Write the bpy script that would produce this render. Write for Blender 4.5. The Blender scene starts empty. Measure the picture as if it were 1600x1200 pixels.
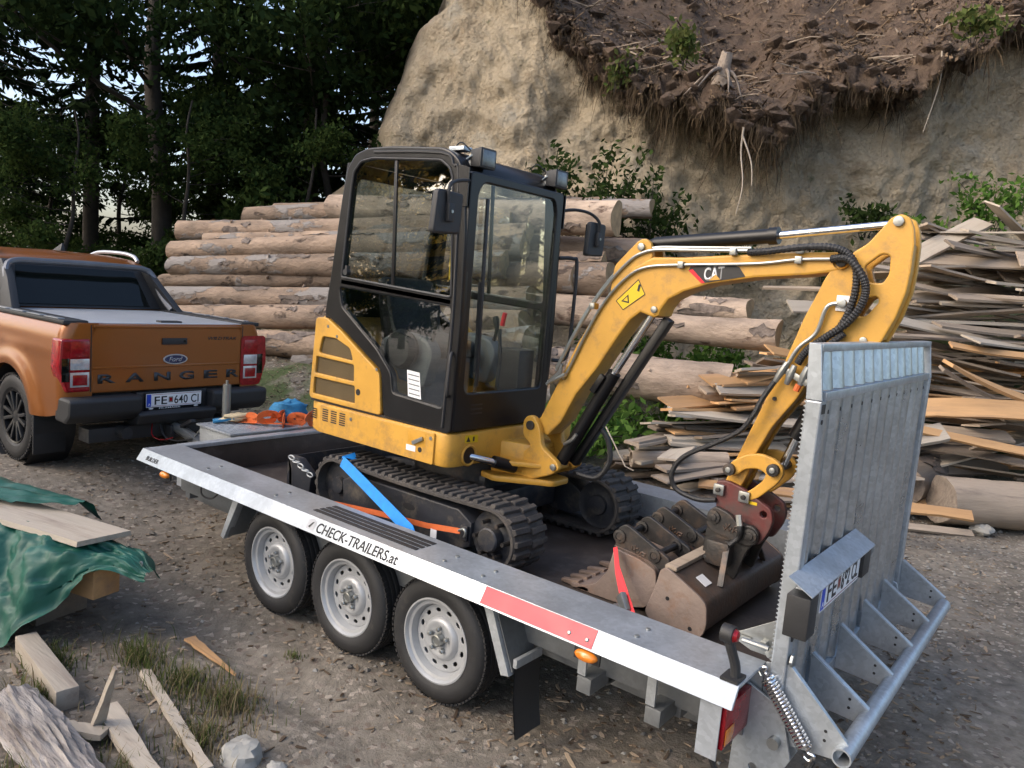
import bpy, bmesh, math, random
from mathutils import Vector, Matrix, noise
R = math.radians
rnd = random.Random(7)
sc = bpy.context.scene
COL = sc.collection

# ---------------------------------------------------------------- camera
cam_d = bpy.data.cameras.new('camera'); cam = bpy.data.objects.new('camera', cam_d); COL.objects.link(cam)
cam_d.sensor_width = 36.0; cam_d.lens = 26.97; cam_d.clip_start = 0.05; cam_d.clip_end = 2000
CX, CY, CZ = 3.05, -2.614, 2.044
_y, _p, _r = R(-37.978), R(-7.247), R(4.789)
_f = Vector((math.sin(_y)*math.cos(_p), math.cos(_y)*math.cos(_p), math.sin(_p)))
_rt = Vector((math.cos(_y), -math.sin(_y), 0)); _up = _rt.cross(_f)
_R = math.cos(_r)*_rt + math.sin(_r)*_up; _U = -math.sin(_r)*_rt + math.cos(_r)*_up
cam.matrix_world = Matrix(((_R.x, _U.x, -_f.x, CX), (_R.y, _U.y, -_f.y, CY), (_R.z, _U.z, -_f.z, CZ), (0, 0, 0, 1)))
sc.camera = cam
# ---------------------------------------------------------------- sky, sun, exposure
SUN_AZ = Vector((-0.55, -0.835)); SUN_EL = R(36)
w = bpy.data.worlds.new('World'); sc.world = w; w.use_nodes = True
nt = w.node_tree; bg = nt.nodes['Background']
sky = nt.nodes.new('ShaderNodeTexSky'); sky.sky_type = 'NISHITA'; sky.sun_disc = False
sky.sun_elevation = SUN_EL; sky.sun_rotation = math.atan2(SUN_AZ.x, SUN_AZ.y)
sky.air_density = 1.0; sky.dust_density = 6.0; sky.ozone_density = 0.8; sky.altitude = 600
nt.links.new(sky.outputs[0], bg.inputs[0]); bg.inputs[1].default_value = 0.15
sd = bpy.data.lights.new('sun', 'SUN'); sd.energy = 0.55; sd.angle = R(60); sd.color = (1.0, 0.96, 0.9)
so = bpy.data.objects.new('sun', sd); COL.objects.link(so)
_s = Vector((SUN_AZ.x*math.cos(SUN_EL), SUN_AZ.y*math.cos(SUN_EL), math.sin(SUN_EL)))
so.rotation_euler = _s.to_track_quat('Z', 'Y').to_euler(); so.location = (0, 0, 20)
sc.view_settings.view_transform = 'Standard'; sc.view_settings.look = 'None'
sc.view_settings.exposure = 1.2; sc.view_settings.gamma = 1.0; sc.view_settings.use_curve_mapping = False
sc.render.engine = 'CYCLES'
sc.cycles.use_denoising = True
sc.cycles.use_adaptive_sampling = True; sc.cycles.adaptive_threshold = 0.025
sc.cycles.max_bounces = 5; sc.cycles.diffuse_bounces = 2; sc.cycles.glossy_bounces = 3
sc.cycles.transparent_max_bounces = 12; sc.cycles.transmission_bounces = 4
sc.cycles.caustics_reflective = False; sc.cycles.caustics_refractive = False

# ---------------------------------------------------------------- materials
def _link(t, a, b): t.links.new(a, b)
def M(name, col, rough=.6, metal=0., var=.15, scale=6., bump=0., bscale=None, dirt=None, coat=0., spec=.5, orand=0., stretch=None, spangle=0., rvar=.1):
    m = bpy.data.materials.new(name); m.use_nodes = True; t = m.node_tree
    b = t.nodes['Principled BSDF']
    tc = t.nodes.new('ShaderNodeTexCoord'); vec = tc.outputs['Object']
    if stretch:
        mp = t.nodes.new('ShaderNodeMapping'); mp.inputs['Scale'].default_value = stretch
        _link(t, vec, mp.inputs[0]); vec = mp.outputs[0]
    n = t.nodes.new('ShaderNodeTexNoise'); n.inputs['Scale'].default_value = scale; n.inputs['Detail'].default_value = 6; n.inputs['Roughness'].default_value = .62
    _link(t, vec, n.inputs['Vector'])
    if orand:
        oi = t.nodes.new('ShaderNodeObjectInfo')
        ad = t.nodes.new('ShaderNodeVectorMath'); ad.operation = 'ADD'
        cb = t.nodes.new('ShaderNodeCombineXYZ'); mu = t.nodes.new('ShaderNodeMath'); mu.operation = 'MULTIPLY'; mu.inputs[1].default_value = 37.
        _link(t, oi.outputs['Random'], mu.inputs[0])
        for i in range(3): _link(t, mu.outputs[0], cb.inputs[i])
        _link(t, vec, ad.inputs[0]); _link(t, cb.outputs[0], ad.inputs[1]); _link(t, ad.outputs[0], n.inputs['Vector']); vec = ad.outputs[0]
    cr = t.nodes.new('ShaderNodeValToRGB'); e = cr.color_ramp.elements
    lo = [max(0, c*(1-var)) for c in col[:3]]; hi = [min(1, c*(1+var)) for c in col[:3]]
    e[0].position = .3; e[0].color = (*lo, 1); e[1].position = .72; e[1].color = (*hi, 1)
    _link(t, n.outputs['Fac'], cr.inputs[0]); out = cr.outputs[0]
    if spangle:
        vo = t.nodes.new('ShaderNodeTexVoronoi'); vo.inputs['Scale'].default_value = 60; _link(t, vec, vo.inputs['Vector'])
        bw = t.nodes.new('ShaderNodeSeparateColor'); _link(t, vo.outputs['Color'], bw.inputs[0])
        mr = t.nodes.new('ShaderNodeMapRange'); mr.inputs[3].default_value = 1-spangle; mr.inputs[4].default_value = 1+spangle
        _link(t, bw.outputs[0], mr.inputs[0])
        mx = t.nodes.new('ShaderNodeVectorMath'); mx.operation = 'SCALE'; _link(t, out, mx.inputs[0]); _link(t, mr.outputs[0], mx.inputs['Scale']); out = mx.outputs[0]
    if orand:
        mr = t.nodes.new('ShaderNodeMapRange'); mr.inputs[3].default_value = 1-orand; mr.inputs[4].default_value = 1+orand
        _link(t, oi.outputs['Random'], mr.inputs[0])
        mx = t.nodes.new('ShaderNodeVectorMath'); mx.operation = 'SCALE'; _link(t, out, mx.inputs[0]); _link(t, mr.outputs[0], mx.inputs['Scale']); out = mx.outputs[0]
    if dirt:
        dc, amt, dsc = dirt
        n2 = t.nodes.new('ShaderNodeTexNoise'); n2.inputs['Scale'].default_value = dsc; n2.inputs['Detail'].default_value = 8; n2.inputs['Roughness'].default_value = .7
        _link(t, vec, n2.inputs['Vector'])
        r2 = t.nodes.new('ShaderNodeValToRGB'); r2.color_ramp.elements[0].position = .62-amt*.35; r2.color_ramp.elements[1].position = .8-amt*.25
        _link(t, n2.outputs['Fac'], r2.inputs[0])
        mx = t.nodes.new('ShaderNodeMix'); mx.data_type = 'RGBA'; _link(t, r2.outputs[0], mx.inputs[0]); _link(t, out, mx.inputs[6]); mx.inputs[7].default_value = (*dc, 1)
        out = mx.outputs[2]
    _link(t, out, b.inputs['Base Color'])
    rr = t.nodes.new('ShaderNodeMapRange'); rr.inputs[3].default_value = max(.03, rough-rvar); rr.inputs[4].default_value = min(1, rough+rvar)
    _link(t, n.outputs['Fac'], rr.inputs[0]); _link(t, rr.outputs[0], b.inputs['Roughness'])
    b.inputs['Metallic'].default_value = metal; b.inputs['Specular IOR Level'].default_value = spec
    b.inputs['Coat Weight'].default_value = coat; b.inputs['Coat Roughness'].default_value = .12
    if bump:
        bp = t.nodes.new('ShaderNodeBump'); bp.inputs['Strength'].default_value = min(1, bump); bp.inputs['Distance'].default_value = .02*max(1, bump)
        n3 = t.nodes.new('ShaderNodeTexNoise'); n3.inputs['Scale'].default_value = bscale or scale*4; n3.inputs['Detail'].default_value = 5
        _link(t, vec, n3.inputs['Vector']); _link(t, n3.outputs['Fac'], bp.inputs['Height']); _link(t, bp.outputs[0], b.inputs['Normal'])
    return m
def glass_mat(name, tint=(.8, .85, .84), refl=1.0, ior=2.3):
    m = bpy.data.materials.new(name); m.use_nodes = True; t = m.node_tree; t.nodes.clear()
    o = t.nodes.new('ShaderNodeOutputMaterial'); mx = t.nodes.new('ShaderNodeMixShader')
    tr = t.nodes.new('ShaderNodeBsdfTransparent'); tr.inputs[0].default_value = (*tint, 1)
    gl = t.nodes.new('ShaderNodeBsdfGlossy'); gl.inputs['Roughness'].default_value = .015; gl.inputs[0].default_value = (refl, refl, refl, 1)
    fr = t.nodes.new('ShaderNodeFresnel'); fr.inputs[0].default_value = ior
    ge = t.nodes.new('ShaderNodeNewGeometry'); sb = t.nodes.new('ShaderNodeMath'); sb.operation = 'SUBTRACT'; sb.inputs[0].default_value = 1.; _link(t, ge.outputs['Backfacing'], sb.inputs[1])
    ml = t.nodes.new('ShaderNodeMath'); ml.operation = 'MULTIPLY'; _link(t, fr.outputs[0], ml.inputs[0]); _link(t, sb.outputs[0], ml.inputs[1])
    _link(t, ml.outputs[0], mx.inputs[0]); _link(t, tr.outputs[0], mx.inputs[1]); _link(t, gl.outputs[0], mx.inputs[2]); _link(t, mx.outputs[0], o.inputs[0])
    return m
def leaf_mat(name, c1, c2, trans=.35, rough=.55):
    m = bpy.data.materials.new(name); m.use_nodes = True; t = m.node_tree; b = t.nodes['Principled BSDF']; o = t.nodes['Material Output']
    g = t.nodes.new('ShaderNodeNewGeometry'); cr = t.nodes.new('ShaderNodeValToRGB')
    cr.color_ramp.elements[0].color = (*c1, 1); cr.color_ramp.elements[1].color = (*c2, 1)
    _link(t, g.outputs['Random Per Island'], cr.inputs[0]); t.nodes.remove(b); b = t.nodes.new('ShaderNodeBsdfDiffuse'); _link(t, cr.outputs[0], b.inputs[0])
    tl = t.nodes.new('ShaderNodeBsdfTranslucent'); _link(t, cr.outputs[0], tl.inputs[0])
    mx = t.nodes.new('ShaderNodeMixShader'); mx.inputs[0].default_value = trans
    _link(t, b.outputs[0], mx.inputs[1]); _link(t, tl.outputs[0], mx.inputs[2]); _link(t, mx.outputs[0], o.inputs[0])
    return m

MT = {}
MT['yellow'] = M('machine_yellow', (.60, .315, .046), .47, 0, .12, 3, .05, 90, dirt=((.36, .20, .06), .32, 8), coat=.03)
MT['black_paint'] = M('black_paint', (.009, .009, .010), .32, 0, .2, 5, .02, 80, spec=.35)
MT['black_plastic'] = M('black_plastic', (.022, .022, .023), .55, 0, .2, 8, .05, 120)
MT['navy_steel'] = M('track_frame_paint', (.02, .022, .028), .5, 0, .3, 5, .05, 60, dirt=((.1, .085, .065), .35, 8))
MT['rubber_track'] = M('track_rubber', (.048, .043, .039), .8, 0, .3, 9, .25, 60, dirt=((.12, .10, .082), .35, 6), orand=.15)
MT['tyre'] = M('tyre_rubber', (.017, .017, .018), .62, 0, .2, 8, .08, 140, dirt=((.05, .045, .038), .15, 12))
MT['galv'] = M('galvanised_steel', (.41, .445, .475), .36, .5, .2, 3.5, .03, 40, spangle=.10, dirt=((.36, .39, .41), .2, 5))
MT['galv_ramp'] = M('ramp_galvanised_steel', (.43, .465, .495), .30, .82, .2, 3.5, .03, 40, spangle=.12, dirt=((.34, .37, .39), .2, 5))
MT['galv_dull'] = M('dull_galvanised_steel', (.36, .38, .39), .5, .35, .2, 4, .05, 40, spangle=.08)
MT['alu'] = M('bright_aluminium', (.39, .42, .45), .34, .45, .18, 4, .02, 60, spangle=.08, dirt=((.29, .31, .33), .3, 3))
MT['rim'] = M('silver_rim_paint', (.39, .40, .41), .40, .3, .10, 6, .02, 80)
MT['chrome'] = M('chrome_rod', (.75, .76, .78), .12, 1., .04, 6)
MT['zinc'] = M('zinc_fitting', (.33, .34, .33), .32, .75, .1, 20, .05, 60)
MT['ply'] = M('film_plywood', (.055, .043, .036), .45, 0, .3, 3, .06, 70, dirt=((.12, .1, .085), .35, 4))
MT['chassis'] = M('chassis_grey', (.19, .20, .205), .5, .5, .15, 5, .03, 50, spangle=.05)
MT['hose'] = M('black_hose', (.018, .018, .019), .45, 0, .2, 20, .3, 220)
MT['rust_steel'] = M('worn_bucket_steel', (.11, .083, .068), .5, .3, .35, 6, .15, 50, dirt=((.16, .085, .05), .45, 5))
MT['rust_brown'] = M('rusty_bucket_plate', (.235, .18, .148), .6, .1, .25, 5, .12, 50, dirt=((.21, .11, .06), .35, 6))
MT['dark_steel'] = M('dark_worn_steel', (.045, .042, .04), .45, .4, .4, 8, .12, 60, dirt=((.12, .08, .055), .3, 8))
MT['red_paint'] = M('worn_red_paint', (.16, .024, .022), .5, 0, .3, 7, .08, 70, dirt=((.075, .045, .04), .75, 7))
MT['red_reflect'] = M('red_reflective_tape', (.50, .006, .03), .35, 0, .06, 8)
MT['white'] = M('white_print', (.8, .8, .8), .45, 0, .03, 8)
MT['black_print'] = M('black_print', (.015, .015, .016), .5, 0, .1, 8)
MT['amber'] = M('amber_lens', (.75, .22, .02), .18, 0, .15, 30, coat=.5)
MT['red_lens'] = M('red_lens', (.30, .006, .012), .2, 0, .4, 30, coat=.2)
MT['clear_lens'] = M('clear_lens', (.55, .55, .55), .15, .2, .2, 30, coat=.6)
MT['lamp_glass'] = M('work_lamp_glass', (.10, .11, .115), .2, .2, .3, 30, coat=.5)
MT['orange_car'] = M('orange_metallic_paint', (.27, .085, .012), .34, .35, .04, 60, coat=.45)
MT['car_black'] = M('truck_black_plastic', (.022, .023, .025), .55, 0, .12, 8, .06, 200)
MT['bedcover'] = M('bed_cover_aluminium', (.55, .57, .60), .42, .55, .03, 5)
MT['car_silver'] = M('truck_silver_trim', (.45, .46, .48), .3, .6, .05, 8)
MT['dark_glass'] = M('dark_tinted_glass', (.005, .007, .0065), .06, 0, .2, 3, coat=.0, rvar=.01, spec=.4)
MT['blue_strap'] = M('blue_webbing', (.01, .24, .72), .6, 0, .12, 30, .1, 300)
MT['orange_strap'] = M('orange_webbing', (.62, .13, .03), .6, 0, .12, 30, .1, 300)
MT['red_strap'] = M('red_webbing', (.72, .02, .03), .6, 0, .12, 30, .1, 300)
MT['blue_cloth'] = M('blue_cloth', (.02, .16, .32), .8, 0, .25, 20, .1, 200)
MT['skin_tan'] = M('tan_leather', (.5, .40, .24), .8, 0, .2, 20, .1, 200)
MT['blue_oval'] = M('blue_enamel', (.01, .022, .08), .25, 0, .05, 8, coat=.6)
MT['euro_blue'] = M('plate_blue', (.01, .06, .5), .4, 0, .02, 8)
MT['label_yellow'] = M('yellow_sticker', (.72, .48, .01), .45, 0, .04, 8)
MT['grille'] = M('vent_mesh', (.055, .042, .03), .6, .3, .3, 60, .5, 250)
MT['interior'] = M('cab_interior_grey', (.17, .18, .185), .65, 0, .1, 8)
MT['glass'] = glass_mat('cab_glass', (.85, .88, .87), 1.0, 2.9); MT['screen'] = glass_mat('windscreen_glass', (.88, .92, .91), 1.0, 1.5)
MT['tarp'] = M('green_tarpaulin', (.006, .08, .056), .50, 0, .2, 5, .25, 11, dirt=((.02, .115, .09), .2, 4))
MT['bark'] = M('spruce_bark', (.33, .225, .145), .85, 0, .5, 5, .8, 26, dirt=((.15, .105, .08), .45, 2.4), orand=.28, stretch=(.35, 1, 1))
MT['barkpink'] = M('bare_pinkish_wood', (.46, .345, .265), .8, 0, .35, 6, .5, 26, dirt=((.17, .11, .08), .42, 3.2), orand=.08, stretch=(.35, 1, 1))
def log_mat(name, base, flake, dark, fl=.53):
    m = M(name, base, .85, 0, .42, 5, 0, orand=.28, stretch=(.4, 1, 1)); t = m.node_tree; b = t.nodes['Principled BSDF']
    src = b.inputs['Base Color'].links[0].from_socket; tc = t.nodes.new('ShaderNodeTexCoord'); oi = t.nodes.new('ShaderNodeObjectInfo')
    mp = t.nodes.new('ShaderNodeMapping'); mp.inputs['Scale'].default_value = (.55, 1, 1); _link(t, tc.outputs['Object'], mp.inputs[0])
    mu = t.nodes.new('ShaderNodeMath'); mu.operation = 'MULTIPLY'; mu.inputs[1].default_value = 53.; _link(t, oi.outputs['Random'], mu.inputs[0])
    cb = t.nodes.new('ShaderNodeCombineXYZ'); _link(t, mu.outputs[0], cb.inputs[0]); _link(t, mu.outputs[0], cb.inputs[2]); _link(t, cb.outputs[0], mp.inputs['Location'])
    def band(scale, a, b_, det=8, ro=.62):
        n = t.nodes.new('ShaderNodeTexNoise'); n.inputs['Scale'].default_value = scale; n.inputs['Detail'].default_value = det; n.inputs['Roughness'].default_value = ro; _link(t, mp.outputs[0], n.inputs['Vector'])
        r_ = t.nodes.new('ShaderNodeValToRGB'); r_.color_ramp.elements[0].position = a; r_.color_ramp.elements[1].position = b_; _link(t, n.outputs['Fac'], r_.inputs[0]); return r_.outputs[0]
    def mix(f, c1, c2):
        x = t.nodes.new('ShaderNodeMix'); x.data_type = 'RGBA'; _link(t, f, x.inputs[0]); _link(t, c1, x.inputs[6]); x.inputs[7].default_value = (*c2, 1); return x.outputs[2]
    fk = band(1.7, fl, fl+.025); c = mix(fk, src, flake); dk = band(4.2, .60, .66); c = mix(dk, c, dark)
    _link(t, c, b.inputs['Base Color'])
    ad = t.nodes.new('ShaderNodeMath'); ad.operation = 'MULTIPLY_ADD'; ad.inputs[1].default_value = .5; _link(t, fk, ad.inputs[0])
    n = t.nodes.new('ShaderNodeTexNoise'); n.inputs['Scale'].default_value = 16; n.inputs['Detail'].default_value = 7; n.inputs['Roughness'].default_value = .7; _link(t, mp.outputs[0], n.inputs['Vector']); _link(t, n.outputs['Fac'], ad.inputs[2])
    s2 = t.nodes.new('ShaderNodeMath'); s2.operation = 'MULTIPLY_ADD'; s2.inputs[1].default_value = -.5; _link(t, dk, s2.inputs[0]); _link(t, ad.outputs[0], s2.inputs[2])
    bp = t.nodes.new('ShaderNodeBump'); bp.inputs['Strength'].default_value = 1; bp.inputs['Distance'].default_value = .035; _link(t, s2.outputs[0], bp.inputs['Height']); _link(t, bp.outputs[0], b.inputs['Normal'])
    return m
MT['bark'] = log_mat('spruce_log', (.29, .21, .15), (.26, .235, .215), (.075, .05, .036))
MT['barkpink'] = log_mat('bare_pinkish_log', (.38, .29, .22), (.27, .195, .15), (.14, .085, .06), .6)
MT['bark_flake'] = M('bark_flake', (.15, .12, .10), .9, 0, .5, 14, .6, 40, orand=.25)
MT['endgrain'] = M('cut_log_end', (.40, .28, .155), .8, 0, .3, 9, .2, 60, orand=.15)
MT['board_grey'] = M('weathered_board', (.315, .25, .188), .8, 0, .3, 5, .25, 40, dirt=((.13, .10, .08), .35, 5), orand=.42, stretch=(.15, 1.6, 1.6))
MT['board_fresh'] = M('fresh_sawn_board', (.52, .30, .135), .75, 0, .22, 5, .15, 50, dirt=((.33, .2, .12), .3, 4), orand=.3, stretch=(.15, 1.6, 1.6))
MT['board_pale'] = M('pale_weathered_board', (.40, .345, .275), .8, 0, .2, 5, .2, 50, dirt=((.24, .19, .15), .35, 5), orand=.2, stretch=(.15, 1.6, 1.6))
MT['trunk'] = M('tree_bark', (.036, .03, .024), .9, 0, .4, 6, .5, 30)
MT['root'] = M('dead_root', (.13, .095, .065), .9, 0, .4, 10, .1, 60)
MT['stone'] = M('grey_stone', (.32, .31, .28), .8, 0, .3, 6, .25, 30, orand=.25)
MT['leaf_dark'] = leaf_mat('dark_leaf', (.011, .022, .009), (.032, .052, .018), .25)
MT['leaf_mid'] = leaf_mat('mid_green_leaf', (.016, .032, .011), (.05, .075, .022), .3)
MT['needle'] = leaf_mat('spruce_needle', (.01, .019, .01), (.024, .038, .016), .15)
MT['leaf_gold'] = leaf_mat('sunlit_yellow_leaf', (.42, .29, .05), (.75, .55, .11), .55)  # yellow stands in for sunlight on the foliage, painted into the leaf colour
MT['leaf_bright'] = leaf_mat('bright_green_leaf', (.05, .12, .025), (.13, .22, .05), .35)
MT['grass'] = leaf_mat('grass_blade', (.05, .085, .022), (.16, .17, .06), .3)
MT['dry'] = leaf_mat('dry_stalk', (.13, .1, .055), (.3, .24, .14), .2)
MT['chip'] = leaf_mat('wood_chip', (.075, .053, .037), (.36, .28, .20), 0, .85)
MT['gravel'] = leaf_mat('gravel_stone', (.10, .09, .078), (.30, .285, .255), 0, .85)
MT['rootfringe'] = leaf_mat('root_fringe', (.035, .026, .018), (.15, .11, .07), .1, .9)
MT['twig'] = leaf_mat('dead_twig', (.05, .034, .024), (.26, .19, .13), 0, .9)

# ---------------------------------------------------------------- mesh helpers
def smooth(me, ang=35):
    if len(me.polygons):
        me.polygons.foreach_set('use_smooth', [True]*len(me.polygons))
        me.set_sharp_from_angle(angle=R(ang))
def link(name, me, mats, parent=None, ang=35):
    o = bpy.data.objects.new(name, me); COL.objects.link(o)
    if mats is not None:
        for m in (mats if isinstance(mats, (list, tuple)) else [mats]): me.materials.append(MT[m] if isinstance(m, str) else m)
    if ang: smooth(me, ang)
    if parent is not None:
        o.parent = parent
        o.matrix_parent_inverse = root_world(parent).inverted()
    return o
def root_world(p):
    m = p.matrix_basis.copy()
    if p.parent is not None: m = root_world(p.parent) @ p.matrix_parent_inverse @ m
    return m
def thing(name, label, cat, loc=(0, 0, 0), group=None):
    o = bpy.data.objects.new(name, None); COL.objects.link(o); o.location = loc; o.empty_display_size = .1
    return tag(o, label, cat, group)
def tag(o, label, cat, group=None):
    o['label'] = label; o['category'] = cat
    if group: o['group'] = group
    return o
def kind(o, k, label=None):
    o['kind'] = k
    if label: o['label'] = label
    return o
def copy_tree(o, parent=None):
    c = o.copy(); COL.objects.link(c)
    if parent is not None: c.parent = parent
    for ch in list(o.children): copy_tree(ch, c)
    return c
class MB:
    def __init__(s): s.v = []; s.f = []; s.m = []; s.mi = 0
    def add(s, vs, fs):
        n = len(s.v); s.v += [tuple(v) for v in vs]
        for f in fs: s.f.append(tuple(i+n for i in f)); s.m.append(s.mi)
        return s
    def box(s, x0, x1, y0, y1, z0, z1):
        return s.add([(x, y, z) for x in (x0, x1) for y in (y0, y1) for z in (z0, z1)],
                     [(0, 1, 3, 2), (4, 6, 7, 5), (0, 4, 5, 1), (2, 3, 7, 6), (0, 2, 6, 4), (1, 5, 7, 3)])
    def bar(s, a, b, wd, th, up=(0, 0, 1)):
        a = Vector(a); b = Vector(b); d = (b-a).normalized(); u = Vector(up)
        side = d.cross(u)
        if side.length < 1e-4: side = d.cross(Vector((1, 0, 0)))
        side.normalize(); u = side.cross(d)
        vs = [p+side*wd/2*i+u*th/2*j for p in (a, b) for i in (-1, 1) for j in (-1, 1)]
        return s.add(vs, [(0, 1, 3, 2), (4, 6, 7, 5), (0, 4, 5, 1), (2, 3, 7, 6), (0, 2, 6, 4), (1, 5, 7, 3)])
    def tube(s, pts, r, n=10, cap=True):
        pts = [Vector(p) for p in pts]; rs = r if isinstance(r, (list, tuple)) else [r]*len(pts)
        rings = []; prev = None
        for i, p in enumerate(pts):
            d = (pts[min(i+1, len(pts)-1)]-pts[max(i-1, 0)]).normalized()
            if prev is None:
                a = d.cross(Vector((0, 0, 1)))
                if a.length < .05: a = d.cross(Vector((0, 1, 0)))
                a.normalize()
            else:
                a = prev - d*prev.dot(d); a.normalize()
            prev = a; b = d.cross(a)
            rings.append([p+a*math.cos(t)*rs[i]+b*math.sin(t)*rs[i] for t in [2*math.pi*k/n for k in range(n)]])
        vs = [v for q in rings for v in q]; fs = []
        for i in range(len(pts)-1):
            for k in range(n):
                k2 = (k+1) % n; fs.append((i*n+k, i*n+k2, (i+1)*n+k2, (i+1)*n+k))
        if cap: fs.append(tuple(range(n-1, -1, -1))); fs.append(tuple((len(pts)-1)*n+k for k in range(n)))
        return s.add(vs, fs)
    def lathe(s, prof, c, axis='y', n=32, close=False):
        # prof: (r, h) ; h along axis
        c = Vector(c); vs = []
        for r, h in prof:
            for k in range(n):
                t = 2*math.pi*k/n; a, b = r*math.cos(t), r*math.sin(t)
                vs.append(c+Vector({'y': (a, h, b), 'x': (h, a, b), 'z': (a, b, h)}[axis]))
        fs = []; m = len(prof)
        for i in range(m if close else m-1):
            j = (i+1) % m
            for k in range(n):
                k2 = (k+1) % n; q = (i*n+k, i*n+k2, j*n+k2, j*n+k)
                fs.append(q if axis == 'y' else q[::-1])
        return s.add(vs, fs)
    def grid(s, pts):
        nr, nc = len(pts), len(pts[0])
        return s.add([p for r in pts for p in r], [(i*nc+j, i*nc+j+1, (i+1)*nc+j+1, (i+1)*nc+j) for i in range(nr-1) for j in range(nc-1)])
    def mesh(s, name, bevel=0., seg=2, normals=True):
        me = bpy.data.meshes.new(name); me.from_pydata(s.v, [], s.f)
        if any(s.m): me.polygons.foreach_set('material_index', s.m)
        if normals or bevel:
            bm = bmesh.new(); bm.from_mesh(me)
            if normals: bmesh.ops.recalc_face_normals(bm, faces=bm.faces)
            if bevel:
                ed = [e for e in bm.edges if len(e.link_faces) == 2 and e.calc_face_angle(0) > .5]
                bmesh.ops.bevel(bm, geom=ed, offset=bevel, segments=seg, affect='EDGES', profile=.6, clamp_overlap=True)
            bm.to_mesh(me); bm.free()
        me.update(); return me
    def build(s, name, mats, parent=None, bevel=0., seg=2, ang=35, normals=True):
        return link(name, s.mesh(name, bevel, seg, normals), mats, parent, ang)
def box(name, mats, parent, x0, x1, y0, y1, z0, z1, bevel=.004):
    return MB().box(x0, x1, y0, y1, z0, z1).build(name, mats, parent, bevel)
def rounded(poly, r, n=4):
    out = []; N = len(poly)
    for i in range(N):
        p = Vector(poly[i]); a = Vector(poly[i-1])-p; b = Vector(poly[(i+1) % N])-p
        la, lb = a.length, b.length; k = min(r, la*.45, lb*.45)
        if k < 1e-5: out.append(tuple(p)); continue
        p0 = p+a.normalized()*k; p1 = p+b.normalized()*k
        for t in [j/n for j in range(n+1)]:
            q = p0.lerp(p, t).lerp(p.lerp(p1, t), t); out.append(tuple(q))
    return out
def plate_mesh(polys, axis, a0, a1, bevel=0.):
    # filled 2D outline (first) with holes (others) extruded from a0 to a1 along axis; polys in the two other axes
    cu = bpy.data.curves.new('outline', 'CURVE'); cu.dimensions = '2D'; cu.fill_mode = 'BOTH'
    h = abs(a1-a0)/2; bevel = min(bevel, h*.9)
    cu.extrude = h-bevel; cu.bevel_depth = bevel; cu.bevel_resolution = 1; cu.offset = -bevel
    for p in polys:
        sp = cu.splines.new('POLY'); sp.points.add(len(p)-1)
        for q, c in zip(sp.points, p): q.co = (c[0], c[1], 0, 1)
        sp.use_cyclic_u = True
    ob = bpy.data.objects.new('outline', cu); me = bpy.data.meshes.new_from_object(ob)
    bpy.data.objects.remove(ob); bpy.data.curves.remove(cu)
    mid = (a0+a1)/2
    for v in me.vertices:
        x, y, z = v.co
        v.co = {'y': (x, mid-z, y), 'x': (mid+z, x, y), 'z': (x, y, mid+z)}[axis]
    me.materials.clear(); me.update(); return me
def plate(name, mats, parent, polys, axis, a0, a1, bevel=.004, ang=30):
    if not isinstance(polys[0][0], (tuple, list)): polys = [polys]
    return link(name, plate_mesh(polys, axis, a0, a1, bevel), mats, parent, ang)
def text_mesh(txt, height, origin, ux, uy, depth=.0015, weight=0., spacing=1., width=None, shear=0.):
    # text laid along ux (unit) with up uy; origin = lower left of the first letter
    cu = bpy.data.curves.new('lettering', 'FONT'); cu.body = txt; cu.size = 1; cu.extrude = .0; cu.offset = weight; cu.space_character = spacing; cu.shear = shear
    ob = bpy.data.objects.new('lettering', cu); me = bpy.data.meshes.new_from_object(ob)
    bpy.data.objects.remove(ob); bpy.data.curves.remove(cu)
    xs = [v.co.x for v in me.vertices]; ys = [v.co.y for v in me.vertices if True]
    x0, x1 = min(xs), max(xs); y0 = 0; y1 = .73 if max(ys) > .6 else max(ys)
    sx = (width/(x1-x0)) if width else height/y1; sy = height/y1
    ux = Vector(ux).normalized(); uy = Vector(uy).normalized(); n = ux.cross(uy); o = Vector(origin)
    bm = bmesh.new(); bm.from_mesh(me)
    ext = bmesh.ops.extrude_face_region(bm, geom=bm.faces[:])
    for v in ext['geom']:
        if isinstance(v, bmesh.types.BMVert): v.co.z = 1
    for v in bm.verts: v.co = o+ux*(v.co.x-x0)*sx+uy*(v.co.y-y0)*sy+n*(depth if v.co.z > .5 else -.0005)
    bmesh.ops.recalc_face_normals(bm, faces=bm.faces); bm.to_mesh(me); bm.free()
    me.materials.clear(); me.update(); return me
def text(name, mat, parent, *a, **k): return link(name, text_mesh(*a, **k), mat, parent, 0)
def join(name, parts, parent):
    # parts: (mesh, material) -> one mesh object with several materials
    bm = bmesh.new(); mats = []
    for me, mt in parts:
        if mt not in mats: mats.append(mt)
        k = len(bm.faces); bm.from_mesh(me); bm.faces.ensure_lookup_table(); i = mats.index(mt)
        for f in bm.faces[k:]: f.material_index = i
    me = bpy.data.meshes.new(name); bm.to_mesh(me); bm.free(); return link(name, me, mats, parent, 30)
def smoothpath(pts, n=6):
    pts = [Vector(p) for p in pts]; out = []
    for i in range(len(pts)-1):
        p0 = pts[max(i-1, 0)]; p1 = pts[i]; p2 = pts[i+1]; p3 = pts[min(i+2, len(pts)-1)]
        for k in range(n):
            t = k/n
            out.append(.5*((2*p1)+(p2-p0)*t+(2*p0-5*p1+4*p2-p3)*t*t+(3*p1-p0-3*p2+p3)*t**3))
    return out+[pts[-1]]
def hose(name, mat, parent, pts, r, n=8, k=6): return MB().tube(smoothpath(pts, k), r, n).build(name, mat, parent)
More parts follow.
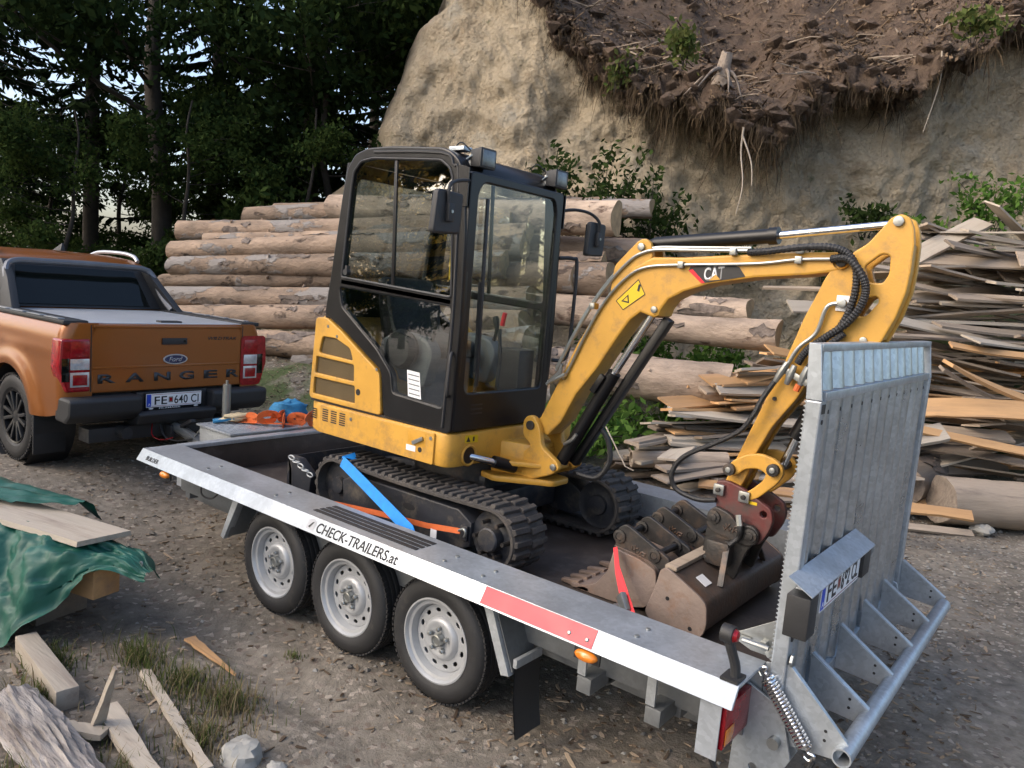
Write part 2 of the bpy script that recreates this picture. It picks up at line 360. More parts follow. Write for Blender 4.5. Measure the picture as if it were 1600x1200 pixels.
def disc(mb, c, r, axis, h, n=16):
    return mb.lathe([(0.0001, -h/2), (r, -h/2), (r, h/2), (.0001, h/2)], c, axis, n)
F2 = Vector((math.sin(_y), math.cos(_y))); R2 = Vector((math.cos(_y), -math.sin(_y)))
def LD(x, y):
    d = Vector((x-CX, y-CY)); return d.dot(R2), d.dot(F2)
def XY(L, D):
    p = Vector((CX, CY))+R2*L+F2*D; return p.x, p.y
def sst(a, b, x):
    t = max(0., min(1., (x-a)/(b-a))); return t*t*(3-2*t)
def fbm(x, y, z=0., o=4):
    return noise.fractal(Vector((x, y, z)), .9, 2.1, o)
# ================================================================ THE SETTING
def gh0(x, y):
    L, D = LD(x, y)
    z = sst(6.2, 11.5, D)*1.0
    zr_ = sst(8.0, 12., D)*.7
    k = sst(.5, 3.5, L); z = z*(1-k)+zr_*k
    z *= 1-.25*sst(-2, -5, L)
    z += 1.75*sst(8.5, 10.6, D)*sst(3.6, 5.2, L)
    wt = sst(-2.6, -3.9, x)*(1-sst(2.2, 3.4, y)); z = z*(1-wt)+.17*wt
    return z
def gh(x, y):
    z = gh0(x, y); L, D = LD(x, y)
    z -= .035*math.exp(-((y+.42+.05*math.sin(x))/.11)**2)*sst(1.5, .3, x)-.012*math.exp(-((y+.62)/.1)**2)*sst(1.5, .3, x)
    z -= .03*math.exp(-((y-2.35)/.13)**2)*sst(-4, -2, x)*0
    if D < 40: z += .022*fbm(x*1.1, y*1.1)+.008*fbm(x*5, y*5, 3)
    return z
def axis_vals(lo, hi, core0, core1, st, grow=1.35):
    v = [core0]
    while v[-1] < core1: v.append(v[-1]+st)
    s = st
    while v[-1] < hi: s *= grow; v.append(v[-1]+s)
    s = st; a = []
    q = core0
    while q > lo: s *= grow; q -= s; a.append(q)
    return a[::-1]+v
Ls = axis_vals(-900, 900, -7, 7, .09); Ds = axis_vals(-900, 900, 1.2, 11.5, .09)
g = MB(); rows = []
for D in Ds:
    row = []
    for L in Ls:
        x, y = XY(L, D); row.append((x, y, gh(x, y)))
    rows.append(row)
g.grid(rows)
def ground_mat():
    m = bpy.data.materials.new('muddy_ground'); m.use_nodes = True; t = m.node_tree; b = t.nodes['Principled BSDF']
    tc = t.nodes.new('ShaderNodeTexCoord'); vec = tc.outputs['Object']
    def nz(s, d=6, r=.6):
        n = t.nodes.new('ShaderNodeTexNoise'); n.inputs['Scale'].default_value = s; n.inputs['Detail'].default_value = d; n.inputs['Roughness'].default_value = r
        _link(t, vec, n.inputs['Vector']); return n
    big = nz(.8, 5); mid = nz(9, 7, .7); fine = nz(70, 4, .7)
    cr = t.nodes.new('ShaderNodeValToRGB'); e = cr.color_ramp.elements
    e[0].position = .33; e[0].color = (.115, .098, .076, 1); e[1].position = .70; e[1].color = (.275, .243, .198, 1)
    _link(t, mid.outputs['Fac'], cr.inputs[0])
    c2 = t.nodes.new('ShaderNodeValToRGB'); e = c2.color_ramp.elements
    e[0].position = .35; e[0].color = (.58, .56, .54, 1); e[1].position = .62; e[1].color = (1.12, 1.1, 1.07, 1); _link(t, big.outputs['Fac'], c2.inputs[0])
    mu = t.nodes.new('ShaderNodeMix'); mu.data_type = 'RGBA'; mu.blend_type = 'MULTIPLY'; mu.inputs[0].default_value = 1
    _link(t, cr.outputs[0], mu.inputs[6]); _link(t, c2.outputs[0], mu.inputs[7])
    vo = t.nodes.new('ShaderNodeTexVoronoi'); vo.inputs['Scale'].default_value = 38; vo.inputs['Randomness'].default_value = 1; _link(t, vec, vo.inputs['Vector'])
    sp = t.nodes.new('ShaderNodeSeparateColor'); _link(t, vo.outputs['Color'], sp.inputs[0])
    th = t.nodes.new('ShaderNodeValToRGB'); th.color_ramp.elements[0].position = .80; th.color_ramp.elements[1].position = .86; _link(t, sp.outputs[0], th.inputs[0])
    cc = t.nodes.new('ShaderNodeValToRGB'); cc.color_ramp.elements[0].color = (.11, .08, .06, 1); cc.color_ramp.elements[1].color = (.36, .31, .25, 1); _link(t, sp.outputs[1], cc.inputs[0])
    m2 = t.nodes.new('ShaderNodeMix'); m2.data_type = 'RGBA'; _link(t, th.outputs[0], m2.inputs[0]); _link(t, mu.outputs[2], m2.inputs[6]); _link(t, cc.outputs[0], m2.inputs[7])
    # moss and grass where the ground climbs towards the bank (height of the ground itself)
    sx = t.nodes.new('ShaderNodeSeparateXYZ'); _link(t, vec, sx.inputs[0])
    mr = t.nodes.new('ShaderNodeMapRange'); mr.inputs[1].default_value = .2; mr.inputs[2].default_value = .5; _link(t, sx.outputs[2], mr.inputs[0])
    gm = t.nodes.new('ShaderNodeValToRGB'); gm.color_ramp.elements[0].position = .42; gm.color_ramp.elements[1].position = .55; _link(t, nz(1.6, 6, .65).outputs['Fac'], gm.inputs[0])
    gk = t.nodes.new('ShaderNodeMath'); gk.operation = 'MULTIPLY'; _link(t, mr.outputs[0], gk.inputs[0]); _link(t, gm.outputs[0], gk.inputs[1])
    m3 = t.nodes.new('ShaderNodeMix'); m3.data_type = 'RGBA'; _link(t, gk.outputs[0], m3.inputs[0]); _link(t, m2.outputs[2], m3.inputs[6]); m3.inputs[7].default_value = (.06, .085, .022, 1)
    _link(t, m3.outputs[2], b.inputs['Base Color']); b.inputs['Roughness'].default_value = .88
    bp = t.nodes.new('ShaderNodeBump'); bp.inputs['Strength'].default_value = .75; bp.inputs['Distance'].default_value = .03
    ad = t.nodes.new('ShaderNodeMath'); ad.operation = 'MULTIPLY_ADD'; ad.inputs[1].default_value = .35
    _link(t, fine.outputs['Fac'], ad.inputs[0]); _link(t, mid.outputs['Fac'], ad.inputs[2])
    _link(t, ad.outputs[0], bp.inputs['Height']); _link(t, bp.outputs[0], b.inputs['Normal'])
    return m
MT['ground'] = ground_mat()
kind(g.build('ground', 'ground', None, ang=180, normals=False), 'structure')

# ---- the cut earth bank with its overhanging sod
def tab(tb, x):
    if x <= tb[0][0]: return tb[0][1]
    for (a, u), (b, v) in zip(tb, tb[1:]):
        if x <= b: return u+(v-u)*sst(0, 1, (x-a)/(b-a))
    return tb[-1][1]
LIP = [(-9, 9.5), (-1.4, 9.0), (-.15, 7.0), (.35, 6.1), (1.0, 5.6), (1.5, 5.35), (2.5, 5.2), (3.1, 4.75), (3.6, 4.7), (4.1, 5.25), (4.6, 5.6), (5.4, 5.45), (6.1, 6.0), (7, 6.6), (9, 7.0), (16, 7.5)]
OV = [(-9, 0), (-.7, .0), (.1, .3), (1.5, .5), (3.5, .95), (4.6, .6), (6, .6), (16, .6)]
DF = [(-9, 14.4), (-3.3, 14.1), (-2, 13.6), (0, 12.7), (3, 12.3), (6, 12.2), (16, 11.6)]
LB = [(-.5, -5.2), (.5, -5.0), (3.2, -3.9), (4.46, -3.0), (6.4, -2.45), (7.1, -1.85), (9, -1.2), (13, -.4)]
def bank_D(L, z):
    u = L-tab(LB, z); d = tab(DF, L)+.10*max(0, z-1)
    if u < .6: d += 2.6*(.6-u)**2
    return d
def wob(L, z): return .22*fbm(L*.8, z*.8, 5.1)+.10*fbm(L*2.6, z*2.6, 1.7)+.045*fbm(L*8, z*8, 2.2)
Lv = [-7.2+.065*i for i in range(int(20/.065))]
b_ = MB(); rows = []
NZ = 95
for j in range(NZ+1):
    row = []
    for L in Lv:
        zl = tab(LIP, L); z = -.4+(zl+.4)*j/NZ
        L2 = L
        D = bank_D(L2, z)+wob(L, z)-.35*max(0, 1-z/1.5)
        x, y = XY(L2, D); row.append((x, y, z+.05*fbm(L*3, z*3, 9)))
    rows.append(row)
b_.grid(rows)
def bank_mat():
    m = M('sandy_earth', (.55, .455, .32), .95, 0, .30, 1.3, .9, 9, dirt=((.27, .205, .13), .38, 1.3))
    t = m.node_tree; b = t.nodes['Principled BSDF']; src = b.inputs['Base Color'].links[0].from_socket
    tc = t.nodes.new('ShaderNodeTexCoord'); n = t.nodes.new('ShaderNodeTexNoise'); n.inputs['Scale'].default_value = .9; n.inputs['Detail'].default_value = 9; n.inputs['Roughness'].default_value = .72
    _link(t, tc.outputs['Object'], n.inputs['Vector'])
    cr = t.nodes.new('ShaderNodeValToRGB'); cr.color_ramp.elements[0].position = .54; cr.color_ramp.elements[1].position = .62; _link(t, n.outputs['Fac'], cr.inputs[0])
    ml = t.nodes.new('ShaderNodeMath'); ml.operation = 'MULTIPLY'; ml.inputs[1].default_value = .6; _link(t, cr.outputs[0], ml.inputs[0])
    mx = t.nodes.new('ShaderNodeMix'); mx.data_type = 'RGBA'; _link(t, ml.outputs[0], mx.inputs[0]); _link(t, src, mx.inputs[6]); mx.inputs[7].default_value = (.43, .40, .33, 1)
    n2 = t.nodes.new('ShaderNodeTexNoise'); n2.inputs['Scale'].default_value = 2.3; n2.inputs['Detail'].default_value = 8; _link(t, tc.outputs['Object'], n2.inputs['Vector'])
    c2 = t.nodes.new('ShaderNodeValToRGB'); c2.color_ramp.elements[0].position = .66; c2.color_ramp.elements[1].position = .76; _link(t, n2.outputs['Fac'], c2.inputs[0])
    m2 = t.nodes.new('ShaderNodeMix'); m2.data_type = 'RGBA'; _link(t, c2.outputs[0], m2.inputs[0]); _link(t, mx.outputs[2], m2.inputs[6]); m2.inputs[7].default_value = (.12, .125, .055, 1)
    _link(t, m2.outputs[2], b.inputs['Base Color']); return m
def deep_bump(m, layers):
    t = m.node_tree; b = t.nodes['Principled BSDF']; tc = t.nodes.new('ShaderNodeTexCoord'); prev = None
    for sc_, dist, kind_ in layers:
        if kind_ == 'n':
            n = t.nodes.new('ShaderNodeTexNoise'); n.inputs['Detail'].default_value = 6; n.inputs['Roughness'].default_value = .65; out = n.outputs['Fac']
        else:
            n = t.nodes.new('ShaderNodeTexVoronoi'); out = n.outputs['Distance']
        n.inputs['Scale'].default_value = sc_; _link(t, tc.outputs['Object'], n.inputs['Vector'])
        bp = t.nodes.new('ShaderNodeBump'); bp.inputs['Strength'].default_value = 1; bp.inputs['Distance'].default_value = dist; _link(t, out, bp.inputs['Height'])
        if prev: _link(t, prev, bp.inputs['Normal'])
        prev = bp.outputs[0]
    _link(t, prev, b.inputs['Normal'])
MT['bank'] = bank_mat(); deep_bump(MT['bank'], [(1.6, .16, 'n'), (6, .15, 'n'), (13, .06, 'v'), (34, .05, 'n')])
bank = kind(b_.build('earth_bank', 'bank', None, ang=180, normals=False), 'structure')
MT['sod'] = M('dead_sod', (.125, .083, .056), .95, 0, .55, 3, 1., 20, dirt=((.23, .165, .115), .42, 5))
deep_bump(MT['sod'], [(3, .2, 'n'), (14, .10, 'n'), (40, .05, 'n')])
s_ = MB(); rows = []
Ls2 = [-2.2+.07*i for i in range(int(15/.07))]
def sod_pt(L, q):
    zl = tab(LIP, L); ov = tab(OV, L); d0 = tab(DF, L)+.10*max(0, zl-1)
    pr_ = [(0, d0+.35, zl-.03), (.12, d0-ov*.5, zl-.12), (.2, d0-ov, zl-.10), (.26, d0-ov-.10, zl+.06), (.36, d0-ov+.1, zl+.28), (.6, d0+1.0, zl+1.15), (.8, d0+2.9, zl+3.1), (1, d0+8, zl+8.5)]
    D = tab([(a, b) for a, b, c in pr_], q); z = tab([(a, c) for a, b, c in pr_], q)
    n1 = fbm(L*1.1, q*9, 4.4); n2 = fbm(L*4.5, q*34, 8.)+.6*fbm(L*11, q*80, 3.)
    return D+.26*n1+.13*n2, z+.18*n1+.12*n2-.42*abs(fbm(L*2.2, 3., 1.))*(1 if q < .3 else 0)
for j in range(71):
    q = j/70
    rows.append([(*XY(L, sod_pt(L, q)[0]), sod_pt(L, q)[1]) for L in Ls2])
s_.grid(rows)
kind(s_.build('overhanging_sod', 'sod', None, ang=180, normals=False), 'structure')
def leafquad(mb, c, s, rg, el=1.5, hang=0.):
    a = Vector((rg.gauss(0, 1), rg.gauss(0, 1), rg.gauss(0, 1)-hang)).normalized()
    b = a.cross(Vector((rg.gauss(0, 1), rg.gauss(0, 1), rg.gauss(0, 1)))).normalized()
    a *= s*el*.5; b *= s*.5
    mb.add([c-a, c+b*.8+a*.05, c+a, c-b*.8+a*.05], [(0, 1, 2, 3)])
# roots and turf hanging from the lip
fr = MB(); rr = random.Random(3)
for i in range(330):
    L0 = rr.uniform(-.5, 9) if i % 3 else rr.uniform(.6, 4.4); q0 = rr.uniform(.08, .34) if rr.random() < .8 else rr.uniform(.34, .5)
    base = rr.uniform(.08, .42)*(1.75 if 1.2 < L0 < 4.2 and rr.random() < .4 else 1)*(1.2 if q0 < .3 else .5)
    sw = rr.uniform(-.35, .35); spread = rr.uniform(.04, .16); nn = rr.randint(14, 42)
    for k in range(nn):
        L = L0+rr.gauss(0, spread); q = min(.55, max(.04, q0+rr.gauss(0, .03))); D, z = sod_pt(L, q); D -= .02
        ln = base*rr.uniform(.35, 1.15)*(1 if k % 11 else 1.9); wd = rr.uniform(.002, .006)*(1 if k % 7 else 2.6); px, py = XY(L, D); a = rr.uniform(0, 3.14); dx, dy = math.cos(a)*wd, math.sin(a)*wd
        pts = [Vector((px, py, z))]; d = Vector((rr.gauss(0, .6)+sw, rr.gauss(0, .6)-.3, -.25))
        for s in range(4):
            d = d*.62+Vector((rr.gauss(0, .28), rr.gauss(0, .28), -.75)); pts.append(pts[-1]+d.normalized()*ln/4)
        vs = []
        for s, p in enumerate(pts): w_ = 1-.2*s; vs += [(p.x-dx*w_, p.y-dy*w_, p.z), (p.x+dx*w_, p.y+dy*w_, p.z)]
        fr.add(vs, [(2*s, 2*s+1, 2*s+3, 2*s+2) for s in range(4)])
kind(fr.build('hanging_roots', 'rootfringe', None, ang=0, normals=False), 'stuff', 'dark roots and turf hanging from the overhanging edge of the bank')
tw = MB()
for i in range(420):
    L = rr.uniform(-.3, 8.5); q = rr.uniform(.3, .75); D, z = sod_pt(L, q); x, y = XY(L, D); a = rr.uniform(0, 6.28); ln = rr.uniform(.06, .4)*(1 if i % 9 else 2.4)
    dz = rr.uniform(-.25, .25)*ln; c = Vector((x, y, z+.04)); d = Vector((math.cos(a)*ln/2, math.sin(a)*ln/2, dz))
    tw.bar(c-d, c+d, rr.uniform(.008, .025), .01)
for i in range(6500):
    L = rr.uniform(-.5, 9); q = rr.uniform(.27, .8); D, z = sod_pt(L, q); x, y = XY(L, D-.02)
    leafquad(tw, Vector((x, y, z+.02)), rr.uniform(.02, .06), rr, 1.6)
kind(tw.build('bank_litter', 'twig', None, ang=0, normals=False), 'stuff', 'dead twigs and bark littering the top of the bank')
pale = MB()
for i in range(95):
    L = rr.uniform(0, 8.5); q = rr.uniform(.3, .72); D, z = sod_pt(L, q); x, y = XY(L, D-.05); a = rr.uniform(0, 6.28); ln = rr.uniform(.25, 1.1); c = Vector((x, y, z+.05)); d = Vector((math.cos(a), math.sin(a), rr.uniform(-.3, .3)))*ln/2; bnd = Vector((rr.gauss(0, .06), rr.gauss(0, .06), rr.uniform(0, .08)))
    pale.tube(smoothpath([c-d, c+bnd, c+d], 3), [rr.uniform(.006, .016)*(1-.08*j) for j in range(7)], 5)
kind(pale.build('dead_branches', M('pale_dead_branch', (.30, .24, .18), .9, 0, .4, 9), None, ang=60, normals=False), 'stuff', 'pale dead branches scattered over the top of the bank')
clod = MB()
for i in range(900):
    L = rr.uniform(-.3, 9); q = rr.uniform(.06, .72) if i % 2 else rr.uniform(.1, .36); D, z = sod_pt(L, q); x, y = XY(L, D-.03); s = .03+.15*rr.random()**2.5; n0 = len(clod.v)
    for (a, b, c) in ((1, 0, 0), (-1, 0, 0), (0, 1, 0), (0, -1, 0), (0, 0, 1), (0, 0, -1), (.6, .6, .6), (-.6, .6, .5), (.6, -.6, .5), (-.6, -.6, .6)):
        k = s*rr.uniform(.7, 1.25); clod.v.append((x+a*k, y+b*k, z+c*k*.75))
    for f in ((4, 6, 7), (4, 7, 9), (4, 9, 8), (4, 8, 6), (6, 0, 2), (6, 2, 7), (7, 2, 1), (7, 1, 9), (9, 1, 3), (9, 3, 8), (8, 3, 0), (8, 0, 6), (0, 5, 2), (2, 5, 1), (1, 5, 3), (3, 5, 0)): clod.f.append(tuple(n0+j for j in f)); clod.m.append(0)
kind(clod.build('soil_clods', 'sod', None, ang=40, normals=False), 'stuff', 'crumbly clods of soil on the edge of the overhanging bank')
# a few long bare roots
for (pts, nm, lab) in (
    ([(3.0, .25, .0), (3.02, .2, -.35), (3.08, .16, -.75), (3.05, .15, -1.15)], 'bare_root', 'long pale root hanging straight down from the lowest point of the overhang'),
    ([(3.0, .22, -.1), (3.16, .18, -.4), (3.2, .16, -.72)], 'bare_root', 'shorter pale root beside the long one below the overhang'),
    ([(5.9, .3, .1), (5.95, .2, -.35), (5.85, .2, -.9)], 'bare_root', 'thin root dangling below the right part of the overhang')):
    P = []
    for L, dd, dz in pts:
        D, z = sod_pt(L, .22); x, y = XY(L, D-dd); P.append((x, y, z+dz))
    tag(MB().tube(smoothpath(P, 5), [.014*(1-.6*i/(5*(len(P)-1))) for i in range(5*(len(P)-1)+1)], 6).build(nm, M('pale_root', (.42, .36, .29), .8), None), lab, 'root')
# tree stump at the edge of the sod
D, z = sod_pt(2.75, .42); sx_, sy_ = XY(2.75, D-.15)
MT['stumpwood'] = M('grey_stump_wood', (.24, .195, .155), .9, 0, .35, 8, .6, 30, dirt=((.09, .065, .05), .4, 7))
st = thing('tree_stump', 'weathered grey stump with bare roots at the edge of the overhanging sod', 'stump', (sx_, sy_, z))
mb = MB(); mb.tube([(sx_, sy_, z-.1), (sx_, sy_, z+.1), (sx_+.03, sy_, z+.38)], [.17, .11, .085], 12); mb.v = [(a+.03*fbm(a*9, b*9, c*7), b+.03*fbm(a*9, b*9+4, c*7), c+.05*fbm(a*12, b*12, 5)) for a, b, c in mb.v]; mb.build('stump_wood', 'stumpwood', st)
for k in range(7):
    a = k*.9+.2; rl = .35+.15*(k % 3)
    MB().tube(smoothpath([(sx_, sy_, z+.16), (sx_+math.cos(a)*rl*.5, sy_+math.sin(a)*rl*.5, z+.06), (sx_+math.cos(a)*rl, sy_+math.sin(a)*rl-.1, z-.28)], 4), [.04, .037, .034, .03, .024, .018, .013, .01, .006], 7).build('root', 'stumpwood', st)

# ---- trees
def broadleaf(name, seed, h, spread, nleaf, mat, lsize=.15, base=.25, trunk_r=.16):
    rg = random.Random(seed); root = thing(name, 'tree', 'tree')
    t = MB(); tp = [(0, 0, -.6)]; x = y = 0
    for k in range(1, 9):
        x += rg.uniform(-.2, .2); y += rg.uniform(-.2, .2); tp.append((x, y, h*k/8))
    t.tube(smoothpath(tp, 3), [trunk_r*(1-.85*i/24)+.012 for i in range(25)], 9)
    tips = []
    for k in range(16):
        f = base+(1-base)*rg.random()**.8*.9; i = int(f*8); p = Vector(tp[i]).lerp(Vector(tp[min(8, i+1)]), f*8-i)
        a = rg.uniform(0, 6.283); ln = spread*(1.05-.6*abs(f-.55))*rg.uniform(.6, 1.1)
        q = p+Vector((math.cos(a)*ln, math.sin(a)*ln, ln*rg.uniform(.15, .6))); mid = p.lerp(q, .5)+Vector((0, 0, -.08*ln))
        r0 = trunk_r*.38*(1.1-f); t.tube(smoothpath([p, mid, q], 3), [r0*(1-.12*j) for j in range(7)], 6); tips.append((p, q, ln))
        for m in range(3):
            q2 = p.lerp(q, rg.uniform(.4, .9)); a2 = a+rg.uniform(-1.3, 1.3); l2 = ln*.5
            q3 = q2+Vector((math.cos(a2)*l2, math.sin(a2)*l2, rg.uniform(-.1, .5)*l2)); t.tube([q2, q3], [r0*.4, .006], 5); tips.append((q2, q3, l2))
    t.build('trunk', 'trunk', root, ang=60)
    c = MB()
    clumps = []
    for p, q, ln in tips:
        for m in range(3): clumps.append((p.lerp(q, rg.uniform(.45, 1.1))+Vector((rg.gauss(0, .25), rg.gauss(0, .25), rg.gauss(0, .2))), rg.uniform(.28, .62)*(.5+.22*spread)))
    for i in range(nleaf):
        o, r_ = rg.choice(clumps); d = Vector((rg.gauss(0, 1), rg.gauss(0, 1), rg.gauss(0, .75))); d = d/max(d.length, .3)*r_*rg.random()**.5
        leafquad(c, o+d, lsize*rg.uniform(.6, 1.25), rg, 1.5, .5)
    c.build('crown', mat, root, ang=0, normals=False); return root
def spruce(name, seed, h, wd, mat='needle', dens=1., base=.12):
    rg = random.Random(seed); root = thing(name, 'tree', 'tree')
    MB().tube([(0, 0, -.6), (.03, 0, h*.4), (0, .04, h*.75), (0, 0, h)], [.2, .15, .08, .015], 9).build('trunk', 'trunk', root, ang=60)
    c = MB(); br = MB(); z = h*base
    while z < h*.98:
        f = z/h; n = rg.randint(4, 6)
        for k in range(n):
            a = rg.uniform(0, 6.283); ln = wd*(1-f)**.75*rg.uniform(.65, 1.1)+.15
            dr = Vector((math.cos(a), math.sin(a), 0)); side = Vector((-dr.y, dr.x, 0)); pts = []
            for j in range(6):
                s = j/5; pts.append(Vector((0, 0, z))+dr*ln*s+Vector((0, 0, ln*(-.42*s+.20*s*s*s))))
            br.tube(pts, [.024*(1-.15*j)*(1.2-f) for j in range(6)], 4, False)
            m = int(16*dens*max(.5, ln/1.6))
            for i in range(m*2):
                s = rg.uniform(.12, 1.02); q = pts[min(4, int(s*5))].lerp(pts[min(5, int(s*5)+1)], s*5-int(s*5)); sg = rg.choice((-1, 1))
                tl = rg.uniform(.18, .42)*(1.1-.4*s); d = (dr*.5+side*sg*rg.uniform(.3, 1)+Vector((0, 0, -rg.uniform(.1, 1.0)))).normalized()
                u = d.cross(Vector((rg.gauss(0, 1), rg.gauss(0, 1), rg.gauss(0, 1)))).normalized()*rg.uniform(.025, .05)
                c.add([q-u*.5, q+d*tl*.5-u, q+d*tl, q+d*tl*.5+u, q+u*.5], [(0, 1, 2, 3, 4)])
        z += rg.uniform(.22, .36)
    br.build('branches', 'trunk', root, ang=60); c.build('crown', mat, root, ang=0, normals=False); return root
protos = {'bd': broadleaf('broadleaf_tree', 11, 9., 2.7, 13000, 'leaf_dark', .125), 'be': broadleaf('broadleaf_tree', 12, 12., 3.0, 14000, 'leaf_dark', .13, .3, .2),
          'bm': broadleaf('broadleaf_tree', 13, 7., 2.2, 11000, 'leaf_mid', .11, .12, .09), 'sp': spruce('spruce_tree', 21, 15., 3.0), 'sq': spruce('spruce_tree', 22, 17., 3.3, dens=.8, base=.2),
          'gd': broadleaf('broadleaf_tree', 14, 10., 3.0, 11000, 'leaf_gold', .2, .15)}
used = set()
def put_tree(k, L, D, s, rot, label, group='trees of the dark wood behind the truck', cat='tree', xy=None, z=None):
    if k in used: o = copy_tree(protos[k])
    else: o = protos[k]; used.add(k)
    x, y = xy or XY(L, D)
    o.location = (x, y, gh0(x, y)-.05 if z is None else z); o.scale = (s, s, s); o.rotation_euler = (0, 0, rot)
    tag(o, label, cat, group); return o
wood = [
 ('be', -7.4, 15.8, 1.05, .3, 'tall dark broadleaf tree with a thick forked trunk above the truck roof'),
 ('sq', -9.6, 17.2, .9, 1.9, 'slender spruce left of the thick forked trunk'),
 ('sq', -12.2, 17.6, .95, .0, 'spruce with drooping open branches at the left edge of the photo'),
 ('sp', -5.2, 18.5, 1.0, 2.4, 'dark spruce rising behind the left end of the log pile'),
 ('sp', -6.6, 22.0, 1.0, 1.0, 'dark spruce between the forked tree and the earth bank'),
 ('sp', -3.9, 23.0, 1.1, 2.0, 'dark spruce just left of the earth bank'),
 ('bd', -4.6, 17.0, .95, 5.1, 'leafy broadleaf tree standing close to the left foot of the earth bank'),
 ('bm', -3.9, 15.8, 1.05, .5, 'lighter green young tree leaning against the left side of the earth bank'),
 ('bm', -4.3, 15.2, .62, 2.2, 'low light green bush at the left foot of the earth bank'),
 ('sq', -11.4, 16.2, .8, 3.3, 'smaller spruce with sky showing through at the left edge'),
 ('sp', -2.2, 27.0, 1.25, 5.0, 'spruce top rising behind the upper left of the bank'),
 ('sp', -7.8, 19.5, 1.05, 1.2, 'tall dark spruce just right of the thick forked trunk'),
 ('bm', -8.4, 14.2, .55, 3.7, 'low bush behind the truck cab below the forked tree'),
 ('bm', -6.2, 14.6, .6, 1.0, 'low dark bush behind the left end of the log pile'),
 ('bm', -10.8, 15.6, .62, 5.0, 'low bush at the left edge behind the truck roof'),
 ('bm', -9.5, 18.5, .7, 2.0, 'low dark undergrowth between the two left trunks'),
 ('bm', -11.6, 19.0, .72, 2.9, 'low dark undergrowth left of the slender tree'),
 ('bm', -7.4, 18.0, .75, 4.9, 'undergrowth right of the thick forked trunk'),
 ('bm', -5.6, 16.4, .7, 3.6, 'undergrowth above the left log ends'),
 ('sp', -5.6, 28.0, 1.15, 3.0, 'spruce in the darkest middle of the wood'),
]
for a in wood: put_tree(*a)
behind = [('sq', (-13.5, -8.6), 1.0, .4, 'spruce left of the clearing, seen only as a reflection in the cab window'),
          ('gd', (-11.6, -10.4), .62, 1.1, 'tree with sunlight painted gold into its leaves, reflected in the cab side window'),
          ('sp', (-8.0, -9.3), .9, 2.2, 'dark spruce behind the photographer reflected low in the cab glass'),
          ('gd', (-14.5, -12.8), .95, 3.1, 'second tree with sunlight painted gold, reflected in the cab side window behind the spruce'),
          ('bm', (-9.0, -7.6), .55, .3, 'low bush left of the clearing reflected at the bottom of the cab glass'), ('bm', (-10.6, -8.6), .6, 2.3, 'second low bush left of the clearing reflected beside the first'),
          ('be', (-3.5, -15.5), 1.0, 3.9, 'broadleaf tree standing behind the photographer')]
for k, xy, s, rot, lab in behind: put_tree(k, 0, 0, s, rot, lab, 'trees round the clearing behind the photographer', xy=xy, z=0)

# ---- plants on and below the bank
def shrub(name, label, L, D, z, h, spread, n, mat, seed, ls=.06, group='plants growing on the earth bank', xy=None):
    rg = random.Random(seed); x, y = xy or XY(L, D); root = thing(name, label, 'plant', (x, y, z), group)
    stem = MB(); c = MB()
    for k in range(max(5, int(n/60))):
        a = rg.uniform(0, 6.283); r_ = spread*rg.random()**.6; hh = h*rg.uniform(.45, 1.05)
        p = [Vector((x+r_*.2*math.cos(a), y+r_*.2*math.sin(a), z-.1)), Vector((x+r_*.6*math.cos(a), y+r_*.6*math.sin(a), z+hh*.6)), Vector((x+r_*math.cos(a), y+r_*math.sin(a), z+hh))]
        sp = smoothpath(p, 3); stem.tube(sp, [.008-.0009*i for i in range(7)], 4, False)
        for i in range(60):
            q = sp[min(6, int(rg.uniform(.25, 1)*7))]+Vector((rg.gauss(0, .09), rg.gauss(0, .09), rg.gauss(0, .07)))
            leafquad(c, q, ls*rg.uniform(.6, 1.3), rg, 1.7, .3)
    stem.build('stem', 'trunk', root, ang=0, normals=False); c.build('foliage', mat, root, ang=0, normals=False); return root
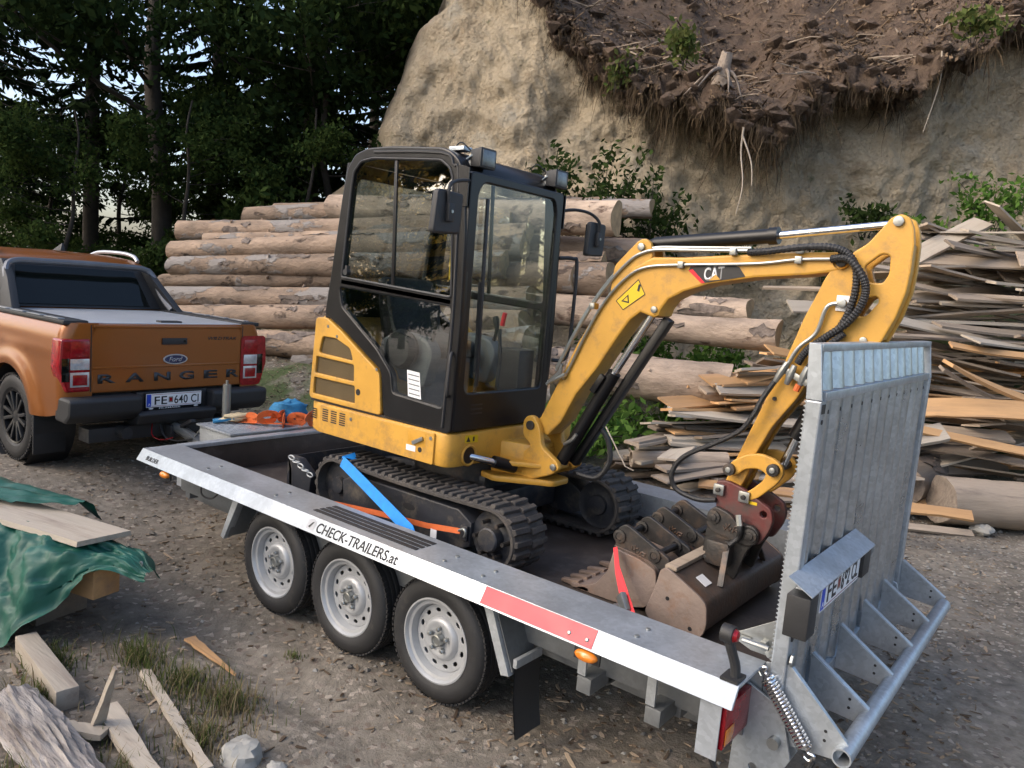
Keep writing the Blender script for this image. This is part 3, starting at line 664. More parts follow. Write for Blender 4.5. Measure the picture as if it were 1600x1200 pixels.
shr = [(4.6, 11.9, 2.6, .4, .4, 300, 'leaf_mid', 'small plant low on the sandy face above the dipper arm'), (6.3, 11.6, 2.9, .5, .5, 420, 'leaf_bright', 'green plant on the ledge above the high heap of boards'), (7.3, 11.4, 2.7, .5, .6, 420, 'leaf_bright', 'green plant low at the right edge above the heap'), (3.4, 12.0, 2.5, .45, .5, 360, 'leaf_mid', 'sparse plant on the face above the dipper cylinder rod'), (2.0, 11.0, 5.3, .3, .3, 240, 'grass', 'tuft of pale fern hanging at the edge of the sod left of the stump'), (5.8, 10.9, 5.9, .3, .35, 240, 'grass', 'tuft of grass on the right part of the overhanging edge'),
       (1.1, 11.8, 2.6, 1.6, .7, 900, 'leaf_mid', 'tall thin leafy shrub against the sandy face behind the cab'),
       (1.9, 11.7, 2.5, 1.3, .7, 900, 'leaf_mid', 'leafy shrub on the bank just right of the cab roof lamp'),
       (.4, 11.9, 2.9, 1.2, .5, 500, 'leaf_mid', 'small sparse shrub on the sandy face left of the right roof lamp'),
       (2.2, 10.6, 1.9, .8, .9, 1100, 'leaf_bright', 'low bright green brambles above the right log ends'),
       (1.6, 10.4, 1.8, .7, .8, 1000, 'leaf_bright', 'low green brambles behind the cab mirror'),
       (3.0, 10.7, 1.75, .7, .8, 900, 'leaf_bright', 'green brambles under the dipper cylinder of the excavator'),
       (2.6, 9.5, 1.05, .6, .9, 1200, 'leaf_bright', 'green brambles seen under the boom between the logs'),
       (3.6, 9.6, .95, .6, .8, 1000, 'leaf_bright', 'green brambles beside the dipper arm'),
       (5.9, 11.7, 3.0, .6, .5, 500, 'leaf_bright', 'small green plant high on the bank above the heap of boards'),
       (6.8, 11.5, 3.5, .7, .6, 600, 'leaf_bright', 'green plant on the bank at the right edge of the photo'),
       (5.1, 11.8, 3.3, .5, .4, 400, 'leaf_mid', 'small green tuft on the sandy face left of the white patch'),
       (1.2, 12.4, 5.25, .45, .3, 300, 'grass', 'pale yellow green tuft growing on the edge of the sod'),
       (.9, 8.6, .42, .35, .9, 1200, 'leaf_bright', 'low green weeds below the boom beside the fallen log'),
       (.5, 8.1, .3, .3, .8, 900, 'leaf_bright', 'low green weeds on the slope behind the right track')]
for i, (L, D, z, h, s_r, n, mt, lab) in enumerate(shr):
    if mt == 'leaf_bright' and D < 11: z = gh0(*XY(L, D))
    shrub('leafy_shrub', lab, L, D, z, h, s_r, n, mt, 50+i, .07)
# ================================================================ TRAILER
TR = thing('trailer', 'galvanised three-axle car trailer carrying the yellow excavator, loading ramp folded up', 'trailer', (0, 1.05, 0))
XF, XR = -2.05, 2.20; YI, YO, ZR = .165, -.094, .738; YC = 1.0485; ZD = .505
def my(y): return 2*YC-y
box('deck_floor', 'ply', TR, XF+.02, XR+.0, YI+.006, my(YI)-.006, ZD-.035, ZD, .002)
for k in range(7):  # joints between the deck sheets
    pass
prof = [(YI, .44), (YI, ZR), (YO, ZR), (YO-.046, ZR-.074), (YO-.032, ZR-.080), (YO+.006, ZR-.014), (YI-.012, ZR-.014), (YI-.012, .44)]
rail = plate('side_rail', 'alu', TR, prof, 'x', XF-.02, XR-.01, .003)
prof2 = [(my(a), b) for a, b in prof][::-1]
rail2 = plate('side_rail', 'alu', TR, prof2, 'x', XF-.02, XR-.01, .003)
# lip direction for lettering on the sloping outer edge
LU = Vector((0, .046, .074)).normalized(); LX = Vector((1, 0, 0))
def lip(x, t): # point on the lip face, t=0 bottom .. 1 top
    return Vector((x, YO-.046+.046*t, ZR-.074+.074*t))
text('lettering', 'black_print', rail, 'CHECK-TRAILERS.at', .054, lip(-.12, .18), LX, LU, .0015, .012, 1.0, .62)
text('lettering', 'black_print', rail, 'BUILDER', .030, lip(-1.96, .25), LX, LU, .0015, .012, 1.0, .155)
e_ = MB(); c_ = lip(-.17, .5)
for t in (0, 1):
    pass
e_.add([c_+LX*a+LU*b+LX.cross(LU)*.0015 for a, b in ((-.03, -.028), (.03, -.028), (.03, .02), (0, .034), (-.03, .02))], [(0, 1, 2, 3, 4)])
e_.build('shield_emblem', M('emblem_grey', (.32, .33, .35), .5, .3), rail, ang=0)
em = MB(); em.add([c_+LX*a+LU*b+LX.cross(LU)*.003 for a, b in ((-.016, -.016), (.0, -.02), (.018, .018), (.004, .012))], [(0, 1, 2, 3)]); em.build('emblem_mark', 'black_print', rail, ang=0)
nrm = LX.cross(LU)
rt = MB(); A = [lip(1.04, .08), lip(1.615, .08), lip(1.615, .97), lip(1.04, .97)]
rt.add([p+nrm*.0005 for p in A]+[p+nrm*.003 for p in A], [(0, 1, 2, 3), (4, 5, 6, 7), (0, 1, 5, 4), (1, 2, 6, 5), (2, 3, 7, 6), (3, 0, 4, 7)])
rt.build('red_reflector', 'red_reflect', rail, ang=20)
for x in (1.50, 1.585):
    d = MB(); c = lip(x, .4)+nrm*.004; q = nrm.to_track_quat('Z', 'Y'); d.lathe([(.0001, .004), (.006, .003), (.009, 0)], (0, 0, 0), 'z', 10)
    d.v = [tuple(c+q @ Vector(v)) for v in d.v]; d.build('rivet', 'zinc', rail)
for y in (-.035, .005, .045, .085):
    box('anti_slip_strip', 'black_plastic', rail, -.27+(y+.035)*.1, .53, y, y+.028, ZR+.0005, ZR+.004, .001)
for x in (-1.35, -.62, .72, .96, 1.75):
    for y in (-.03, .06):
        m = MB(); disc(m, (x, y, ZR+.003), .010, 'z', .008, 10); m.build('bolt_head', 'zinc', rail, .002)
# front board and its aluminium cap
fp = box('front_board', 'ply', TR, XF, XF+.022, YI+.004, my(YI)-.004, ZD-.03, ZR-.03, .003)
box('cap_rail', 'alu', fp, XF-.04, XF+.045, YI-.01, my(YI)+.01, ZR-.03, ZR-.002, .004)
# chassis
for y in (.26, 1.78): box('long_beam', 'chassis', TR, XF, XR, y, y+.06, .33, ZD-.036, .004)
for x in (-1.9, -1.2, -.34, .33, 1.0, 1.52, 1.86):
    box('cross_member', 'chassis', TR, x-.03, x+.03, YI-.02, my(YI)+.02, .385, ZD-.037, .004)
box('side_beam', 'chassis', TR, XF+.1, XR-.05, YI-.045, YI-.002, .44, .60, .004)
box('side_beam', 'chassis', TR, XF+.1, XR-.05, my(YI)+.002, my(YI)+.045, .44, .60, .004)
for x in (-.669, 0, .669):
    m = MB(); m.tube([(x, .1, .313), (x, 2*YC-.1, .313)], .042, 10); m.build('axle', 'chassis', TR)
# wheels
def wheel(x, side):
    y0 = 0. if side < 0 else 2*YC
    s = 1 if side < 0 else -1
    def Y(h): return h*s
    c = (x, y0, .313)
    t = MB(); rt_ = .313
    pr_ = [(.205, .004), (.222, -.006), (.245, -.012), (.268, -.010), (.288, -.001), (.300, .010), (.306, .020)]
    for k, yy in enumerate((.020, .043, .046, .054, .057, .075, .078, .086, .089, .107, .110, .118, .121, .144)):
        gro = (k % 4) in (2, 3)
        pr_.append((rt_-(.009 if gro else 0)-(.004 if k in (0, 13) else 0), yy))
    pr_ += [(.300, .154), (.285, .163), (.25, .168), (.215, .160), (.205, .150)]
    t.lathe([(r_, Y(h)) for r_, h in pr_], c, 'y', 56)
    wh = t.build('wheel', 'tyre', TR, ang=25)
    lug = MB()   # shoulder tread blocks: sipes as real notches between small blocks
    for k in range(72):
        a = 2*math.pi*k/72
        for yy, w_, tw_ in ((.012, .026, .03), (.128, .026, -.03)):
            for q in (0,):
                ca, sa = math.cos(a), math.sin(a); ta = Vector((-sa, 0, ca)); ra = Vector((ca, 0, sa))
                cc = Vector(c)+ra*(.3115)+Vector((0, Y(yy+w_/2), 0))
                hw = .0085
                vs = [cc+ta*(i*hw+j*tw_*.12)+Vector((0, Y(j*w_/2), 0))+ra*kk for kk in (-.006, .0035) for i, j in ((-1, -1), (1, -1), (1, 1), (-1, 1))]
                lug.add(vs, [(0, 1, 2, 3), (4, 5, 6, 7), (0, 1, 5, 4), (1, 2, 6, 5), (2, 3, 7, 6), (3, 0, 4, 7)])
    lug.build('tread_blocks', 'tyre', wh, ang=0)['kind'] = 'stuff'
    rm = MB(); rm.lathe([(r_, Y(h)) for r_, h in [(.212, .006), (.211, -.003), (.203, -.004), (.198, .003), (.193, .012), (.178, .016), (.172, .03), (.165, .062), (.162, .075), (.172, .09), (.172, .15)]], c, 'y', 48)
    rm.build('rim_barrel', 'rim', wh, ang=40)
    holes = []
    for k in range(12):
        a = 2*math.pi*(k+.5)/12; cx, cz = x+.139*math.cos(a), .313+.139*math.sin(a)
        ta, ra = (-math.sin(a), math.cos(a)), (math.cos(a), math.sin(a))
        holes.append([(cx+.0165*math.cos(b)*ta[0]+.0105*math.sin(b)*ra[0], cz+.0165*math.cos(b)*ta[1]+.0105*math.sin(b)*ra[1]) for b in [2*math.pi*j/12 for j in range(12)]])
    circ = lambda r_, n=48: [(x+r_*math.cos(2*math.pi*j/n), .313+r_*math.sin(2*math.pi*j/n)) for j in range(n)]
    yy = sorted((y0+Y(.048), y0+Y(.056)))
    plate('rim_disc', 'rim', wh, [circ(.166), circ(.108)]+holes, 'y', yy[0], yy[1], .002)
    rb = MB(); rb.lathe([(r_, Y(h)) for r_, h in [(.113, .054), (.108, .043), (.096, .028), (.085, .024), (.072, .028), (.045, .036), (.0001, .036)]], c, 'y', 40); rb.build('rim_centre', 'rim', wh, ang=40)
    dk = MB(); disc(dk, (x, y0+Y(.10), .313), .165, 'y', .004, 24); dk.build('brake_drum', 'black_plastic', wh)
    hb = MB(); hb.lathe([(r_, Y(h)) for r_, h in [(.034, .034), (.034, .014), (.030, .004), (.024, .002), (.022, .008), (.0001, .008)]], c, 'y', 20); hb.build('hub_cap', 'zinc', wh)
    for k in range(5):
        a = 2*math.pi*k/5+.3; n_ = MB(); n_.lathe([(.0001, Y(.006)), (.009, Y(.008)), (.0125, Y(.012)), (.0125, Y(.028))], (x+.056*math.cos(a), y0, .313+.056*math.sin(a)), 'y', 6)
        n_.build('wheel_bolt', 'zinc', wh, ang=20)
    return wh
for x in (-.669, 0, .669):
    wheel(x, -1); wheel(x, 1)
# inner wheel arch panels, brackets, mud flaps
box('wheel_arch_panel', 'chassis', TR, -1.05, 1.10, YI+.005-.012, YI-.003, .30, .44, .002)
for sgn in (-1, 1):
    f = (lambda y: y) if sgn < 0 else my
    ya, yb = sorted((f(-.05), f(.0)))
    plate('fender_brace', 'galv_dull', TR, [(-1.005, .66), (-.945, .66), (-1.115, .345), (-1.15, .355)], 'y', ya, yb, .002)
    plate('fender_brace', 'galv_dull', TR, [(.975, .66), (1.025, .66), (1.165, .345), (1.12, .335)], 'y', ya, yb, .002)
    y1, y2 = sorted((f(-.03), f(.155)))
    m = MB(); m.add([(1.03, y1, .66), (1.165, y1, .36), (1.165, y2, .36), (1.03, y2, .66), (1.036, y1, .66), (1.171, y1, .36), (1.171, y2, .36), (1.036, y2, .66)], [(0, 1, 2, 3), (4, 5, 6, 7), (0, 1, 5, 4), (1, 2, 6, 5), (2, 3, 7, 6), (3, 0, 4, 7)])
    m.build('fender_back_plate', 'chassis', TR)
    m = MB(); m.add([(-1.1, y1, .36), (-.97, y1, .66), (-.97, y2, .66), (-1.1, y2, .36), (-1.106, y1, .36), (-.976, y1, .66), (-.976, y2, .66), (-1.106, y2, .36)], [(0, 1, 2, 3), (4, 5, 6, 7), (0, 1, 5, 4), (1, 2, 6, 5), (2, 3, 7, 6), (3, 0, 4, 7)])
    m.build('fender_front_plate', 'chassis', TR)
    mf = MB(); rows = []
    for j in range(7):
        q = j/6; rows.append([(1.178+.035*q*q, y1+(y2-y1)*i/6, .405-.345*q) for i in range(7)])
    mf.grid(rows); mf.grid([[(p[0]+.006, p[1], p[2]) for p in r] for r in rows]); o = mf.build('mud_flap', 'black_plastic', TR)
    box('flap_strip', 'galv_dull', o, 1.172, 1.192, y1-.004, y2+.004, .385, .425, .002)
for x in (1.50, 1.82):
    box('rail_post', 'galv_dull', TR, x-.02, x+.02, .00, .012, .47, .662, .002)
    box('outrigger', 'chassis', TR, x-.018, x+.05, .0, .28, .395, .465, .004)
# side marker lamps
def marker(x, y, z):
    m = MB(); n = 18
    for s_, yy in ((1, 0), (.96, -.012), (.7, -.022), (.02, -.026)):
        m.v += [(x+.052*s_*math.cos(2*math.pi*k/n), y+yy, z+.023*s_*math.sin(2*math.pi*k/n)) for k in range(n)]
    for i in range(3):
        for k in range(n): m.f.append((i*n+k, i*n+(k+1) % n, (i+1)*n+(k+1) % n, (i+1)*n+k)); m.m.append(0)
    o = m.build('side_marker_lamp', 'amber', TR, ang=60)
    box('lamp_base', 'black_plastic', o, x-.06, x+.06, y+.001, y+.012, z-.028, z+.03, .003)
marker(-1.71, -.12, .632); marker(1.59, -.125, .632)
# rear: lamp cluster, stalk lamp, hinges
lb = plate('tail_lamp_box', 'alu', TR, [(2.07, .45), (2.15, .45), (2.15, .658), (2.07, .658)], 'y', -.125, -.119, .001)
box('lamp_housing', 'alu', lb, 2.09, 2.135, -.118, .15, .47, .655, .006)
box('tail_lamp', 'red_lens', lb, 2.136, 2.162, -.105, .13, .485, .645, .006)
box('indicator_lens', 'amber', lb, 2.1635, 2.1655, -.095, -.02, .50, .56, .002)
sk = MB(); sk.tube(smoothpath([(2.16, -.06, ZR), (2.155, -.06, ZR+.05), (2.135, -.075, ZR+.12), (2.125, -.08, ZR+.16)], 4), .018, 10); sk.box(2.12, 2.185, -.10, -.02, ZR+.001, ZR+.012)
ko = sk.build('outline_lamp', 'black_plastic', TR)
m = MB(); disc(m, (2.125, -.08, ZR+.165), .033, 'x', .045, 18); m.build('lamp_head', 'black_plastic', ko, .004)
m = MB(); m.lathe([(.0001, .040), (.018, .036), (.025, .022)], (2.125, -.08, ZR+.165), 'x', 16); m.build('lamp_lens', 'red_lens', ko)
for f in ((lambda y: y), my):
    ya, yb = sorted((f(.13), f(.142))); yc_, yd_ = sorted((f(.205), f(.217)))
    for a, b in ((ya, yb), (yc_, yd_)):
        plate('hinge_plate', 'galv', TR, [[(2.11, .28), (2.27, .28), (2.33, .42), (2.28, .60), (2.12, .66)], [(2.2+.016*math.cos(t), .335+.016*math.sin(t)) for t in [k*.628 for k in range(10)]]], 'y', a, b, .002)
    m = MB(); m.tube([(2.27, ya-.03, .47), (2.27, yd_+.03, .47)], .022, 12); m.build('hinge_pin', 'zinc', TR)
hose('lamp_cable', 'hose', TR, [(2.08, -.05, .46), (2.14, -.02, .33), (2.25, .05, .27), (2.36, .12, .33), (2.40, .16, .44)], .011)
hose('lamp_cable', 'hose', TR, [(-1.5, .02, .62), (-1.47, .0, .54), (-1.40, .03, .52), (-1.36, .08, .58)], .006)
# ---- the ramp, folded up
RX = 2.222; ZB, ZT = .52, 1.735; RY0, RY1 = .14, 2.10
rampE = bpy.data.objects.new('loading_ramp', None); COL.objects.link(rampE); rampE.location = (RX, YC, ZB); rampE.parent = TR
rampE.matrix_parent_inverse = root_world(TR).inverted()
NP = 12; pw = (RY1-.056-RY0-.056)/NP
base = None
for k in range(NP):
    y0 = RY0+.056+pw*k; y1 = y0+pw-.004
    pr_ = [(RX+.0, y0), (RX+.022, y0)]+[(RX+.022+.020*math.sin(math.pi*i/8)**.55, y0+pw*(.04+.50*i/8)) for i in range(9)]+[(RX+.022, y0+pw), (RX+.0, y0+pw)]
    me_ = plate_mesh([pr_], 'z', ZB+.03, ZT-.005, .0)
    link('ramp_plank', me_, 'galv_ramp', rampE, 40)
    hl = MB(); disc(hl, (RX+.0415, y0+pw*.38, ZT-.045), .008, 'x', .003, 10); hl.build('drain_hole', 'black_print', rampE)
def side_post(y0, y1):
    o = plate('side_post', 'galv', rampE, [[(RX-.008, ZB-.02), (RX+.048, ZB-.02), (RX+.048, ZT), (RX-.008, ZT)]], 'y', y0, y1, .006)
    if y0 < 1:
        for z in (.86, 1.66):
            m = MB(); disc(m, (RX+.0485, (y0+y1)/2, z), .016 if z < 1 else .009, 'x', .004, 14); m.build('post_hole', 'black_print', rampE)
    return o
side_post(RY0, RY0+.054); side_post(RY1-.054, RY1)
# serrated grip edge on the inner side of the near post
sr = MB()
for k in range(70):
    z = ZB+.06+k*.0165
    sr.add([(RX-.0082, RY0+.02, z), (RX-.0082, RY0+.02, z+.0165), (RX-.020, RY0+.02, z+.008), (RX-.0082, RY0+.026, z), (RX-.0082, RY0+.026, z+.0165), (RX-.020, RY0+.026, z+.008)], [(0, 1, 2), (3, 4, 5), (0, 1, 4, 3), (1, 2, 5, 4), (2, 0, 3, 5)])
sr.build('grip_teeth', 'galv', rampE, ang=0)['kind'] = 'stuff'
box('cross_rail', 'galv', rampE, RX-.008, RX+.046, RY0+.056, RY1-.056, ZT-.004, ZT+.03, .004)
m = MB(); m.box(RX+.0485, RX+.050, RY0+.008, RY0+.046, ZT-.045, ZT-.012); m.build('post_slot', 'black_print', rampE)
# upper flap: fins leaning inwards between two end plates and a top bar
zt2 = 1.935
for y0, y1 in ((RY0-.0, RY0+.012), (RY1-.012, RY1)):
    plate('flap_end_plate', 'galv', rampE, [(RX-.008, ZT+.002), (RX+.048, ZT+.002), (RX+.02, zt2), (RX-.022, zt2)], 'y', y0, y1, .002)
plate('flap_end_plate', 'galv', rampE, [(RY0+.012, ZT+.03), (RY0+.080, ZT+.03), (RY0+.05, zt2-.003), (RY0+.012, zt2-.003)], 'x', RX+.012, RX+.018, .001)
box('top_bar', 'galv', rampE, RX-.024, RX+.026, RY0+.012, RY1-.012, zt2-.028, zt2, .004)
nf = 12; fw = (RY1-RY0-.14)/nf
for k in range(nf):
    ya = RY0+.075+fw*k; yb = ya+fw
    m = MB(); sec = [(RX+.004+.026*math.sin(math.pi*i/6)**.8, ya+.004+(fw-.008)*i/6) for i in range(7)]
    m.grid([[(x+.004, y, ZT+.032) for x, y in sec], [(x-.018, y, zt2-.03) for x, y in sec]]); m.grid([[(x-.002, y, ZT+.032) for x, y in sec], [(x-.024, y, zt2-.03) for x, y in sec]])
    m.build('flap_fin', 'galv_ramp', rampE, ang=50, normals=False)
# foot: bottom rail, gussets and tube
TX, TZ = 2.50, .515
box('foot_rail', 'galv', rampE, RX-.006, RX+.046, RY0+.056, RY1-.056, ZB-.03, ZB+.028, .003)
m = MB(); m.lathe([(.034, -.98), (.034, .98), (.028, .98), (.028, -.98)], (TX, (RY0+RY1)/2-.02, TZ), 'y', 24, True); m.build('foot_tube', 'galv', rampE, ang=40)
gy = [RY0+.02, .47, .86, 1.25, 1.64, RY1-.01]
for i, y in enumerate(gy):
    pts = [(RX+.048, .70), (RX+.048, .50), (TX-.02, TZ-.028), (TX-.004, TZ+.036)]
    if i == 0: pts = [(RX+.058, .76), (RX-.03, .74), (RX-.03, .53), (RX+.09, .46), (TX-.02, TZ-.034), (TX+.01, TZ+.036)]
    plate('gusset', 'galv', rampE, [pts], 'y', y-.004, y+.004, .001)
    m = MB(); a = Vector((RX+.05, y+.012, .70 if i else .76)); b = Vector((TX, y+.012, TZ+.034)); m.bar(a, b, .026, .005, (0, 0, 1)); m.build('gusset_flange', 'galv', rampE, .001)
    m = MB()
    for (xx, zz) in ((TX-.07, TZ+.02), (TX-.07, TZ+.055)):
        disc(m, (xx, y-.0045, zz), .006, 'y', .002, 8)
    m.build('bolt_hole', 'black_print', rampE)
for i in range(5): box('foot_strip', 'galv', rampE, RX+.052, TX-.03, gy[i]+.006, gy[i]+.06, .497, .502, .001)
# coil spring on the side arm
sp = MB(); a = Vector((RX-.005, RY0-.02, .70)); b = Vector((TX-.12, RY0-.03, .505)); d = (b-a); u = d.cross(Vector((0, 1, 0))).normalized(); v = d.cross(u).normalized()
sp.tube([a+d*(i/240)+u*.024*math.cos(i/240*20*6.283)+v*.024*math.sin(i/240*20*6.283) for i in range(241)], .0055, 6); sp.build('coil_spring', 'chrome', rampE)
hose('spring_hook', 'chrome', rampE, [b+u*.02, b+d*.06, b+d*.14+u*.015, b+d*.17-u*.01, b+d*.1-u*.02], .006)
hose('spring_hook', 'chrome', rampE, [a+u*.02, a-d*.08, a-d*.14+u*.015, a-d*.16-u*.015, a-d*.06-u*.02], .006)
# hooded number plate with lamps
hx = RX+.044; HY0, HY1, HZ = .04, .90, 1.075
m = MB(); m.add([(hx, HY0, HZ+.050), (hx+.088, HY0, HZ), (hx+.088, HY1, HZ), (hx, HY1, HZ+.050), (hx, HY0, HZ+.046), (hx+.088, HY0, HZ-.004), (hx+.088, HY1, HZ-.004), (hx, HY1, HZ+.046)], [(0, 1, 2, 3), (4, 5, 6, 7), (0, 1, 5, 4), (1, 2, 6, 5), (2, 3, 7, 6), (3, 0, 4, 7)]); m.build('plate_hood', 'galv', rampE)
for y0, y1 in ((HY1-.004, HY1),):
    plate('hood_cheek', 'galv', rampE, [(hx, HZ-.20), (hx, HZ+.04), (hx+.085, HZ-.006), (hx+.085, HZ-.03), (hx+.03, HZ-.20)], 'y', y0, y1, .0008)
box('plate_back', 'galv_dull', rampE, hx+.005, hx+.062, HY0+.08, HY1-.16, HZ-.115, HZ-.01, .002)
box('lamp_box', 'black_plastic', rampE, hx+.0, hx+.084, HY0+.004, HY0+.10, HZ-.165, HZ-.012, .006)
box('lamp_box', 'black_plastic', rampE, hx+.0, hx+.080, HY1-.13, HY1-.02, HZ-.12, HZ-.012, .004)
def number_plate(parent, origin, ux, uy, txt1, txt2, w_=.52, h_=.12):
    ux = Vector(ux); uy = Vector(uy); n = ux.cross(uy); o = Vector(origin); parts = []
    def quad(x0, x1, y0, y1, d0, d1):
        m = MB(); m.add([o+ux*x+uy*y+n*d for d in (d0, d1) for x, y in ((x0, y0), (x1, y0), (x1, y1), (x0, y1))], [(0, 1, 2, 3), (4, 5, 6, 7), (0, 1, 5, 4), (1, 2, 6, 5), (2, 3, 7, 6), (3, 0, 4, 7)]); return m.mesh('q')
    parts.append((quad(0, w_, 0, h_, 0, .004), 'white'))
    parts.append((quad(.004, .044, .006, h_-.006, .0035, .0048), 'euro_blue'))
    parts.append((quad(.05, w_-.006, h_-.011, h_-.008, .0035, .0048), 'red_lens')); parts.append((quad(.05, w_-.006, .008, .011, .0035, .0048), 'red_lens'))
    parts.append((text_mesh('A', .022, o+ux*.016+uy*.016+n*.0045, ux, uy, .001, .01), 'white'))
    parts.append((text_mesh(txt1, .075, o+ux*.075+uy*.022+n*.004, ux, uy, .0015, .01, 1.05, .115), 'black_print'))
    parts.append((quad(.205, .245, .035, .085, .0035, .005), 'rust_brown')); parts.append((quad(.213, .237, .045, .075, .005, .0055), 'red_lens'))
    parts.append((text_mesh(txt2, .075, o+ux*.258+uy*.022+n*.004, ux, uy, .0015, .01, 1.05, .235), 'black_print'))
    return join('number_plate', parts, parent)
number_plate(rampE, (hx+.0635, .235, .955), (0, 1, 0), (0, 0, 1), 'FE', '692 CL')
m = MB(); disc(m, (RX+.060, RY0+.03, .775), .026, 'x', .012, 6); m.build('hex_bolt', 'zinc', rampE, .002)
# latch by the post
lt = plate('ramp_latch', 'zinc', TR, [(2.02, .785), (2.08, .815), (2.20, .895), (2.215, .875), (2.20, .75), (2.12, .75)], 'y', .185, .191, .001)
box('latch_handle', 'zinc', lt, 2.0, 2.12, .165, .18, .79, .80, .003)
m = MB(); m.tube([(2.10, .14, .80), (2.20, .14, .80)], .010, 8); m.build('latch_bolt', 'zinc', lt)
for x, z in ((2.17, .79), (2.20, .77)):
    m = MB(); disc(m, (x, .175, z), .02, 'y', .02, 6); m.build('latch_nut', 'zinc', lt, .002)
# drawbar, step plate, jockey wheel
db = MB(); db.bar((XF+.1, .55, .47), (-3.1, YC-.2, .50), .07, .09); db.bar((XF+.1, 1.55, .47), (-3.1, YC-.2, .50), .07, .09); db.build('drawbar', 'chassis', TR, .004)
m = MB(); m.tube([(-3.05, YC-.2, .50), (-3.25, YC-.19, .53), (-3.45, YC-.18, .55)], [.05, .045, .04], 12); m.build('coupling', 'zinc', TR)
m = MB(); m.bar((-3.3, YC-.19, .58), (-3.12, YC-.195, .66), .05, .03); m.build('coupling_handle', 'black_plastic', TR, .006)
m = MB(); m.bar((-3.0, YC-.24, .55), (-2.9, YC-.2, .68), .02, .012); m.build('brake_lever', 'zinc', TR, .003)
hose('brake_cable', 'hose', TR, [(-3.5, YC-.3, .62), (-3.35, YC-.33, .50), (-3.2, YC-.3, .48), (-3.0, YC-.26, .53)], .008)
hose('breakaway_wire', 'red_lens', TR, [(-3.5, YC-.36, .60), (-3.42, YC-.4, .5), (-3.33, YC-.36, .47), (-3.25, YC-.3, .5)], .004)
tb = box('tread_step', 'alu', TR, -2.62, -2.13, .60, 1.40, .735, .750, .003)
st_ = MB()
for i in range(11):
    for j in range(18):
        cx, cy = -2.60+i*.045, .625+j*.045; a = .785 if (i+j) % 2 else -.785
        d = Vector((math.cos(a)*.014, math.sin(a)*.014, 0)); st_.bar(Vector((cx, cy, .751))-d, Vector((cx, cy, .751))+d, .006, .004)
st_.build('tread_pattern', 'alu', tb)['kind'] = 'stuff'
box('tool_box', 'galv_dull', TR, -2.60, -2.15, .62, 1.38, .47, .733, .004)
m = MB(); m.tube([(-2.80, .97, .36), (-2.80, .97, 1.02)], .034, 16); jk = m.build('jockey_wheel', 'zinc', TR)
m = MB(); m.tube([(-2.80, .97, 1.02), (-2.80, .97, 1.055)], .012, 8); m.build('jockey_crank', 'zinc', jk)
m = MB(); m.lathe([(.10, -.03), (.11, 0), (.10, .03), (.05, .03), (.05, -.03)], (-2.80, .97, .30), 'y', 20, True); m.build('jockey_tyre', 'tyre', jk)
# ---- loose things on the drawbar step
def strap_ribbon(pts, w_, th=.003, up=(0, 0, 1)):
    m = MB(); pts = [Vector(p) for p in pts]; rows = []
    for i, p in enumerate(pts):
        d = (pts[min(i+1, len(pts)-1)]-pts[max(0, i-1)]).normalized(); s = d.cross(Vector(up))
        if s.length < .05: s = d.cross(Vector((0, 1, 0)))
        s.normalize(); n = s.cross(d)*th/2
        rows.append([p-s*w_/2-n, p+s*w_/2-n, p+s*w_/2+n, p-s*w_/2+n, p-s*w_/2-n])
    return m.grid(rows)
rg = random.Random(5)
bd = thing('ratchet_strap_bundle', 'heap of orange ratchet straps lying on the step behind the front board', 'strap', (-2.35, 1.05, .755))
for k in range(6):
    c = Vector((-2.40+.08*(k % 3)+.03*k, .96+.075*k, .795+.018*(k % 2))); r_ = .055+.02*(k % 3); a = (.2, 1.3, -.7, 2.0, .6, -1.2)[k]
    pts = [c+Vector((math.cos(t)*r_*(1-.03*i)*math.cos(a)*1.2, math.cos(t)*r_*(1-.03*i)*math.sin(a)*1.2, math.sin(t)*r_*.6*(1-.03*i))) for i, t in enumerate([i*.42 for i in range(17+k)])]
    m = strap_ribbon(pts, .05, .004, (-math.sin(a), math.cos(a), 0)); m.build('webbing_loop', 'orange_strap', bd, normals=False, ang=60)
strap_ribbon(smoothpath([(-2.55, .85, .76), (-2.4, .95, .765), (-2.25, 1.05, .775), (-2.18, 1.2, .765)], 4), .05).build('webbing_tail', 'orange_strap', bd, normals=False)
m = MB(); m.bar((-2.42, 1.22, .79), (-2.28, 1.28, .83), .06, .03); m.build('ratchet', 'zinc', bd, .006)
def rag(name, lab, mat, cx, cy, cz, sx, sy, sz, seed):
    m = MB(); n, k = 20, 12
    for i in range(k+1):
        ph = math.pi*i/k
        for j in range(n):
            t = 2*math.pi*j/n; d = Vector((math.sin(ph)*math.cos(t), math.sin(ph)*math.sin(t), math.cos(ph)))
            q = 1+.35*fbm(d.x*2+seed, d.y*2, d.z*2, 3); m.v.append((cx+d.x*sx*q, cy+d.y*sy*q, max(cz-sz*.8, cz+d.z*sz*q)))
    for i in range(k):
        for j in range(n): m.f.append((i*n+j, i*n+(j+1) % n, (i+1)*n+(j+1) % n, (i+1)*n+j)); m.m.append(0)
    return tag(m.build(name, mat, None, ang=60), lab, 'cloth')
rag('work_jacket', 'crumpled dark blue cloth lying beside the orange straps', 'blue_cloth', -2.40, 1.32, .83, .13, .16, .09, 2)
rag('work_glove', 'tan and blue work glove lying on the tread plate', 'skin_tan', -2.52, .90, .79, .07, .14, .035, 6)
tag(MB().bar((-2.58, .72, .765), (-2.50, .86, .79), .10, .02).build('glove_pack', 'blue_cloth', None, .006), 'small blue pack at the left end of the tread plate step', 'pack')
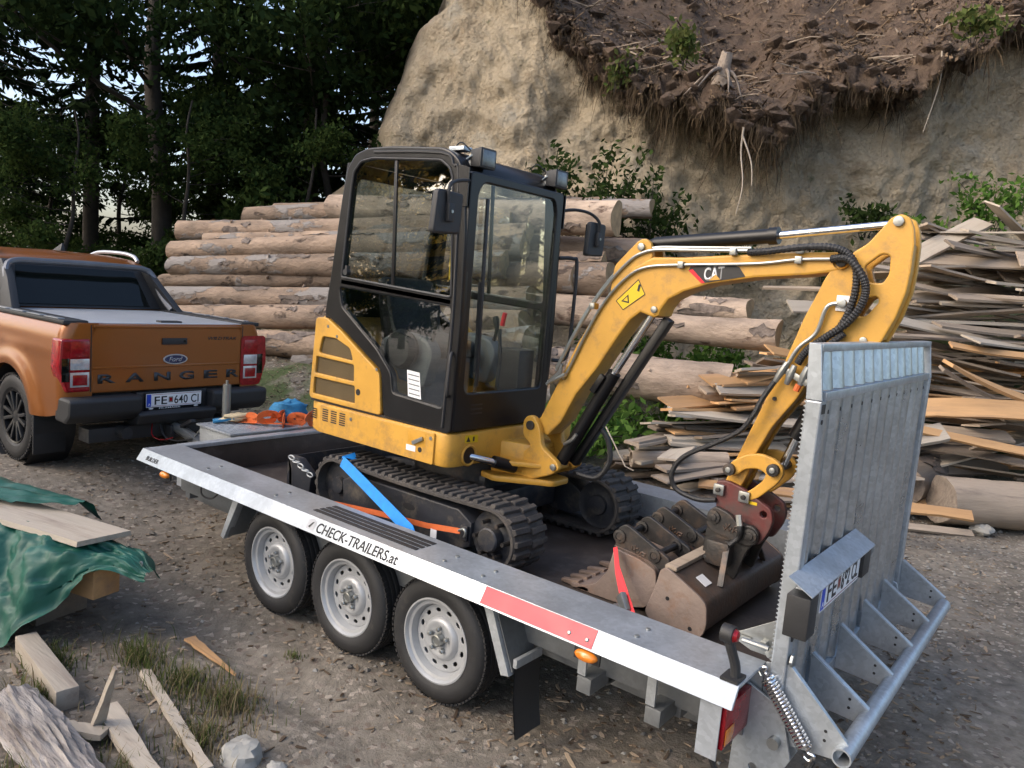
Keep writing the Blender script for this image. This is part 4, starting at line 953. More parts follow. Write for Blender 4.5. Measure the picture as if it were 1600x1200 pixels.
# ================================================================ EXCAVATOR
EX = thing('mini_excavator', 'yellow mini excavator with black cab strapped down on the trailer', 'excavator', (0, 1.08, ZD))
EC = 1.08
# ---- undercarriage
TXF, TXR, TZC, TRR = .605, -.672, .712, .172
def loop_pt(s):  # outer run of the belt: returns point and outward normal
    Ls = TXF-TXR; arc = math.pi*TRR; per = 2*Ls+2*arc; s %= per
    if s < Ls: return Vector((TXR+s, 0, TZC+TRR-.012*math.sin(math.pi*s/Ls))), Vector((0, 0, 1))
    s -= Ls
    if s < arc: a = math.pi/2-s/TRR; return Vector((TXF+TRR*math.cos(a), 0, TZC+TRR*math.sin(a))), Vector((math.cos(a), 0, math.sin(a)))
    s -= arc
    if s < Ls: return Vector((TXF-s, 0, TZC-TRR)), Vector((0, 0, -1))
    s -= Ls; a = -math.pi/2-s/TRR; return Vector((TXR+TRR*math.cos(a), 0, TZC+TRR*math.sin(a))), Vector((math.cos(a), 0, math.sin(a)))
PER = 2*(TXF-TXR)+2*math.pi*TRR
lugm = None
def track(y0, y1):
    m = MB(); N = 110; rows = []
    for i in range(N+1):
        p, n = loop_pt(PER*i/N)
        a, b = p+n*.006, p-n*.018
        rows.append([(a.x, y0+.012, a.z), (a.x, y1-.012, a.z), (a.x-n.x*.008, y1, a.z-n.z*.008), (b.x, y1, b.z), (b.x, y0, b.z), (a.x-n.x*.008, y0, a.z-n.z*.008), (a.x, y0+.012, a.z)])
    m.grid(rows); tr = m.build('track', 'rubber_track', EX, ang=50)
    nl = 60; w_ = (y1-y0)
    global lugm
    if lugm is None:
        lg = MB()
        for s in (-1, 1):
            o = .018 if s > 0 else 0
            vs = []
            for zz, sh in ((-.004, 0), (.017, .005)):
                for (u, v) in ((-.020+sh+o, s*.006), (.022-sh+o, s*.006), (.016-sh+o, s*(w_/2-.004-sh)), (-.022+sh+o, s*(w_/2-.004-sh))): vs.append((u, v, zz))
            lg.add(vs, [(0, 1, 2, 3), (4, 5, 6, 7), (0, 1, 5, 4), (1, 2, 6, 5), (2, 3, 7, 6), (3, 0, 4, 7)])
        lugm = lg.mesh('tread_lug', .003, 1); lugm.materials.append(MT['rubber_track'])
    for k in range(nl):
        p, n = loop_pt(PER*(k+.3)/nl); o = bpy.data.objects.new('tread_lug', lugm); COL.objects.link(o)
        t = Vector((0, 1, 0)).cross(n); q = p+n*.006
        o.parent = tr; o.matrix_parent_inverse = root_world(tr).inverted()
        o.matrix_basis = Matrix(((t.x, 0, n.x, q.x), (0, 1, 0, (y0+y1)/2), (t.z, 0, n.z, q.z), (0, 0, 0, 1)))
    # idler, sprocket, frame, rollers
    ym = (y0+y1)/2; s = -1 if ym < EC else 1
    ya = y0+.035; yb = y1-.035
    f = MB(); f.lathe([(.0001, ya-ym), (.06, ya-ym), (.065, ya-ym+.02), (.125, ya-ym+.03), (.150, ya-ym+.02), (.150, yb-ym-.02), (.125, yb-ym-.03), (.06, yb-ym), (.0001, yb-ym)], (TXF, ym, TZC), 'y', 28); f.build('drive_wheel', 'navy_steel', tr)
    f = MB(); f.lathe([(.0001, ya-ym), (.05, ya-ym), (.055, ya-ym+.025), (.150, ya-ym+.03), (.150, yb-ym-.03), (.055, yb-ym-.025), (.05, yb-ym), (.0001, yb-ym)], (TXR, ym, TZC), 'y', 28); f.build('idler_wheel', 'navy_steel', tr)
    yo = y0+.02 if s < 0 else y1-.02
    hc = MB(); hc.lathe([(.0001, -.03), (.058, -.03), (.066, -.022), (.068, .02)] if s < 0 else [(.0001, .03), (.058, .03), (.066, .022), (.068, -.02)], (TXF, yo, TZC), 'y', 24); hc.build('motor_cover', 'navy_steel', tr, ang=30)
    for k in range(6):
        a = k*1.047; t_ = MB(); disc(t_, (TXF+.098*math.cos(a), ya-.0 if s < 0 else yb, TZC+.098*math.sin(a)), .012, 'y', .07, 8); t_.build('sprocket_bolt', 'dark_steel', tr)
    yf0, yf1 = (y0+.030, y1-.06) if s < 0 else (y0+.06, y1-.030)
    fr_ = plate('track_frame', 'navy_steel', tr, [[(-.60, .62), (-.62, .76), (-.50, .815), (.36, .815), (.46, .76), (.46, .63), (.40, .60), (-.52, .60)]], 'y', yf0, yf1, .008)
    for x in (-.38, -.08, .22):
        r_ = MB(); r_.lathe([(.0001, -.09), (.05, -.09), (.05, -.04), (.035, -.035), (.035, .035), (.05, .04), (.05, .09), (.0001, .09)], (x, ym, .575), 'y', 18); r_.build('track_roller', 'dark_steel', tr)
    yh = yf0-.001 if s < 0 else yf1+.001
    for x, z, w2, h2 in ((-.02, .735, .05, .02), (-.18, .735, .02, .02)):
        h_ = MB(); h_.v = [(x+w2*math.cos(t)*(1 if abs(math.cos(t)) > .3 else 1), yh, z+h2*math.sin(t)) for t in [k*.3927 for k in range(16)]]; h_.f = [tuple(range(16))]; h_.m = [0]; h_.build('frame_slot', 'black_print', tr, ang=0)
    box('tie_down_lug', 'navy_steel', tr, .40, .45, yf0-.02 if s < 0 else yf1, yf0 if s < 0 else yf1+.02, .66, .74, .004)
track(.42, .70); track(2*EC-.70, 2*EC-.42)
cf = MB(); cf.box(-.35, .30, .70, 2*EC-.70, .66, .82); cf.box(-.2, .2, .85, 2*EC-.85, .82, .90); cf.build('car_body', 'navy_steel', EX, .01)
m = MB(); m.lathe([(.36, .86), (.36, 1.005), (.30, 1.005), (.30, .86)], (-.12, EC, 0), 'z', 36, True); m.build('slew_ring', 'dark_steel', EX)
# blade at the front of the trailer
bl = plate('dozer_blade', 'navy_steel', EX, [(-1.24, .52), (-1.18, .515), (-1.16, .60), (-1.165, .70), (-1.20, .79), (-1.225, .785), (-1.20, .70), (-1.195, .60)], 'y', .47, 2*EC-.47, .005)
for y in (.84, 2*EC-.84):
    m = MB(); m.bar((-1.18, y, .64), (-.35, y, .72), .07, .10); m.build('blade_arm', 'navy_steel', bl, .006)
for y in (.47, 2*EC-.53): plate('blade_end_plate', 'navy_steel', bl, [(-1.22, .52), (-.98, .54), (-.96, .70), (-1.10, .79), (-1.22, .79)], 'y', y, y+.06, .006)
# ---- house
def poly_arc(cx, cy, r_, a0, a1, n): return [(cx+r_*math.cos(a0+(a1-a0)*i/n), cy+r_*math.sin(a0+(a1-a0)*i/n)) for i in range(n+1)]
tail = [(-1.015+(-.17)*math.sin(math.pi*i/12), .50+(2*EC-1.0)*i/12) for i in range(13)]
outline = [(-.90, .452)]+tail+[(-.90, 2*EC-.452), (.20, 2*EC-.452), (.26, 2*EC-.52), (.26, .52), (.235, .47), (.20, .452)]
plate('lower_body', 'yellow', EX, rounded(outline, .03, 3), 'z', 1.012, 1.208, .018)
# engine bay: rounded tail and sloping deck
hp = [(-1.0, 1.22), (-.30, 1.22), (-.34, 1.47), (-.70, 1.675), (-.85, 1.765), (-.93, 1.765), (-.97, 1.70)]
eb = plate('engine_cover', 'yellow', EX, rounded(hp, .03, 3), 'y', .475, 2*EC-.452, .02)
tc_ = [(-1.005-.165*math.sin(math.pi*i/12), .50+(2*EC-1.0)*i/12) for i in range(13)]
plate('counterweight', 'yellow', EX, rounded(tc_+[(-.90, 2*EC-.46), (-.90, .46)], .02, 2), 'z', 1.222, 1.70, .03)
box('body_joint', 'black_plastic', EX, -.99, .22, .462, 2*EC-.47, 1.2075, 1.2225, .001)
vents = [rounded([(-.922, 1.525), (-.895, 1.632), (-.765, 1.632), (-.625, 1.585), (-.59, 1.512)], .02, 3),
         rounded([(-.945, 1.500), (-.58, 1.490), (-.572, 1.388), (-.952, 1.393)], .012, 3), rounded([(-.957, 1.365), (-.562, 1.362), (-.552, 1.255), (-.962, 1.258)], .012, 3)]
vents = [[(x+.012, z) for x, z in v] for v in vents]
pan = rounded([(-.955, 1.748), (-.988, 1.245), (-.972, 1.226), (-.302, 1.222), (-.336, 1.472), (-.70, 1.680), (-.848, 1.752)], .03, 4)
sp_ = plate('side_door', 'yellow', EX, [pan]+vents, 'y', .444, .470, .006)
for v in vents:
    plate('vent_mesh', 'grille', sp_, [v], 'y', .4605, .4615, .0)
    # fine expanded-metal bars behind the opening
    xs = [p[0] for p in v]; zs = [p[1] for p in v]; mm = MB(); x = min(xs)
    def inside(px, pz):
        c = False; j = len(v)-1
        for i in range(len(v)):
            if (v[i][1] > pz) != (v[j][1] > pz) and px < (v[j][0]-v[i][0])*(pz-v[i][1])/(v[j][1]-v[i][1])+v[i][0]: c = not c
            j = i
        return c
    st2 = .0125; iz = 0; z = min(zs)+.006
    while z < max(zs):
        x = min(xs)+(st2/2 if iz % 2 else 0)
        while x < max(xs):
            if inside(x, z): mm.add([(x-.0045, .4595, z), (x, .4590, z-.0045), (x+.0045, .4595, z), (x, .4590, z+.0045)], [(0, 1, 2, 3)])
            x += st2
        z += st2/2*1.05; iz += 1
    mm.build('mesh_bars', M('mesh_bronze', (.20, .14, .06), .5, .3), sp_, ang=0)['kind'] = 'stuff'
m = MB(); disc(m, (-.513, .4445, 1.33), .020, 'y', .004, 16); m.build('lock_hole', 'black_print', sp_)
for x, z in ((-.83, 1.70), (-.36, 1.49), (-.74, 1.645)):
    m = MB(); disc(m, (x, .4435, z), .010, 'y', .004, 12); m.build('panel_screw', 'zinc', sp_)
# lower skirt: separate skirt panels with gaps, slots, latch
sk = plate('skirt_panel', 'yellow', EX, [rounded([(-.865, 1.198), (-.865, 1.035), (-.845, 1.022), (.150, 1.018), (.150, 1.198)], .012, 3)], 'y', .440, .4515, .004)
for i, x0 in enumerate((-.835, -.752, -.669)):
    for j in range(6): box('vent_slot', 'black_print', sk, x0, x0+.055, .4385, .4402, 1.100+.014*j, 1.108+.014*j, .0005)
for j in range(5): box('vent_slot', 'black_print', EX, -.955, -.915, .4495, .4535, 1.10+.014*j, 1.108+.014*j, .0005)
for x, z in ((-.56, 1.155), (.125, 1.165)):
    m = MB(); disc(m, (x, .4395, z), .011, 'y', .006, 12); m.build('panel_screw', 'zinc', sk)
box('latch_recess', M('recess_yellow', (.60, .30, .03), .5), sk, -.055, .085, .4388, .4402, 1.105, 1.182, .002)
m = MB(); m.bar((-.01, .432, 1.115), (.07, .430, 1.155), .022, .012, (0, 1, 0)); m.build('door_latch', 'zinc', sk, .003)
box('worn_sticker', 'white', sk, -.065, .01, .4386, .4401, 1.065, 1.098, .0005)
m = MB(); disc(m, (.045, .4395, 1.085), .015, 'y', .004, 14); m.build('key_hole', 'black_print', sk)
wl = plate('warning_sticker', 'label_yellow', EX, [(.575, 1.150), (.685, 1.145), (.685, 1.188), (.575, 1.193)], 'x', .2605, .2615, .0)
plate('sticker_sign', 'black_print', wl, [[(.585, 1.155), (.62, 1.153), (.602, 1.185)]], 'x', .2616, .2621, .0)
box('sticker_sign', 'black_print', wl, .2616, .2621, .64, .655, 1.153, 1.18, .0)
# front nose, swing opening
no = plate('nose_frame', 'yellow', EX, rounded([(.24, .92), (.24, 1.24), (.42, 1.26), (.42, .92)], .03, 3) and rounded([(.2, .88), (.46, .98), (.46, 1.20), (.2, 1.30)], .03, 3), 'z', .935, 1.13, .015)
op = plate('cylinder_opening', 'black_paint', EX, [(.615+.05*math.cos(t), 1.075+.05*math.sin(t)) for t in [k*.3927 for k in range(16)]], 'x', .2602, .2622, .0)
rim_ = MB(); rim_.tube([(.262, .615+.056*math.cos(t), 1.075+.056*math.sin(t)) for t in [k*.3927 for k in range(17)]], .008, 6); rim_.build('opening_rim', 'yellow', op)
m = MB(); m.tube([(.20, .60, 1.075), (.262, .65, 1.062), (.33, .80, 1.02)], .020, 14); sc_ = m.build('swing_cylinder_rod', 'chrome', EX)
m = MB(); m.tube([(.315, .775, 1.03), (.37, .91, .99)], .036, 14); m.build('rod_eye', 'black_paint', sc_)
brk = [(.369, 1.272), (.405, 1.305), (.449, 1.303), (.496, 1.241), (.516, 1.138), (.635, 1.069), (.655, 1.03), (.60, .985), (.424, .916), (.34, .93), (.30, 1.0), (.373, 1.075), (.445, 1.130), (.375, 1.176)]
for y0, y1 in ((.955, .995), (2*EC-.995, 2*EC-.955)):
    sb_ = plate('swing_bracket', 'yellow', EX, rounded(brk, .03, 4), 'y', y0, y1, .008)
    for x, z, r_ in ((.428, 1.248, .028), (.615, 1.035, .02)):
        m = MB(); disc(m, (x, y0-.004 if y0 < EC else y1+.004, z), r_, 'y', .016, 16); m.build('pin_head', 'dark_steel' if z > 1.2 else 'zinc', sb_, .004)
for z0, z1 in ((.905, .94), (1.005, 1.035)):
    plate('bracket_web', 'yellow', EX, rounded([(.16, .84), (.30, .80), (.52, .95), (.60, 1.0), (.60, 1.16), (.40, 1.20), (.30, 1.1), (.33, .95), (.22, .92)], .03, 4), 'z', z0, z1, .008)
box('bracket_core', 'yellow', EX, .36, .47, .993, 2*EC-.993, .94, 1.10, .008)
# ---- cab
FY0, FY1 = .452, 1.335
outer = [(.255, 1.212), (-.292, 1.217), (-.335, 1.485), (-.70, 1.692), (-.885, 1.773), (-.846, 2.01), (-.772, 2.514), (-.739, 2.668), (-.672, 2.748), (-.567, 2.778), (-.377, 2.781), (.038, 2.757), (.115, 2.732), (.177, 2.684), (.225, 2.60), (.258, 2.30), (.268, 1.8)]
wup = rounded([(-.738, 2.012), (-.691, 2.549), (-.676, 2.643), (-.612, 2.703), (-.508, 2.717), (.045, 2.688), (.116, 2.644), (.142, 2.58), (.190, 1.955)], .02, 3)
wlo = rounded([(-.755, 1.950), (-.72, 1.835), (-.376, 1.610), (-.245, 1.485), (-.225, 1.372), (.180, 1.345), (.190, 1.905)], .03, 3)
for y0, y1, nm in ((FY0, FY0+.05, 'near'), (FY1-.05, FY1, 'far')):
    cfm = plate('cab_side_frame', 'black_paint', EX, [rounded(outer, .03, 3), wup, wlo], 'y', y0, y1, .010)
    yy = y0+.012 if nm == 'near' else y1-.012
    plate('side_window', 'glass', cfm, [[(x, z) for x, z in wup]], 'y', yy-.002, yy+.002, .0)
    plate('lower_window', 'glass', cfm, [wlo], 'y', yy-.002, yy+.002, .0)
    m = MB(); m.bar((-.318, yy, 2.705), (-.285, yy, 1.975), .022, .016, (0, 1, 0)); m.build('window_divider', 'black_paint', cfm, .003)
    m = MB(); m.bar((-.74, yy-.008, 1.985), (.19, yy-.008, 1.930), .008, .030, (0, 0, 1)); m.build('window_sill_bar', 'galv_dull', cfm, .003)
    if nm == 'near':
        for off, mt in ((.030, 'black_plastic'),):
            sl = []
            hose('window_seal', mt, cfm, [(x, y0+.001, z) for x, z in wup]+[(wup[0][0], y0+.001, wup[0][1])], .008, 6, 1)
        hose('door_edge_trim', 'black_plastic', cfm, [(.195, y0-.002, 1.24), (.215, y0-.002, 1.9), (.185, y0-.002, 2.58), (.14, y0-.002, 2.66), (.05, y0-.002, 2.725), (-.5, y0-.002, 2.752)], .009, 6, 4)
        tg = plate('instruction_sticker', 'white', cfm, [(-.12, 1.52), (-.018, 1.515), (.008, 1.365), (-.098, 1.37)], 'y', yy-.0045, yy-.0030, .0)
        for q in range(5): plate('sticker_line', 'interior', tg, [(-.108+.004*q, 1.500-.027*q), (-.020+.004*q, 1.496-.027*q), (-.019+.004*q, 1.489-.027*q), (-.107+.004*q, 1.493-.027*q)], 'y', yy-.0052, yy-.0046, .0)
        m = MB(); disc(m, (-.69, yy-.012, 2.045), .020, 'y', .03, 12); m.box(-.70, -.68, yy-.02, yy, 2.045, 2.085); m.build('window_catch', 'black_plastic', cfm)
        m = MB(); m.tube(smoothpath([(.225, y0-.004, 1.42), (.245, y0-.035, 1.45), (.248, y0-.035, 1.62), (.23, y0-.004, 1.66)], 4), .009, 8); m.build('door_handle', 'black_plastic', cfm)
rp = [(-.70, 2.70), (-.672, 2.745), (-.567, 2.775), (-.377, 2.778), (.038, 2.754), (.115, 2.729), (.177, 2.681), (.205, 2.62), (.15, 2.66), (.04, 2.712), (-.55, 2.735), (-.66, 2.69)]
plate('cab_roof', 'black_paint', EX, rounded(rp, .02, 2), 'y', FY0+.045, FY1-.045, .006)
ff = [(FY0+.012, 1.22), (FY1-.012, 1.22), (FY1-.012, 2.63), (FY0+.012, 2.63)]
wf = rounded([(.535, 1.432), (1.255, 1.432), (1.262, 2.50), (1.235, 2.582), (.575, 2.582), (.535, 2.52)], .05, 5)
cff = plate('cab_front_frame', 'black_paint', EX, [rounded(ff, .03, 3), wf], 'x', .222, .262, .008)
plate('windscreen', 'screen', cff, [wf], 'x', .244, .248, .0)
for j in range(3): box('front_vent_slot', 'black_print', cff, .2615, .2635, .60, .70, 1.31+.025*j, 1.318+.025*j, .0005)
m = MB(); m.bar((.27, .60, 2.50), (.27, .625, 1.47), .020, .014, (1, 0, 0)); m.build('wiper_arm', 'black_plastic', cff, .003)
m = MB(); m.bar((.262, .60, 2.05), (.262, .615, 1.55), .01, .02, (1, 0, 0)); m.build('wiper_blade', 'black_plastic', cff)
rfm = [(FY0+.012, 1.65), (FY1-.012, 1.65), (FY1-.012, 2.70), (FY0+.012, 2.70)]; wr = rounded([(.54, 1.98), (1.25, 1.98), (1.25, 2.62), (.54, 2.62)], .05, 4)
def shear_rear(o):
    for v in o.data.vertices: v.co.x += .145*(v.co.z-2.0)
    return o
rf_ = shear_rear(plate('cab_rear_frame', 'black_paint', EX, [rfm, wr], 'x', -.855, -.82, .004)); shear_rear(plate('rear_window', 'glass', rf_, [wr], 'x', -.84, -.837, .0))
hose('belt_strip', 'label_yellow', EX, [(.02, .62, 2.42), (.02, .62, 2.05)], .014, 6, 2)
# cab inside
box('cab_floor', 'interior', EX, -.30, .21, FY0+.06, FY1-.06, 1.225, 1.26, .004)
se = plate('operator_seat', 'black_plastic', EX, rounded([(-.62, 1.60), (-.18, 1.56), (-.16, 1.66), (-.50, 1.71), (-.58, 1.96), (-.62, 2.04), (-.70, 2.03), (-.68, 1.85)], .05, 4), 'y', .70, 1.14, .03)
box('seat_base', 'interior', se, -.52, -.22, .72, 1.12, 1.26, 1.57, .02)
for y in (.60, 1.17):
    c_ = plate('control_console', 'interior', EX, rounded([(-.52, 1.45), (-.12, 1.40), (-.06, 1.62), (-.12, 1.70), (-.35, 1.72), (-.52, 1.66)], .05, 4), 'y', y, y+.09, .02)
    m = MB(); m.tube(smoothpath([(-.12, y+.045, 1.68), (-.10, y+.045, 1.76), (-.12, y+.045, 1.84)], 3), [.012, .012, .012, .014, .018, .022, .018], 8); m.build('joystick', 'black_plastic', c_)
m = MB(); m.lathe([(.0001, -.04), (.10, -.04), (.12, 0), (.10, .05), (.0001, .06)], (-.28, .56, 1.62), 'y', 20); m.build('heater_duct', 'black_plastic', EX)
for y in (.80, 1.0):
    m = MB(); m.tube([(.10, y, 1.26), (.12, y, 1.60), (.10, y, 1.78)], .011, 8); m.build('travel_lever', 'black_plastic', EX)
box('instrument_panel', 'black_plastic', EX, .02, .19, 1.10, 1.26, 1.26, 1.66, .02)
m = MB(); m.tube([(.1, 1.02, 1.80), (.115, 1.02, 1.88)], .014, 8); m.build('red_lever_knob', 'red_strap', EX)
# roof lamps, mirrors, rails
def work_lamp(y):
    br = MB(); br.bar((.16, y-.06, 2.70), (.20, y-.03, 2.735), .03, .006); br.box(.17, .20, y-.05, y-.02, 2.67, 2.73); o = br.build('work_lamp', 'zinc', EX)
    m = MB(); m.add([(.175, y-.05, 2.665), (.175, y+.06, 2.665), (.175, y+.06, 2.755), (.175, y-.05, 2.755), (.265, y-.062, 2.655), (.265, y+.07, 2.655), (.265, y+.07, 2.765), (.265, y-.062, 2.765)], [(0, 1, 2, 3), (4, 5, 6, 7), (0, 1, 5, 4), (1, 2, 6, 5), (2, 3, 7, 6), (3, 0, 4, 7)])
    m.build('lamp_body', 'black_plastic', o, .012); box('lamp_glass', 'lamp_glass', o, .262, .268, y-.048, y+.056, 2.668, 2.752, .004)
    hose('lamp_wire', 'hose', o, [(.17, y-.02, 2.74), (.12, y-.06, 2.79), (.06, y-.04, 2.775), (.05, y-.03, 2.76)], .004)
work_lamp(.585); work_lamp(1.275)
box('roof_bracket', 'galv', EX, .02, .13, .53, .60, 2.752, 2.775, .003)
def mirror(y0, y1, arm, x=.33):
    hz = 2.385
    o = plate('mirror', 'black_plastic', EX, rounded([(y0, hz-.115), (y1, hz-.105), (y1+.01, hz+.10), (y0+.02, hz+.105)], .025, 4), 'x', x-.02, x+.02, .012)
    box('mirror_glass', 'dark_glass', o, x-.023, x-.0205, y0+.02, y1-.01, hz-.09, hz+.085, .002)
    hose('mirror_arm', 'black_plastic', o, arm, .010); box('mirror_clamp', 'black_plastic', o, x+.015, x+.045, (y0+y1)/2-.02, (y0+y1)/2+.02, hz-.05, hz+.04, .006)
    m = MB(); disc(m, (x+.046, (y0+y1)/2, hz), .008, 'x', .008, 8); m.build('clamp_bolt', 'zinc', o)
    return o
mirror(.115, .315, [(.25, .46, 2.575), (.30, .36, 2.56), (.345, .25, 2.535), (.36, .20, 2.50), (.355, .21, 2.38)])
mirror(1.50, 1.69, [(.24, 1.345, 2.53), (.29, 1.42, 2.545), (.33, 1.53, 2.535), (.365, 1.59, 2.48), (.358, 1.595, 2.38)])
plate('mirror_bracket', 'black_paint', EX, [(.205, 2.44), (.262, 2.44), (.262, 2.64), (.18, 2.66)], 'y', FY0-.008, FY0-.001, .001)
plate('mirror_bracket', 'black_paint', EX, [(.195, 2.42), (.262, 2.42), (.262, 2.62), (.18, 2.64)], 'y', FY1+.001, FY1+.010, .001)
hose('grab_rail', 'black_plastic', EX, [(.255, 1.34, 2.24), (.30, 1.42, 2.245), (.315, 1.45, 2.20), (.315, 1.45, 1.80), (.30, 1.44, 1.62), (.25, 1.36, 1.60)], .012)
m = MB(); m.tube([(-.80, .60, 1.75), (-.83, .53, 2.28)], .006, 6); m.build('antenna', 'black_plastic', EX)
# ---- boom
BY0, BY1 = 1.0, 1.16
boom = [(.458, 1.297), (.562, 1.524), (.661, 1.743), (.760, 1.924), (.845, 2.043), (.916, 2.131), (.986, 2.202), (1.085, 2.255), (1.26, 2.261), (1.503, 2.283), (1.869, 2.309), (2.055, 2.318), (2.085, 2.285), (2.067, 2.25), (2.004, 2.227), (1.882, 2.205), (1.644, 2.18), (1.414, 2.135), (1.281, 2.088), (1.2, 2.042), (1.163, 1.987), (1.155, 1.955), (1.125, 1.942), (1.045, 1.963), (.988, 1.917), (.92, 1.814), (.81, 1.631), (.692, 1.47), (.605, 1.292), (.52, 1.20), (.43, 1.20), (.40, 1.25)]
bo = plate('boom', 'yellow', EX, boom, 'y', BY0, BY1, .012)
for y0, y1 in ((BY0+.004, BY0+.034), (BY1-.034, BY1-.004)):
    plate('cylinder_lug', 'yellow', bo, rounded([(.845, 2.05), (.858, 2.20), (.986, 2.335), (1.023, 2.352), (1.065, 2.33), (1.085, 2.25)], .025, 4), 'y', y0, y1, .006)
def pin(parent, x, y, z, r_, mt='zinc', w_=.016):
    m = MB(); disc(m, (x, y, z), r_, 'y', w_, 16); o = m.build('pin', mt, parent, .003)
    return o
pin(bo, 1.015, BY0-.004, 2.304, .020); pin(bo, 1.128, BY0-.004, 1.984, .018); pin(bo, 2.03, BY0-.006, 2.275, .026, 'dark_steel')
m = MB(); m.lathe([(.036, -.012), (.036, .004), (.028, .008)], (2.03, BY0-.004, 2.275), 'y', 20); m.build('pin_boss', 'yellow', bo)
dec = plate('boom_decal', 'black_print', bo, [(1.296, 2.196), (1.373, 2.136), (1.596, 2.182), (1.560, 2.226), (1.540, 2.231), (1.310, 2.224)], 'y', BY0-.0016, BY0+.001, .0)
plate('decal_red_bar', 'red_strap', dec, [(1.296, 2.196), (1.373, 2.136), (1.392, 2.140), (1.318, 2.204)], 'y', BY0-.0026, BY0-.0014, .0)
text('decal_letters', 'white', dec, 'CAT', .064, (1.385, BY0-.0020, 2.152), (1, 0, .14), (-.05, 0, 1), .0012, .02, 1.0, .105)
plate('decal_triangle', 'yellow', dec, [(1.412, 2.152), (1.472, 2.160), (1.445, 2.184)], 'y', BY0-.0046, BY0-.0028, .0)
ws = plate('warning_sticker', 'label_yellow', bo, [(.894, 2.012), (1.017, 2.133), (1.064, 2.059), (.942, 1.968)], 'y', BY0-.0016, BY0+.001, .0)
plate('sticker_triangle', 'black_print', ws, [[(.925, 2.012), (.975, 2.005), (.965, 2.052)], [(.937, 2.018), (.966, 2.014), (.960, 2.040)]], 'y', BY0-.0024, BY0-.0014, .0)
plate('sticker_figure', 'black_print', ws, [(1.015, 2.075), (1.028, 2.070), (1.035, 2.105), (1.022, 2.112)], 'y', BY0-.0024, BY0-.0014, .0)
edg = MB()
for off, mt in ((.012, 'black_print'),):
    q = [(.894, 2.012), (1.017, 2.133), (1.064, 2.059), (.942, 1.968)]
    for i in range(4):
        a, b = q[i], q[(i+1) % 4]; edg.bar((a[0], BY0-.002, a[1]), (b[0], BY0-.002, b[1]), .004, .001, (0, 1, 0))
edg.build('sticker_border', 'black_print', ws)
# boom cylinder under the boom
m = MB(); m.tube([(.612, 1.04, 1.06), (.905, 1.04, 1.62)], .038, 16); bc = m.build('boom_cylinder', 'black_paint', EX)
m = MB(); m.tube([(.90, 1.04, 1.61), (1.10, 1.04, 1.955)], .021, 14); m.build('cylinder_rod', 'chrome', bc)
m = MB(); m.bar((.66, 1.10, 1.05), (1.17, 1.10, 1.94), .05, .06, (0, 1, 0)); m.build('cylinder_guard', 'black_paint', bc, .01)
m = MB(); m.bar((.80, 1.0, 1.50), (.86, 1.0, 1.60), .035, .03, (0, 1, 0)); m.build('port_block', 'black_paint', bc, .004)
m = MB(); m.tube(smoothpath([(.655, .985, 1.175), (.715, .97, 1.215), (.74, .97, 1.25)], 3), .011, 8); m.build('cylinder_fitting', 'zinc', bc)
hose('cylinder_hose', 'hose', bc, [(.80, 1.10, 1.30), (.86, 1.12, 1.22), (.88, 1.12, 1.10), (.82, 1.1, 1.0), (.70, 1.08, 1.0)], .016)
# stick cylinder on top
m = MB(); m.tube([(1.0, EC, 2.306), (1.06, EC, 2.33), (1.70, EC, 2.388)], [.034, .036, .036], 16); dc = m.build('stick_cylinder', 'black_paint', EX)
m = MB(); m.tube([(1.66, EC, 2.384), (1.705, EC, 2.388)], .042, 16); m.build('cylinder_gland', 'black_paint', dc)
m = MB(); m.tube([(1.70, EC, 2.388), (2.236, EC, 2.452)], .019, 14); m.build('cylinder_rod', 'chrome', dc)
# ---- stick
stk = [(2.205, 2.469), (2.18, 2.431), (2.127, 2.358), (2.075, 2.320), (1.985, 2.235), (1.964, 2.193), (1.939, 2.122), (1.896, 2.013), (1.838, 1.816), (1.775, 1.636), (1.701, 1.423), (1.634, 1.229), (1.595, 1.115), (1.61, 1.085), (1.66, 1.085), (1.714, 1.20), (1.755, 1.344), (1.812, 1.48), (1.909, 1.632), (1.985, 1.785), (2.05, 1.88), (2.14, 1.905), (2.236, 1.932), (2.282, 2.048), (2.308, 2.159), (2.314, 2.257), (2.312, 2.364), (2.301, 2.427), (2.28, 2.472), (2.244, 2.487)]
h1 = rounded([(2.125, 2.258), (2.19, 2.316), (2.225, 2.310), (2.23, 2.231), (2.21, 2.188), (2.15, 2.190)], .015, 3); h2 = rounded([(2.115, 2.04), (2.155, 2.122), (2.195, 2.132), (2.206, 2.108), (2.16, 2.04)], .015, 3)
for y0, y1, nm in ((BY0+.003, BY0+.033, 0), (BY1-.033, BY1-.003, 1)):
    top_ = [p for p in stk]
    s_o = plate('stick_cheek', 'yellow', EX, [rounded(top_, .012, 2), h1, h2], 'y', y0, y1, .007)
    if nm == 0:
        stick = s_o
core = [(1.985, 2.15), (1.905, 2.010), (1.847, 1.813), (1.784, 1.634), (1.712, 1.423), (1.645, 1.229), (1.61, 1.125), (1.66, 1.10), (1.704, 1.21), (1.745, 1.35), (1.803, 1.485), (1.90, 1.637), (1.975, 1.79), (2.04, 1.895), (2.08, 2.0), (2.06, 2.12)]
plate('stick_core', 'yellow', EX, core, 'y', BY0+.034, BY1-.034, .004)
plate('stick_spine', 'yellow', EX, [(2.232, 1.945), (2.270, 2.05), (2.296, 2.16), (2.302, 2.257), (2.300, 2.36), (2.288, 2.36), (2.289, 2.257), (2.283, 2.16), (2.258, 2.055), (2.222, 1.955)], 'y', BY0+.034, BY1-.034, .001)
pin(stick, 2.240, BY0-.003, 2.453, .022); pin(stick, 2.165, BY0-.001, 1.935, .016)
